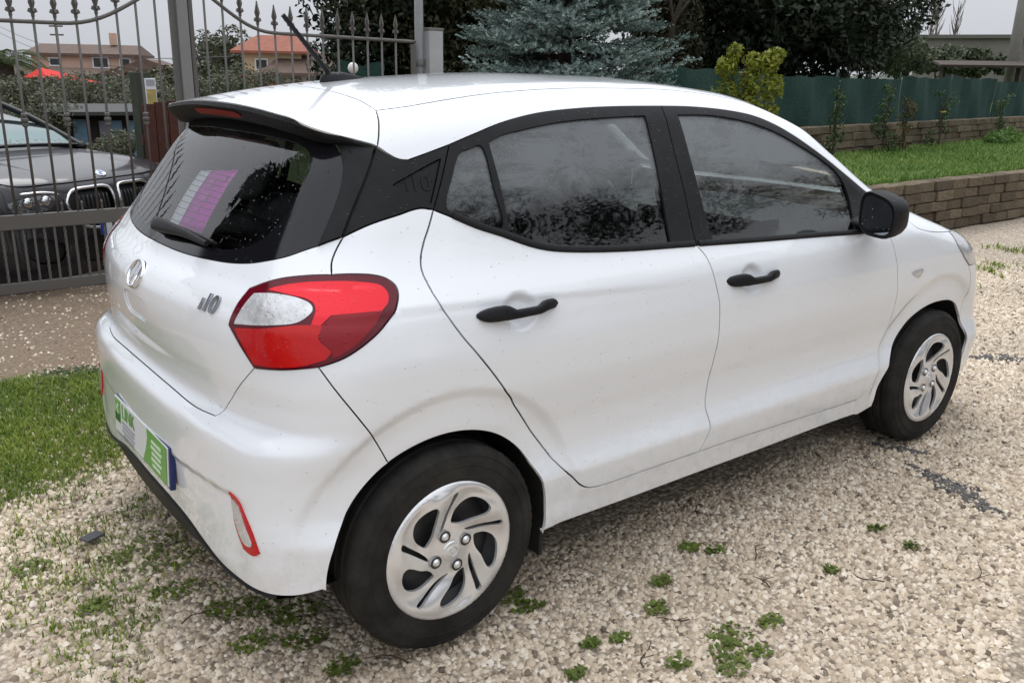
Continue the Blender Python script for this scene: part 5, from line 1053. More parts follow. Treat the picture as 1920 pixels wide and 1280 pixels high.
# ================================================================== foliage
def foliage(name, clumps, n, ll, lw, mt, rng, parent=None, shell=.55, up_=.35, droop=0.):
    """leaf-sized faces spread through ellipsoid clumps (cx, cy, cz, rx, ry, rz)"""
    C = np.array(clumps, float); wgt = (C[:, 3]*C[:, 4]*C[:, 5])**.67; i = rng.choice(len(C), n, p=wgt/wgt.sum()); d = rng.normal(0, 1, (n, 3)); d /= np.linalg.norm(d, axis=1)[:, None]; r = rng.random(n)**(1/3); r = np.where(rng.random(n) < shell, rng.uniform(.75, 1.06, n), r)
    P = C[i, :3]+d*C[i, 3:]*r[:, None]; nrm = d*.7+rng.normal(0, .6, (n, 3)); nrm[:, 2] += up_; nrm /= np.linalg.norm(nrm, axis=1)[:, None]
    t = rng.normal(0, 1, (n, 3)); t[:, 2] -= droop; t -= nrm*(t*nrm).sum(1)[:, None]; t /= np.linalg.norm(t, axis=1)[:, None]; s_ = np.cross(nrm, t); L_ = ll*rng.uniform(.6, 1.4, n)[:, None]; w = lw*rng.uniform(.7, 1.3, n)[:, None]
    V = np.stack([P-t*L_*.5, P+s_*w*.5+nrm*w*.15, P+t*L_*.5, P-s_*w*.5+nrm*w*.15], 1); F = np.arange(n*4).reshape(n, 4); me = mesh_np(name, V.reshape(-1, 3), F, False)
    at = me.attributes.new('tone', 'FLOAT', 'POINT'); at.data.foreach_set('value', np.repeat(np.clip(rng.random(n)*.8+.2*(d[:, 2]*.5+.5), 0, 1), 4).astype(np.float32)); return obj(name, me, parent, mt)
BARK = mat('bark', (.075, .058, .042), .95, var=.7, vscale=14, bump=.9, bscale=30, dist=.02)
def branches(m, p, d, L_, r, depth, rng, out=None, spread=.6, seg=4, fork=3, curve=.18, sides=6):
    pts = [Vector(p)]; rs = [r]; d = Vector(d).normalized()
    for k in range(seg):
        d = (d+Vector(rng.normal(0, curve, 3).tolist())+Vector((0, 0, .05))).normalized(); pts.append(pts[-1]+d*(L_/seg)); rs.append(r*(1-.55*(k+1)/seg))
    m.tube(pts, rs, sides, cap=False)
    if out is not None: out.append(tuple(pts[-1]))
    if depth > 0:
        for k in range(fork):
            i = rng.integers(max(1, seg//2), seg+1); dd = (d+Vector(rng.normal(0, spread, 3).tolist())).normalized(); branches(m, pts[i], dd, L_*rng.uniform(.55, .8), rs[i]*.7, depth-1, rng, out, spread, seg, fork, curve, max(3, sides-1))
def tree(name, label, base, h_trunk, r_trunk, clumps, n, ll, lw, mt, seed, group=None, cat='tree', shell=.55, droop=0., lean=(0, 0)):
    rng = np.random.default_rng(seed); e = empty(name, base, 0, label, cat, group); m = MB(); tips = []
    branches(m, (0, 0, -.1), (lean[0], lean[1], 1), h_trunk, r_trunk, 2, rng, tips, .55, 5, 4)
    m.build('trunk', BARK, e, True); foliage('crown', clumps, n, ll, lw, mt, rng, e, shell, .35, droop); return e
def clump_ball(c, r, n, cr, rng, flat=1.0):
    o = []
    for k in range(n):
        d = rng.normal(0, 1, 3); d /= np.linalg.norm(d); q = np.array(c)+d*np.array(r)*rng.uniform(.35, 1.0); s_ = cr*rng.uniform(.6, 1.4); o.append((*q, s_, s_, s_*flat*rng.uniform(.6, .9)))
    return o
rg = np.random.default_rng(41)
DARKL = leaf_material('dark_evergreen_leaves', [(.006, .010, .006), (.012, .020, .010), (.022, .034, .016), (.040, .055, .026)], trans=.1, vs=.8)
BROWNL = leaf_material('bronze_green_leaves', [(.014, .014, .007), (.028, .030, .012), (.05, .048, .02), (.075, .065, .028)], trans=.15, vs=.9)
tree('holm_oak', 'tall dark evergreen tree rising behind the right end of the iron gate', (5.5, 8.4, -.2), 1.5, .16, clump_ball((.1, 0, 2.6), (1.05, 1.0, 2.5), 100, .50, rg), 52000, .095, .045, DARKL, 1)
tree('holm_oak', 'dark bronze-green tree between the grey pillar and the blue spruce', (6.2, 7.6, .2), 2.2, .13, clump_ball((0, 0, 1.9), (1.7, 1.3, 2.3), 90, .48, rg), 42000, .09, .04, BROWNL, 2)
tree('holm_oak', 'broad black-green tree behind the netting, right of the spruce', (12.0, 7.6, .8), 2.6, .2, clump_ball((-.1, -.3, 2.5), (3.0, 2.0, 2.5), 190, .58, rg), 62000, .12, .058, DARKL, 3)
tree('cypress_tree', 'bronze-green cypress close behind the blue spruce', (8.6, 6.6, .8), 2.0, .10, [(0, 0, z, .62*(1-.12*z), .62*(1-.12*z), .5) for z in np.arange(.3, 4, .35)], 30000, .085, .03, BROWNL, 4)
# ---- blue spruce
def spruce(label, base, H, R0, seed):
    rng = np.random.default_rng(seed); e = empty('blue_spruce', base, .4, label, 'spruce'); m = MB(); m.tube([(0, 0, -.1), (0, 0, H*.5), (0, 0, H)], [.09, .06, .01], 8); m.build('trunk', BARK, e, True)
    A = []; D = []; S_ = []; m = MB()
    z = .35
    while z < H-.2:
        Rz_ = R0*(1-(z/H)**1.15)+.12; nb = 11
        for k in range(nb):
            a = rng.uniform(0, 6.28); L_ = Rz_*rng.uniform(.75, 1.12); d = np.array([math.cos(a), math.sin(a), rng.uniform(-.18, .10)]); p0 = np.array([0, 0, z+rng.uniform(-.1, .1)]); side = np.array([-math.sin(a), math.cos(a), 0])
            pts = [p0+d*L_*t+np.array([0, 0, -.16*L_*t*t+.20*L_*t**3]) for t in np.linspace(0, 1, 7)]; m.tube(pts, [.012, .011, .010, .008, .006, .004, .003], 5, cap=False)
            for t in np.arange(.28, 1.001, .075):
                i = t*6; q = pts[min(int(i), 5)]*(1-(i-int(i)))+pts[min(int(i)+1, 6)]*(i-int(i)) if i < 6 else pts[6]
                w = .34*L_*(1-t)*1.15+.05
                for sg in (-1, 1):
                    nsub = max(1, int(w/.075))
                    for j in range(nsub):
                        u = (j+.6)/nsub; pp = q+(side*sg*.8+d*.55)*w*u+np.array([0, 0, rng.uniform(-.03, .05)]); dd = side*sg*rng.uniform(.3, .9)+d*rng.uniform(.4, 1.0)+np.array([0, 0, rng.uniform(-.05, .45)]); A.append(pp); D.append(dd); S_.append(rng.uniform(.8, 1.25))
                A.append(q+np.array([0, 0, .02])); D.append(d+np.array([0, 0, rng.uniform(.2, .7)])); S_.append(1.1)
            A.append(pts[6]); D.append(d+np.array([0, 0, .35])); S_.append(1.3)
        z += .10
    m.build('branches', BARK, e, True)
    A = np.array(A); D = np.array(D); D /= np.linalg.norm(D, axis=1)[:, None]; S_ = np.array(S_); n = len(A); nn = 11
    # every shoot: a brush of needles round its axis
    ref = np.where(np.abs(D[:, 2:3]) < .9, np.array([[0, 0, 1.]]), np.array([[1., 0, 0]])); U = np.cross(D, ref); U /= np.linalg.norm(U, axis=1)[:, None]; Wv = np.cross(D, U); L_ = .105*S_
    k = np.arange(nn); ang = rng.uniform(0, 6.28, (n, nn)); tt = (k[None]+rng.random((n, nn)))/nn; rad = np.cos(ang)[..., None]*U[:, None]+np.sin(ang)[..., None]*Wv[:, None]
    b0 = A[:, None]+D[:, None]*(L_[:, None]*tt)[..., None]; tipv = rad*.85+D[:, None]*.75; tipv /= np.linalg.norm(tipv, axis=2)[..., None]; ln = .031*(1.1-.4*tt)*rng.uniform(.8, 1.2, (n, nn)); tip = b0+tipv*ln[..., None]; sd_ = np.cross(tipv, rad+.3*D[:, None]); sd_ /= np.maximum(np.linalg.norm(sd_, axis=2), 1e-6)[..., None]; hw = .0074
    V = np.stack([b0-sd_*hw, b0+sd_*hw, tip+sd_*hw*.6, tip-sd_*hw*.6], 2).reshape(-1, 3); F = np.arange(len(V)).reshape(-1, 4); me = mesh_np('needles', V, F, False)
    at = me.attributes.new('tone', 'FLOAT', 'POINT'); at.data.foreach_set('value', np.repeat(np.clip(.25+.5*tt+.4*(rng.random((n, 1))-.5), 0, 1).ravel(), 4).astype(np.float32))
    obj('needles', me, e, leaf_material('spruce_needles', [(.05, .08, .07), (.12, .175, .155), (.22, .29, .265), (.36, .43, .40)], trans=.1, vs=2.5, rough=.6)); return e
spruce('bushy blue-green spruce standing behind the roof of the white hatchback', (5.15, 4.75, .5), 3.9, 1.35, 5)
# ---- shrubs in front of the netting
YEL = leaf_material('laurel_leaves', [(.06, .085, .012), (.14, .17, .02), (.25, .27, .03), (.36, .36, .05)], trans=.3, vs=3)
def shrub(name, label, base, clumps, n, ll, lw, mt, seed, stems, group=None):
    rng = np.random.default_rng(seed); e = empty(name, base, 0, label, 'shrub', group)
    for k, (dx, dy, h) in enumerate(stems):
        m = MB(); pts = [(dx*t*t+.02*math.sin(7*t+k), dy*t*t, h*t) for t in np.linspace(0, 1, 7)]; m.tube(pts, [.010, .009, .008, .007, .006, .004, .002], 5, cap=False)
        for j in range(5): q = pts[2+j % 4]; m.tube([q, (q[0]+rng.uniform(-.18, .18), q[1]+rng.uniform(-.12, .12), q[2]+rng.uniform(.02, .18))], [.004, .0015], 4, cap=False)
        m.build('stem', BARK, e, True)
    foliage('leaves', clumps, n, ll, lw, mt, rng, e, .4, .5); return e
shrub('laurel_shrub', 'upright yellow-green laurel shrub standing before the green netting', (6.16, 3.16, .5), [(-.08, .05, .3, .10, .10, .22), (-.14, .08, .60, .10, .10, .16), (-.17, .10, .86, .12, .10, .13), (-.20, .12, 1.10, .12, .1, .12), (-.13, .1, 1.24, .08, .08, .08), (.13, -.08, .35, .12, .11, .22), (.17, -.10, .68, .12, .11, .17), (.20, -.12, .93, .13, .11, .13), (.15, -.1, 1.15, .12, .1, .12), (.22, -.13, 1.22, .08, .08, .08), (.02, 0, .45, .10, .10, .25), (.0, 0, .95, .12, .10, .16), (.0, 0, .7, .12, .1, .2), (.02, 0, 1.15, .1, .1, .1)], 3000, .060, .030, YEL, 11, [(-.12, 0, 1.25), (.14, 0, 1.25), (.02, .02, .9)])
shrub('laurel_shrub', 'small low green-yellow laurel shrub at the foot of the spruce', (5.75, 3.25, .5), [(0, 0, .35, .18, .16, .25), (.1, 0, .75, .14, .14, .22), (-.14, 0, .68, .13, .12, .22)], 900, .055, .026, leaf_material('laurel_green', [(.05, .08, .02), (.10, .15, .03), (.19, .22, .05)], trans=.3, vs=3), 12, [(.1, 0, .9), (-.12, 0, .85)])
ROSE = leaf_material('rose_leaves', [(.025, .055, .018), (.05, .095, .03), (.10, .14, .05)], trans=.25, vs=3)
ROSB = leaf_material('bronze_rose_leaves', [(.05, .06, .02), (.10, .085, .03), (.16, .10, .04)], trans=.25, vs=3)
def wall_pt(s_, off): q = wa+wd*s_-wn*off; return (float(q[0]), float(q[1]), .5)
def thin(seed, w, h, n=9):
    r = np.random.default_rng(seed); return [(r.uniform(-w, w), r.uniform(-.1, .1), h*(.12+.88*k/n), .08*r.uniform(.7, 1.5), .08, .09*r.uniform(.7, 1.5)) for k in range(n)]
for k, (s_, h, w, n, mt, lab) in enumerate(((3.05, .95, .10, 420, ROSE, 'slender climbing plant with small dark leaves, nearest the laurel on the wall'), (4.55, 1.0, .22, 560, ROSE, 'straggly rose bush with dark leaves before the netting'), (5.25, .80, .20, 380, ROSB, 'bronze-leaved rose bush before the netting'), (6.6, .95, .26, 420, ROSE, 'loose rose bush carrying one yellow bloom before the netting'), (9.3, .90, .22, 420, ROSE, 'thin leafy shrub standing alone at the wall far along the netting'))):
    shrub('rose_bush', lab, wall_pt(s_, .28), thin(50+k, w, h), n, .045, .026, mt, 60+k, [(w*.5, 0, h), (-w*.6, 0, h*.8), (w*.1, 0, h*.95)])
q = wall_pt(6.25, .42); e = empty('yellow_rose', (q[0], q[1], 1.06), 0, 'single pale yellow rose bloom among the bushes before the netting', 'flower')
YP = mat('yellow_petal', (.85, .62, .12), .6)
for k in range(9):
    a = k*2.4; r = .012+.0035*k; m = MB(); m.add([(0, 0, 0), (math.cos(a-.5)*r*1.2, math.sin(a-.5)*r*1.2, .018), (math.cos(a)*r*1.7, math.sin(a)*r*1.7, .038-.003*k), (math.cos(a+.5)*r*1.2, math.sin(a+.5)*r*1.2, .018)], [(0, 1, 2, 3)]); m.build('petal', YP, e, True)
m = MB(); m.tube([(0, 0, 0), (.05, .02, -.3)], .004, 5); m.build('stalk', BARK, e)
WEED2 = leaf_material('tall_weed_leaves', [(.05, .11, .02), (.09, .18, .03), (.15, .25, .05)], trans=.3, vs=4)
q = wall_pt(8.6, .55); shrub('weed_clump', 'bright green leafy weed clump growing at the foot of the back wall', q, [(0, 0, .10, .42, .25, .14), (.3, 0, .14, .25, .2, .16), (-.25, -.1, .08, .25, .2, .12)], 2200, .07, .02, WEED2, 77, [(.1, 0, .25), (-.15, 0, .2)])
# ---- far right: flat concrete shed, poles, bare poplars, scrub
CONC = mat('grey_concrete', (.20, .185, .165), .9, var=.5, vscale=1.2, bump=.3, bscale=10)
GREYW = mat('weathered_wood', (.12, .10, .08), .9, var=.5, vscale=6)
def ray_pt(px, py, dist):
    """a place seen from the yard: bearing as in the survey, at the given ground distance"""
    d = fw+rt2*((px-960)/1661.34)-up2*((py-640)/1661.34); k = dist/math.hypot(d.x, d.y); return CAM_LOC[0]+d.x*k, CAM_LOC[1]+d.y*k, CAM_LOC[2]+d.z*k
x, y, z = ray_pt(1850, 112, 44); b = empty('concrete_shed', (x, y, 0), math.radians(-62), 'flat-roofed grey concrete building far beyond the netting', 'building')
m = MB(); m.box((0, 0, 1.6), (5.6, 4, 3.4)); m.build('wall', CONC, b); m = MB(); m.box((0, 0, 3.36), (5.9, 4.3, .14)); m.build('roof', mat('flat_roof', (.13, .12, .11), .9), b)
for k in range(2): m = MB(); m.box((-1.2+k*2.6, -2.02, 1.9), (.9, .06, 1.0)); m.build('window', mat('dark_opening', (.03, .03, .032), .4), b)
POLEC = mat('pole_concrete', (.27, .255, .23), .85, var=.4, vscale=5)
x, y, z = ray_pt(1896, 130, 25); e = empty('utility_pole', (x, y, .8), 0, 'grey concrete utility pole at the far end of the netting', 'pole'); m = MB(); m.tube([(0, 0, -.5), (.10, 0, 5.5)], [.15, .11], 14); m.build('shaft', POLEC, e, True); m = MB(); m.box((.1, 0, 5.2), (.9, .06, .08)); m.build('crossarm', GREYW, e)
x, y, z = ray_pt(1840, 122, 24); m = MB(); m.box((0, 0, 0), (1.9, 1.4, .05), rot=Matrix.Rotation(math.radians(-55), 3, 'Z') @ Matrix.Rotation(math.radians(5), 3, 'X')); o = m.build('lean_to_roof', mat('rusty_sheet', (.06, .042, .03), .85, var=.6, vscale=4)); o.location = (x, y, z+.12)
e = empty('lean_to', (x, y, .4), 0, 'low rusty sheet-metal lean-to roof behind the netting', 'shed'); o.parent = e; o.location = (0, 0, z+.02-.4)
for dx in (-.8, .8): m = MB(); m.box((dx*.57, -dx*.82, (z-.4)/2), (.1, .1, z-.4)); m.build('post', GREYW, e)
SCR = leaf_material('olive_scrub_leaves', [(.035, .045, .022), (.07, .085, .045), (.12, .135, .08)], trans=.2, vs=.6)
for k, (px, py, d_, r, lab) in enumerate(((1700, 108, 30, .75, 'pale olive-green bush beyond the netting, beside the black-green tree'), (1765, 112, 34, .75, 'grey-green bush beyond the netting, in front of the bare poplars'), (1835, 122, 27, .5, 'brownish scrub before the concrete building'), (1625, 100, 22, .8, 'twiggy grey-green bush under the edge of the black-green tree'))):
    x, y, z = ray_pt(px, py, d_); tree('scrub_bush', lab, (x, y, z-r*1.3), r*1.2, .05, clump_ball((0, 0, r*1.3), (r*1.3, r*1.3, r*.6), 16, r*.42, rg), 3500, .16, .06, SCR, 80+k, cat='bush')
TWG = mat('bare_twigs', (.16, .135, .12), .9)
for k, (px, d_, h) in enumerate(((1740, 60, 5.2), (1750, 62, 4.8), (1785, 64, 4.0))):
    x, y, z = ray_pt(px, 95, d_); e = empty('bare_poplar', (x, y, z-1.5), 0, 'bare slender poplar with upright twigs beyond the netting', 'tree', 'bare poplars on the skyline'); m = MB(); rng = np.random.default_rng(90+k); m.tube([(0, 0, 0), (.05, 0, h)], [.10, .02], 6)
    for j in range(40): z0 = rng.uniform(1.2, h*.9); a = rng.uniform(0, 6.28); L_ = rng.uniform(.6, 1.3); m.tube([(0, 0, z0), (math.cos(a)*.25*L_, math.sin(a)*.25*L_, z0+L_*.6), (math.cos(a)*.33*L_, math.sin(a)*.33*L_, z0+L_)], [.03, .02, .008], 3, cap=False)
    m.build('trunk', TWG, e)
# ================================================================== wrought-iron double gate along y = 4
IRON = mat('grey_iron', (.125, .118, .11), .55, metal=.25, var=.5, vscale=12, vcol2=(.11, .10, .092), bump=.3, bscale=150, dist=.001)
def lathe_mesh(name, prof, n, mt):
    m = MB(); m.lathe(prof, n); o = m.build(name, mt, None, True, 45); me = o.data; bpy.data.objects.remove(o); return me
m = MB()
for a in (0, math.pi/2):
    c, s_ = math.cos(a), math.sin(a)
    pr_ = [(-.010, .0), (-.010, .020), (-.030, .030), (-.022, .050), (-.010, .052), (-.020, .085), (0, .165), (.020, .085), (.010, .052), (.022, .050), (.030, .030), (.010, .020), (.010, 0)]
    n = len(pr_); m.add([(x*c-.004*s_*-1*0-.005*s_, x*s_+.005*c, z) for x, z in pr_]+[(x*c+.005*s_, x*s_-.005*c, z) for x, z in pr_], [tuple(range(n)), tuple(range(2*n-1, n-1, -1))]+[(i, (i+1) % n, n+(i+1) % n, n+i) for i in range(n)])
o = m.build('spear_tip', IRON); TIP = o.data; bpy.data.objects.remove(o)
COLL = lathe_mesh('collar', [(.010, -.045), (.019, -.038), (.019, -.024), (.012, -.018), (.023, -.006), (.023, .006), (.012, .018), (.019, .024), (.019, .038), (.010, .045)], 10, IRON)
m = MB(); R = []
for k in range(40): t = k/39; a = t*14; R.append([(.0095*math.cos(a+q*math.pi/2), .0095*math.sin(a+q*math.pi/2), t*.40) for q in range(4)])
m.loft(R); o = m.build('twisted_bar', IRON); TWB = o.data; bpy.data.objects.remove(o)
m = MB(); m.box((0, 0, .2), (.014, .014, .40)); o = m.build('short_bar', IRON); SHB = o.data; bpy.data.objects.remove(o)
STUB = lathe_mesh('stub', [(.008, 0), (.008, .05), (.011, .055), (0, .075)], 6, IRON)
def gate_leaf(label, x0, x1, rail, bars, coll):
    g = empty('iron_gate', (x0, 4.0, 0), 0, label, 'gate', 'leaves of the double gate')
    m = MB(); m.tube([(x-x0, 0, rail(x)) for x in np.linspace(x0, x1, 40)], .013, 8); m.build('top_rail', IRON, g, True)
    m = MB(); m.box(((x1-x0)/2, 0, .51), (x1-x0, .035, .095), bev=.004); m.build('middle_rail', IRON, g)
    m = MB(); m.box(((x1-x0)/2, 0, .075), (x1-x0, .035, .07), bev=.004); m.build('bottom_rail', IRON, g)
    for x in (x0+.02, x1-.02): m = MB(); m.box((x-x0, 0, (rail(x))/2), (.030, .04, rail(x)-.04), bev=.004); m.build('stile', IRON, g)
    for i, x in enumerate(bars):
        zt = rail(x); m = MB(); m.tube([(0, 0, .55), (0, 0, zt+.03)], .0085, 8); b = m.build('bar', IRON, g, True); b.location = (x-x0, 0, 0)
        o = obj('spear_tip', TIP, b); o.location = (0, 0, zt+.03); o.rotation_euler = (0, 0, .12)
        if i % 2 == coll: o = obj('collar', COLL, b); o.location = (0, 0, 1.155)
    for i, x in enumerate(np.arange(bars[0]-.03, bars[-1]+.09, .0625)):
        if x0+.05 < x < x1-.05:
            o = obj('twisted_bar' if i % 2 else 'short_bar', TWB if i % 2 else SHB, g); o.location = (x-x0, 0, .09); o.rotation_euler = (0, 0, i*.7)
            if i % 2: s_ = obj('stub', STUB, g); s_.location = (x-x0, .0, .555)
    return g
rl = lambda x: 1.755+.30*ss(.20, 1.05, x)**1.4
rr_f = lambda x: 1.735+.015*(2.9-x)+.30*(1-ss(1.0, 1.72, x))**1.4
gate_leaf('grey iron gate leaf in front of the dark car, top rail rising to the post', -1.4, .962, rl, np.arange(-1.30, .92, .1255), 0)
gate_leaf('grey iron gate leaf with spear tips between the square post and the grey pillar', 1.048, 2.89, rr_f, np.arange(1.17, 2.82, .128), 1)
m = MB(); m.box((0, 0, 1.2), (.075, .075, 2.4), bev=.006); o = m.build('post_shaft', mat('grey_post_paint', (.24, .235, .23), .55, var=.4, vscale=3)); e = empty('gate_post', (1.005, 4.0, 0), 0, 'square grey steel post where the two iron gate leaves meet', 'post'); o.parent = e
m = MB(); m.box((0, 0, 2.42), (.10, .10, .03), bev=.006); m.build('post_cap', IRON, e)
m = MB(); m.tube([(0, 0, 0), (0, 0, 2.7)], .036, 14); o = m.build('pole_shaft', mat('galvanised_pole', (.22, .225, .23), .6, var=.4, vscale=4), None, True); e = empty('steel_pole', (2.945, 4.03, 0), 0, 'round grey steel pole standing at the grey pillar', 'pole'); o.parent = e
m = MB(); m.lathe([(.045, 1.55), (.045, 1.60), (.036, 1.60)], 14); m.build('pole_clamp', IRON, e, True)
m = MB(); m.box((0, 0, .915), (.135, .135, 1.83), bev=.008); o = m.build('pillar_shaft', mat('pale_grey_render', (.40, .41, .42), .85, var=.35, vscale=4, bump=.3, bscale=80, dist=.003)); e = empty('gate_pillar', (3.065, 4.02, 0), 0, 'short pale grey rendered pillar at the end of the iron gate', 'pillar'); o.parent = e
m = MB(); m.box((0, 0, 1.84), (.145, .145, .02), bev=.004); m.build('pillar_cap', CONC, e)
# green netting side screen beyond the pillar and white globe lamp
m = MB(); R = [[(2.35+.5*t, 4.35+.1*t, z) for z in (.3, 1.0, 1.56+.02*math.sin(9*t))] for t in np.linspace(0, 1, 9)]; m.loft(R, close=False, cap=False); tag(m.build('netting_screen', NET, None, True), 'small green netting screen behind the right iron gate leaf', 'netting')
x, y, z = ray_pt(662, 128, 7.6); e = empty('globe_lamp', (x, y, 0), 0, 'small white globe lamp on a thin stem behind the iron gate', 'lamp'); m = MB(); m.lathe([(.001, z+.045), (.020, z+.041), (.036, z+.025), (.044, z), (.036, z-.025), (.020, z-.041), (.001, z-.045)], 18); m.build('globe', mat('opal_globe', (.78, .78, .76), .35), e, True); m = MB(); m.tube([(0, 0, -.4), (0, 0, z-.04)], .012, 8); m.build('stem', IRON, e, True)
# ================================================================== dark SUV behind the gate (x forward, nose at 0)
SW = pch([.0, .2, .35, .6, .8, .95, 1.0, 1.05, 1.2, 1.4, 1.6], [.86, .90, .915, .925, .925, .905, .885, .86, .80, .73, .64])
SF = pch([.0, .2, .3, .45, .6, .72, .80, .88, .93, .97, 1.02, 1.1], [-.10, -.05, -.01, .0, -.012, -.025, -.035, -.055, -.075, -.11, -.22, -.6])
ST = pch([-2.4, -1.95, -1.75, -1.3, -1.05, -.95, -.7, -.4, -.2, -.1, .0], [1.55, 1.53, 1.48, 1.23, 1.10, 1.085, 1.065, 1.03, .99, .955, .88])
def f_suv(P):
    x = P[..., 0]; y = np.abs(P[..., 1]); z = P[..., 2]
    gs = y-SW(z)+.35*np.maximum(x+.55, 0)**2; gf = x-SF(z)+.22*y*y+.35*np.maximum(y-.55, 0)**2
    gt = z-ST(x)+.05*y*y-.012*ss(.40, .50, y)*(1-ss(.62, .8, y))*ss(-.9, -.5, x)
    return smax(smax(gs, gt, .10), gf, .10)
suv = empty('suv_car', (.60, 4.46, -.235), math.radians(-57), 'dark grey SUV with twin chrome-ringed grilles parked behind the iron gate', 'car')
P_SUV = mat('anthracite_paint', (.014, .013, .017), .34, metal=.2, coat=.55, coatr=.03, var=.2, vscale=40, vcol2=(.045, .042, .046)); SBK = mat('suv_black_trim', (.008, .008, .009), .45)
SBALL = Ball((-1.1, 0, .75), 1, 1.0)
def P2(l): return [(-.05, y, z) for y, z in l]
kid = lambda sg: closed(P2([(sg*.050, .885), (sg*.22, .902), (sg*.385, .885), (sg*.440, .815), (sg*.408, .73), (sg*.32, .64), (sg*.18, .615), (sg*.065, .625), (sg*.032, .71), (sg*.030, .81)]), .015)
hl_ = lambda sg: closed(P2([(sg*.485, .890), (sg*.60, .915), (sg*.80, .925), (sg*.90, .90), (sg*.86, .80), (sg*.70, .775), (sg*.57, .785), (sg*.50, .835)]), .015)
c_bn = [(-.115, 0, .94), (-.13, -.25, .935), (-.16, -.45, .93), (-.24, -.70, .925), (-.42, -.82, .95)]
c_bs = [(-.42, -.82, .95), (-.75, -.83, 1.0), (-1.0, -.80, 1.03)]; c_bc = [(-1.0, -.80, 1.03), (-1.06, -.5, 1.08), (-1.10, 0, 1.1)]
panel('bonnet', [loop(*sym(c_bn, c_bs, c_bc))], TOP, P_SUV, suv, f=f_suv, grid=.03)
low = [(-.06, -.86, .30), (-.05, -.5, .24), (-.05, 0, .24)]
intake_c = closed(P2([(-.42, .53), (0, .55), (.42, .53), (.36, .40), (0, .38), (-.36, .40)]), .02)
intake_s = lambda sg: closed(P2([(sg*.50, .52), (sg*.78, .60), (sg*.80, .50), (sg*.72, .42), (sg*.54, .42)]), .02)
panel('front_bumper', [loop(*sym([(-.115, 0, .925), (-.13, -.25, .92), (-.16, -.45, .915), (-.24, -.70, .91), (-.42, -.84, .93)], [(-.42, -.86, .93), (-.46, -.90, .60), (-.40, -.90, .32), (-.25, -.88, .30)], [(-.25, -.88, .30), (-.12, -.6, .24), (-.08, 0, .24)])), kid(1), kid(-1), hl_(1), hl_(-1), intake_c, intake_s(1), intake_s(-1)], SBALL, P_SUV, suv, f=f_suv, grid=.025, gap=.001)
for sg in (1, -1):
    g = panel('kidney_grille', [grow(kid(sg), .002)], SBALL, SBK, suv, f=f_suv, off=-.035, grid=.05, gap=0, flange=0)[0]
    lp = kid(sg); o_, d_ = SBALL.ray(SBALL.uv(lp)); q = solve(f_suv, o_, d_, .004); q = np.vstack([q, q[:1]]); m = MB(); m.tube([tuple(a) for a in q], .013, 8, cap=False); m.build('chrome_ring', P_CHROME, g, True)
    for yk in np.linspace(.075, .325, 8):
        o_, d_ = SBALL.ray(SBALL.uv(np.array(P2([(sg*yk, z) for z in np.linspace(.685 if yk < .25 else .74, .85, 6)])))); q = solve(f_suv, o_, d_, -.012); m = MB(); m.tube([tuple(a) for a in q], .007, 6); m.build('grille_slat', mat('slat_grey', (.05, .05, .05), .3, metal=.6) if 'slat_grey' not in MT else MT['slat_grey'], g, True)
    h = panel('headlamp', [hl_(sg)], SBALL, mat('suv_lamp_lens', (.10, .105, .11), .08, metal=.5, coat=1) if 'suv_lamp_lens' not in MT else MT['suv_lamp_lens'], suv, f=f_suv, off=-.004, grid=.03)[0]
    ey = P2([(sg*.50, .885), (sg*.62, .905), (sg*.82, .912)]); o_, d_ = SBALL.ray(SBALL.uv(spline(ey, .04))); q = solve(f_suv, o_, d_, .002); m = MB(); m.tube([tuple(a) for a in q], .011, 6); m.build('light_blade', P_CHROME, h, True)
    for yk in (.60, .75): 
        o_, d_ = SBALL.ray(SBALL.uv(np.array(P2([(sg*yk, .842)])))); q = solve(f_suv, o_, d_, .002)[0]; m = MB(); m.lathe([(.0, .012), (.028, .010), (.036, .0), (.038, -.01)], 16); o = m.build('projector', P_CHROME, h, True); place_on(o, q, (1, 0, 0))
    panel('side_intake', [grow(intake_s(sg), .002)], SBALL, SBK, suv, f=f_suv, off=-.03, grid=.05, gap=0, flange=0)
    panel('front_wing', [[(x, y*sg*-1, z) for x, y, z in loop(rv(c_bs), [(-.42, -.84, .93), (-.46, -.90, .60), (-.48, -.90, .62)], [(-.48, -.9, .62), (-.72, -.92, .77), (-1.0, -.92, .72), (-1.2, -.92, .5)], [(-1.2, -.92, .5), (-1.25, -.91, .9), (-1.0, -.80, 1.03)])]], Barrel(.6) if sg == 1 else Barrel(.6), P_SUV, suv, f=f_suv, grid=.04) if sg == 1 else None
panel('centre_intake', [grow(intake_c, .002)], SBALL, SBK, suv, f=f_suv, off=-.03, grid=.05, gap=0, flange=0)
m = MB(); R = [[(-.035-.22*y*y, y, z) for z in (.20, .25, .30)] for y in np.linspace(-.62, .62, 15)]; m.loft([[(x+.03, y, z) for x, y, z in r_] for r_ in R], close=False, cap=False); m.build('skid_plate', mat('skid_silver', (.22, .22, .22), .5, metal=.4), suv, True)
c_ws = [(-1.90, -.60, 1.46), (-1.55, -.70, 1.31), (-1.08, -.79, 1.07)]
panel('windscreen', [loop(*sym([(-1.86, 0, 1.58), (-1.87, -.35, 1.56), (-1.90, -.60, 1.53)], c_ws, [(-1.08, -.79, 1.07), (-1.13, -.5, 1.1), (-1.16, 0, 1.12)]))], TOP, mat('suv_screen', (.20, .27, .27), .05, metal=.9, var=.2, vscale=3, vcol2=(.3, .38, .38)), suv, f=f_suv, grid=.05, flange=0)
for sg in (1, -1):
    q = spline(c_ws, .05)*np.array([1, sg, 1])+np.array([0, sg*-.02, .0]); m = MB(); m.tube([tuple(a) for a in q], .028, 8); m.build('front_pillar', SBK, suv, True)
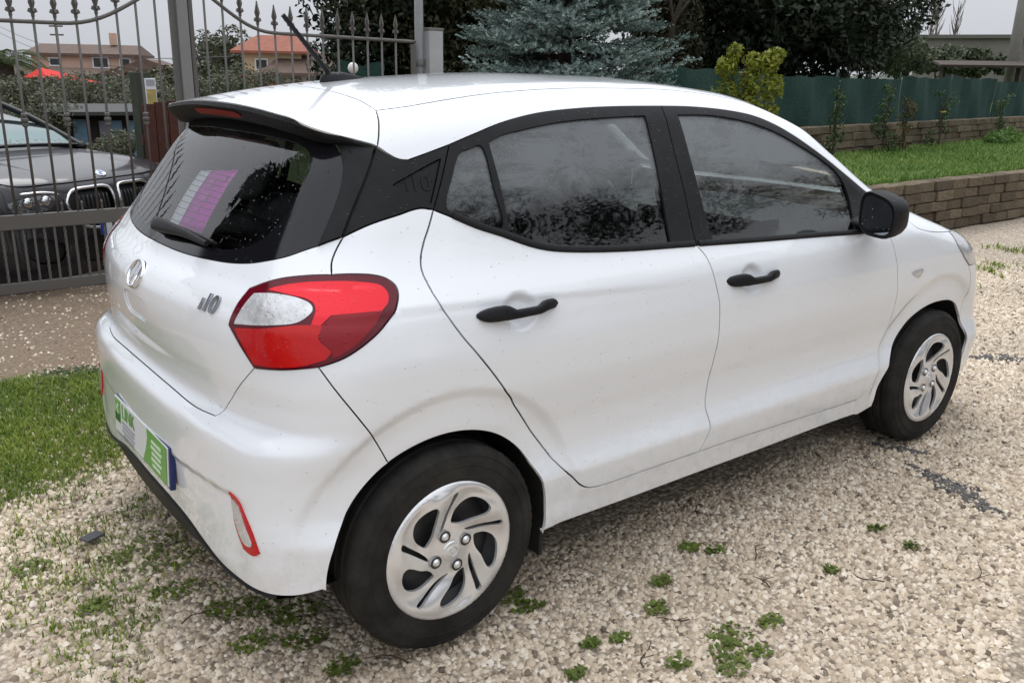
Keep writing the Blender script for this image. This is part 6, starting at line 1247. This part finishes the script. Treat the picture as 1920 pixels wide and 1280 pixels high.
m = MB(); m.tube([(-1.07, y, 1.13-.06*y*y) for y in np.linspace(-.72, .72, 12)], .014, 6); m.build('wiper_cowl', SBK, suv, True)
m = MB(); m.box((-2.3, 0, 1.50), (.9, 1.15, .06), bev=.02); m.build('roof', P_SUV, suv)
m = MB(); m.box((-1.9, 0, .65), (1.4, 1.75, .75), bev=.06); m.build('body', P_SUV, suv); m = MB(); m.box((-1.0, 0, .55), (1.4, 1.5, .5)); m.build('engine_bay', SBK, suv)
o_, d_ = TOP.ray(np.array([(-.165, 0.)])); q = solve(f_suv, o_, d_, .003)[0]; be = empty('maker_badge'); be.parent = suv; nn_ = grad(f_suv, q[None])[0]; place_on(be, q, nn_, (1, 0, 0))
m = MB(); m.lathe([(.034, .0), (.036, .004), (.041, .004), (.043, -.002)], 28); m.build('badge_ring', P_CHROME, be, True)
for k in range(4): m = MB(); m.add([(0, 0, .003)]+[(.034*math.cos(a), .034*math.sin(a), .003) for a in np.linspace(k*math.pi/2, (k+1)*math.pi/2, 8)], [tuple(range(9))]); m.build('badge_quarter', mat('badge_blue', (.03, .12, .40), .3) if k % 2 == 0 and 'badge_blue' not in MT else (MT['badge_blue'] if k % 2 == 0 else P_PLW), be)
for sg in (1, -1):
    w = empty('wheel'); w.parent = suv; w.location = (-.82, sg*.79, .345); w.rotation_euler = (math.radians(90), 0, 0)
    m = MB(); m.lathe([(.22, -.11), (.30, -.115), (.345, -.09), (.345, .09), (.30, .115), (.22, .11)], 40); m.build('tyre', P_TYRE, w, True); m = MB(); m.lathe([(0, .09), (.10, .09), (.22, .11), (.22, -.1)], 30); m.build('rim', P_SILVER, w, True)
npl = empty('number_plate'); npl.parent = suv; place_on(npl, (.035, 0, .62), (1, 0, 0)); m = MB(); m.box((0, 0, 0), (.52, .11, .012), bev=.003); m.build('plate_sheet', P_PLW, npl)
for sg in (-1, 1): m = MB(); m.box((sg*.238, 0, .003), (.045, .108, .012)); m.build('blue_band', mat('eu_blue', (.01, .06, .35), .4) if 'eu_blue' not in MT else MT['eu_blue'], npl)
# ================================================================== beyond the gate: posts, hut, groves, houses
REDW = mat('red_brown_planks', (.075, .022, .014), .7, var=.6, vscale=10, bump=.5, bscale=40, obrand=.3)
e = empty('plank_fence', (1.17, 5.55, -.3), math.radians(8), 'red-brown vertical plank fence behind the square gate post', 'fence')
for k in range(7): m = MB(); m.box((0, 0, .75), (.105, .025, 1.5+.03*(k % 3)), bev=.004); o = m.build('plank', REDW, e); o.location = (k*.113, .006*(k % 2), 0)
for z in (.3, 1.2): m = MB(); m.box((.4, .03, z), (.92, .03, .08)); m.build('cross_rail', REDW, e)
x, y, z = ray_pt(262, 145, 8.6); e = empty('timber_post', (x, y, -.4), .2, 'grey-green timber post with a small yellow notice behind the iron gate', 'post'); GRW = mat('mossy_timber', (.055, .065, .045), .9, var=.6, vscale=8, bump=.5, bscale=40)
m = MB(); m.box((0, 0, .93), (.13, .13, 1.86), bev=.01); m.build('post_shaft', GRW, e)
m = MB(); m.box((.045, -.082, 1.62), (.10, .014, .38), bev=.004); o = m.build('notice_board', P_PAP, e); m = MB(); m.box((.045, -.0905, 1.60), (.082, .004, .24)); m.build('yellow_print', mat('notice_yellow', (.55, .42, .13), .6, var=.7, vscale=30, vcol2=(.2, .18, .1)), o); m = MB(); m.box((.045, -.0905, 1.775), (.075, .004, .05)); m.build('grey_print', P_GREYT, o)
# hut with blue doors and clutter
x, y, z = ray_pt(180, 255, 11.5); h = empty('garden_hut', (x, y, z-.40), math.radians(-8), 'low makeshift hut with pale blue doors among the olive trees', 'hut')
m = MB(); m.box((0, .25, .36), (.86, .5, .62)); m.build('wall', mat('hut_dark_wood', (.03, .026, .024), .9), h); m = MB(); m.box((0, .15, .69), (1.0, .8, .04), rot=Matrix.Rotation(.08, 3, 'X')); m.build('roof', mat('hut_roof_felt', (.06, .06, .058), .8), h)
BLU = mat('pale_blue_board', (.17, .30, .42), .6, var=.4, vscale=10); LIL = mat('lilac_grey_board', (.22, .22, .28), .6)
for k, (dx, w, hh, mt) in enumerate(((-.36, .10, .5, GREYW), (-.16, .14, .5, BLU), (.10, .12, .46, LIL), (.22, .13, .46, BLU), (.40, .09, .46, BLU))): m = MB(); m.box((dx, -.03, .34), (w, .03, hh), bev=.004); m.build('door_board', mt, h)
m = MB(); m.box((0, -.15, .08), (.62, .14, .03)); m.build('shelf', mat('hut_shelf', (.24, .18, .10), .8), h)
for k, (dx, w, mt) in enumerate(((-.25, .06, P_PAP), (.06, .12, mat('orange_crate', (.30, .13, .05), .7)), (.2, .09, GREYW))): m = MB(); m.box((x+dx, y-.17, z-.42+.15), (w, .08, .11), bev=.006); tag(m.build('crate', mt), ('small white crate', 'orange-brown crate', 'grey wooden crate')[k]+' on the shelf before the makeshift hut', 'crate')
# olive trees on the slope
OLV = leaf_material('olive_leaves', [(.042, .046, .026), (.078, .086, .050), (.13, .135, .085), (.19, .19, .135)], trans=.15, vs=.9)
for k, (px, py, d_, r, n, lab) in enumerate(((40, 255, 11.5, .62, 6500, 'grey-green olive tree left of the makeshift hut'), (165, 215, 13.5, .62, 8000, 'grey-green olive tree right above the makeshift hut'), (235, 240, 12.8, .55, 6000, 'dense olive tree just left of the timber post'), (85, 210, 16, .75, 7500, 'olive tree below the red canopy'), (290, 215, 15.5, .7, 6500, 'olive tree behind the red-brown plank fence'), (420, 215, 15, .75, 6000, 'olive tree just right of the square gate post'), (510, 205, 17, .75, 6000, 'olive tree below the yellow house'), (225, 300, 10.2, .40, 4000, 'low olive shoot bush beside the hut'))):
    x, y, z = ray_pt(px, py, d_); tree('olive_tree', lab, (x, y, z-r*1.1), r*.9, .09, clump_ball((0, 0, r*1.1), (r*1.0, r*1.0, r*.75), 26, r*.33, rg), int(n*1.3), .055 if d_ < 14 else .075, .016 if d_ < 14 else .024, OLV, 120+k)
# low earth bank with grass behind the drive
p = scatter(16000, -1.5, 4.0, 7.0, 11.0, lambda x, y: np.clip(.7+.4*nz2(x, y, 3, 51), 0, 1), RNG); tag(blades('bank_grass', p, ground_z(p[:, 0], p[:, 1]), .16, .012, RNG, MOSS, 1.0), 'rough grass on the slope below the olive trees', 'grass', kind='stuff')
HEDGE = leaf_material('far_hedge_leaves', [(.035, .042, .022), (.065, .075, .040), (.11, .115, .068)], trans=.1, vs=.25)
for k, (px, py, d_, rx, rz_, n, lab) in enumerate(((190, 168, 40, 5.5, .7, 7000, 'dark green hedge in front of the pink house'), (385, 135, 44, 1.6, 1.2, 4500, 'dark green bushes between the pink house and the yellow house'), (90, 180, 30, 3.5, .7, 5000, 'green bushes below the red canopy'), (320, 165, 34, 2.2, .7, 4500, 'green bushes before the arched porch of the pink house'), (470, 198, 36, 3.0, .6, 4500, 'green bushes before the yellow house'))):
    x, y, z = ray_pt(px, py, d_); e = empty('hedge', (x, y, z-rz_), math.radians(-28), lab, 'hedge'); rng = np.random.default_rng(150+k); foliage('leaves', [(rng.uniform(-rx, rx), rng.uniform(-.6, .6), rng.uniform(.2, rz_), .9, .8, .7*rng.uniform(.6, 1.1)) for _ in range(26)], n, .20, .11, HEDGE, rng, e); m = MB(); [m.tube([(q, 0, -1.5), (q, 0, .8)], .06, 5) for q in np.linspace(-rx*.8, rx*.8, 3)] if False else m.tube([(0, 0, -1.5), (0, 0, .6)], .08, 6); m.build('stem', BARK, e)
for k, (px, py, d_, r, lab) in enumerate(((430, 108, 62, 2.0, 'round tree on the skyline left of the yellow house'), (395, 118, 70, 2.2, 'hazy tree on the skyline beside the square gate post'), (600, 112, 66, 2.2, 'tree on the skyline right behind the yellow house'))):
    x, y, z = ray_pt(px, py, d_); tree('skyline_tree', lab, (x, y, z-r*1.6), r*.8, .15, clump_ball((0, 0, r*1.5), (r, r, r*.8), 20, r*.4, rg), 3500, .28, .14, HEDGE, 170+k)
# ---- houses
def wall_mat(n, c): return mat(n, c, .9, var=.3, vscale=.8)
def tiles(n, c): return mat(n, c, .85, var=.6, vscale=3, vcol2=tuple(q*.5 for q in c), bump=.5, bscale=12, dist=.05)
def gable(parent, cx, cy, z0, w, d, h, over, mt, name='roof', axis='x', hip=.0):
    m = MB(); a, b = w/2+over, d/2+over; t = .14
    if axis == 'x': top = [(-a+hip*w, 0, h), (a-hip*w, 0, h)]; base = [(-a, -b, 0), (a, -b, 0), (a, b, 0), (-a, b, 0)]; F = [(0, 1, 5, 4), (2, 3, 4, 5), (0, 4, 3), (1, 2, 5)]
    else: top = [(0, -b+hip*d, h), (0, b-hip*d, h)]; base = [(-a, -b, 0), (a, -b, 0), (a, b, 0), (-a, b, 0)]; F = [(1, 2, 5, 4), (3, 0, 4, 5), (0, 1, 4), (2, 3, 5)]
    v = base+top; m.add(v, F+[(3, 2, 1, 0)]); m.add([(x, y, z-t) for x, y, z in base]+base, [(i, (i+1) % 4, 4+(i+1) % 4, 4+i) for i in range(4)]+[(3, 2, 1, 0)]); m.v = [(x+cx, y+cy, z+z0) for x, y, z in m.v]; return m.build(name, mt, parent)
WINM = mat('window_dark', (.035, .038, .04), .2); SHUT = mat('brown_shutter', (.07, .04, .025), .7)
def windows(parent, rects, y, mt=None):
    for (x, z, w, h) in rects:
        m = MB(); m.box((x, y-.02, z), (w+.16, .08, h+.16)); f_ = m.build('window', P_PAP if mt is None else mt, parent); m = MB(); m.box((x, y-.05, z), (w, .06, h)); m.build('pane', WINM, f_)
PINK = wall_mat('pink_render', (.60, .40, .31)); TILE1 = tiles('brown_roof_tiles', (.135, .088, .068)); TILE2 = tiles('red_roof_tiles', (.30, .105, .065)); CREAM = wall_mat('cream_render', (.56, .46, .30))
x, y, z = ray_pt(205, 142, 62); hb = empty('house', (x, y, z-1.75), yaw+math.radians(12)-math.pi/2, 'pink rendered house with brown tiled roofs on the hill behind the olive trees', 'house')
m = MB(); m.box((-1.4, 2.5, 1.5), (5.8, 5, 3.0)); m.build('wall', PINK, hb); gable(hb, -1.4, 2.5, 3.0, 5.8, 5, .60, .35, TILE1, hip=.05); windows(hb, [(-.4, 2.5, .8, .5), (1.0, 2.55, .5, .35), (-3.0, 2.5, .5, .35)], 0)
m = MB(); m.box((2.6, .2, .5), (5.0, 5.2, 2.6)); m.build('side_wing', PINK, hb); m = MB(); m.add([(.1, -2.4, 1.8), (5.1, -2.4, 1.8), (2.6, -2.4, 2.72)], [(0, 1, 2)]); m.build('gable_wall', PINK, hb); gable(hb, 2.6, .2, 1.8, 5.0, 5.2, .95, .35, TILE1, axis='y', name='wing_roof')
m = MB(); m.box((-2.6, -.6, .9), (5.0, 1.6, 1.7)); m.build('porch_wing', PINK, hb); gable(hb, -2.6, -.6, 1.75, 5.4, 1.8, .42, .2, TILE1, name='porch_roof')
m = MB(); m.add([(3.9+.5*math.cos(a), -2.43, -.1+.9*max(0, math.sin(a))) for a in np.linspace(0, math.pi, 13)], [tuple(range(13))]); m.build('arch_opening', WINM, hb)
m = MB(); m.box((4.4, 1.2, 3.2), (.5, .5, 1.2), bev=.02); c_ = m.build('chimney', P_PAP, hb); m = MB(); m.box((0, 2.2, 3.95), (.4, .4, .7)); m.build('chimney', PINK, hb)
m = MB(); m.tube([(4.25, 1.2, 3.6), (4.25, 1.2, 6.2)], .05, 6); m.build('aerial', IRON, c_)
x, y, z = ray_pt(530, 150, 56); hb = empty('house', (x, y, z-1.35), yaw+math.radians(4)-math.pi/2, 'cream house with red and brown tiled roofs on the hill right of the gate post', 'house')
m = MB(); m.box((-.6, 2.2, 1.55), (3.4, 4, 3.1)); m.build('wall', CREAM, hb); gable(hb, -.6, 2.2, 2.95, 3.6, 4.2, .95, .45, TILE2, hip=.30); windows(hb, [(-1.2, 2.2, .6, .5)], .2)
m = MB(); m.box((2.0, .6, .9), (5.2, 3, 2.0)); m.build('side_wing', wall_mat('grey_render', (.36, .34, .32)), hb); gable(hb, 2.0, .6, 1.75, 5.6, 3.4, 1.0, .3, TILE1, name='wing_roof', hip=.18); windows(hb, [(.9, .9, .5, 1.0), (2.2, .9, .5, .8), (3.6, .9, .5, .8)], -.92, SHUT)
m = MB(); m.box((-2.0, -.2, .4), (3.0, 2.2, 1.6)); m.build('porch_wing', CREAM, hb); gable(hb, -2.0, -.2, 1.0, 3.4, 2.6, .6, .2, TILE2, name='porch_roof', hip=.2); windows(hb, [(-2.8, .55, .6, .5), (-1.6, .55, .6, .5)], -1.32)
m = MB(); m.box((-2.1, 2.8, 3.4), (.35, .35, .8)); m.build('chimney', CREAM, hb)
# red canopy
x, y, z = ray_pt(118, 146, 24); e = empty('garden_canopy', (x, y, z-1.2), .3, 'bright red peaked fabric canopy above the olive trees', 'canopy'); m = MB(); m.add([(-.65, -.5, 1.18), (.65, -.5, 1.10), (.65, .5, 1.14), (-.65, .5, 1.2), (-.5, 0, 1.42)], [(0, 1, 4), (1, 2, 4), (2, 3, 4), (3, 0, 4)]); m.build('canopy_cloth', mat('red_cloth', (.62, .03, .02), .8), e)
for sx, sy in ((-.6, -.45), (.6, -.45), (.6, .45), (-.6, .45)): m = MB(); m.tube([(sx, sy, -1.0), (sx, sy, 1.14)], .02, 6); m.build('leg', IRON, e)
# palm
x, y, z = ray_pt(8, 108, 26); e = empty('palm_tree', (x, y, z-3), 0, 'feathery palm crown rising behind the olive trees at the gate hinge side', 'palm'); m = MB(); m.tube([(0, 0, -1), (0, 0, 2.9)], [.22, .18], 10); m.build('trunk', BARK, e, True); PALM = leaf_material('palm_leaflets', [(.035, .055, .018), (.07, .10, .03), (.11, .14, .05)], vs=2)
rng = np.random.default_rng(7)
for k in range(22):
    a = rng.uniform(0, 6.28); el_ = rng.uniform(-.2, 1.2); L_ = rng.uniform(.9, 1.35); V = []; F = []; b = 0
    for t in np.linspace(.08, 1, 24):
        r = L_*t*math.cos(el_*(1-.3*t)); zz = 2.9+L_*t*math.sin(el_)-.75*L_*t*t; c = np.array([math.cos(a)*r, math.sin(a)*r, zz]); s_ = np.array([-math.sin(a), math.cos(a), 0]); w = .34*math.sin(math.pi*min(1, t*.92+.08))
        for sg in (-1, 1): tip = c+s_*sg*w+np.array([math.cos(a)*.12, math.sin(a)*.12, -.10]); V += [c, c+np.array([0, 0, .012]), tip]; F.append((b, b+1, b+2)); V += [c+np.array([math.cos(a)*.03, math.sin(a)*.03, 0])]; F.append((b, b+3, b+2)); b += 4
    me = mesh_np('frond', np.array(V), F, False); at = me.attributes.new('tone', 'FLOAT', 'POINT'); at.data.foreach_set('value', np.full(len(me.vertices), rng.random(), np.float32)); obj('frond', me, e, PALM)
# utility poles and wires on the skyline
WOODP = mat('pole_wood', (.10, .085, .07), .9)
poles = []
for px, py0, d_, h, lab in ((361, 92, 48, 6, 'wooden utility pole with cross-arms on the skyline beside the square gate post'), (104, 45, 70, 8, 'thin utility pole on the skyline above the pink house')):
    x, y, z = ray_pt(px, py0, d_); e = empty('utility_pole', (x, y, z-h), yaw-math.pi/2, lab, 'pole'); m = MB(); m.tube([(0, 0, 0), (0, 0, h)], [.13, .09], 8); m.build('shaft', WOODP, e, True); poles.append((x, y, z))
    for zz in (h-.15, h-.7): m = MB(); m.box((0, 0, zz), (.9, .08, .1)); m.build('crossarm', WOODP, e)
for k in range(2):
    a, b = np.array(poles[0]), np.array(poles[1]); d0 = (b-a); a2 = a-d0*.2; b2 = b+d0*1.2; m = MB(); m.tube([tuple(a2+(b2-a2)*t+np.array([0, 0, -1.6*math.sin(math.pi*t)-.5*k])) for t in np.linspace(0, 1, 24)], .018, 4, cap=False); tag(m.build('overhead_wire', SBK), 'thin sagging overhead wire across the grey sky', 'wire', 'overhead wires')
# far hills closing the valley
HILL = mat('wooded_hill', (.055, .068, .05), 1, var=.8, vscale=.03, vcol2=(.09, .10, .075))
xs = np.linspace(-1, 1, 60); m = MB(); R = []
for d_ in (95, 130, 180, 260):
    row = []
    for t in xs:
        a = yaw+t*-.62; hgt = {95: -4.5, 130: .6, 180: 2.2, 260: 3.0}[d_]+.7*math.sin(t*9+d_)+.4*math.sin(t*23+d_*2); row.append((CAM_LOC[0]+math.cos(a)*d_, CAM_LOC[1]+math.sin(a)*d_, hgt))
    R.append(row)
m.loft(R, close=False, cap=False); tag(m.build('hill', HILL, None, True), kind='structure')
# ================================================================== behind the photographer: garden hedge and bare trees that the glass mirrors
HDG = leaf_material('hedge_leaves', [(.018, .030, .012), (.035, .055, .02), (.06, .08, .03)], trans=.15, vs=.7)
for k, (cx, cy, L_, ang, lab) in enumerate(((7, -8.5, 9, .05, 'long clipped green hedge beyond the gravel on the passenger side'), (-8.5, -5.0, 6, 1.35, 'green hedge across the yard behind the tailgate'))):  # rear hedge is unseen, added so the rear glass mirrors something dark
    e = empty('garden_hedge', (cx, cy, 0), ang, lab, 'hedge'); rng = np.random.default_rng(200+k); foliage('leaves', [(rng.uniform(-L_, L_), rng.uniform(-.3, .3), rng.uniform(.3, 1.7), .6, .5, .5) for _ in range(60)], 9000, .22, .13, HDG, rng, e); m = MB(); m.box((0, 0, .7), (2*L_, .5, 1.3)); m.build('stems', mat('hedge_core', (.02, .022, .014), .95) if k == 0 else MT['hedge_core'], e)
for k, (x, y, h) in enumerate(((4.6, -6.4, 4.2), (8.0, -7.2, 4.6), (12.0, -8.0, 3.6), (1.5, -8.5, 3.6))):
    e = empty('bare_tree', (x, y, 0), 0, 'leafless garden tree with fine branches along the hedge', 'tree', 'bare trees by the hedge'); m = MB(); rng = np.random.default_rng(220+k); branches(m, (0, 0, 0), (0, 0, 1), h*.6, .08, 4, rng, None, .55, 3, 4, .2, 5); m.build('trunk', BARK, e)

for k, (x, y, r, h, lab) in enumerate(((4.4, -6.0, 1.3, 6.4, 'first tall thin-leaved tree in front of the long hedge, beside the leafless one'), (7.0, -6.2, 1.4, 6.8, 'second tall thin-leaved tree along the long hedge'), (9.8, -6.4, 1.5, 7.2, 'third and tallest thin-leaved tree along the long hedge'), (13.0, -6.8, 1.5, 6.8, 'fourth tall thin-leaved tree along the long hedge'), (16.5, -7.2, 1.6, 7.0, 'fifth tall thin-leaved tree at the far end of the long hedge'), (12.2, -4.9, 1.3, 6.4, 'thin-leaved tree standing forward of the hedge row, closer to the drive'), (16.0, -5.0, 1.4, 6.8, 'thin-leaved tree farthest along the drive, forward of the hedge row'))):
    tree('garden_tree', lab, (x, y, 0), h*.42, .12, clump_ball((0, 0, h*.52), (r, r, h*.40), 60, .40, rg), 7500, .13, .05, DARKL, 240+k, shell=.3)
for k, (x, y, h, lab) in enumerate(((-4.6, 4.9, 7.5, 'tall dark stone pine beyond the turf on the hinge side of the gate'), (-7.5, 3.0, 7.0, 'tall dark stone pine farther along the turf'))):  # unseen pines, put in to give the rear glass a dark reflection
    tree('added_pine', lab, (x, y, 0), 4.2, .18, clump_ball((0, 0, h*.66), (2.0, 2.0, h*.30), 60, .75, rg), 16000, .26, .12, DARKL, 250+k, cat='pine')

for k, (cx, cy, L_, ang, lab) in enumerate(((27, -2.0, 7, 1.45, 'tall rough hedge closing the far end of the gravel drive'), (21, -9.0, 6, .25, 'rough hedge along the far passenger side of the drive'))):
    e = empty('drive_hedge', (cx, cy, float(ground_z(cx, cy))), ang, lab, 'hedge'); rng = np.random.default_rng(300+k); foliage('leaves', [(rng.uniform(-L_, L_), rng.uniform(-.6, .6), rng.uniform(.3, 2.3), .9, .7, .7) for _ in range(60)], 9000, .26, .15, HEDGE, rng, e); m = MB(); m.tube([(0, 0, -.5), (0, 0, 1.5)], .08, 6); m.build('stem', BARK, e)
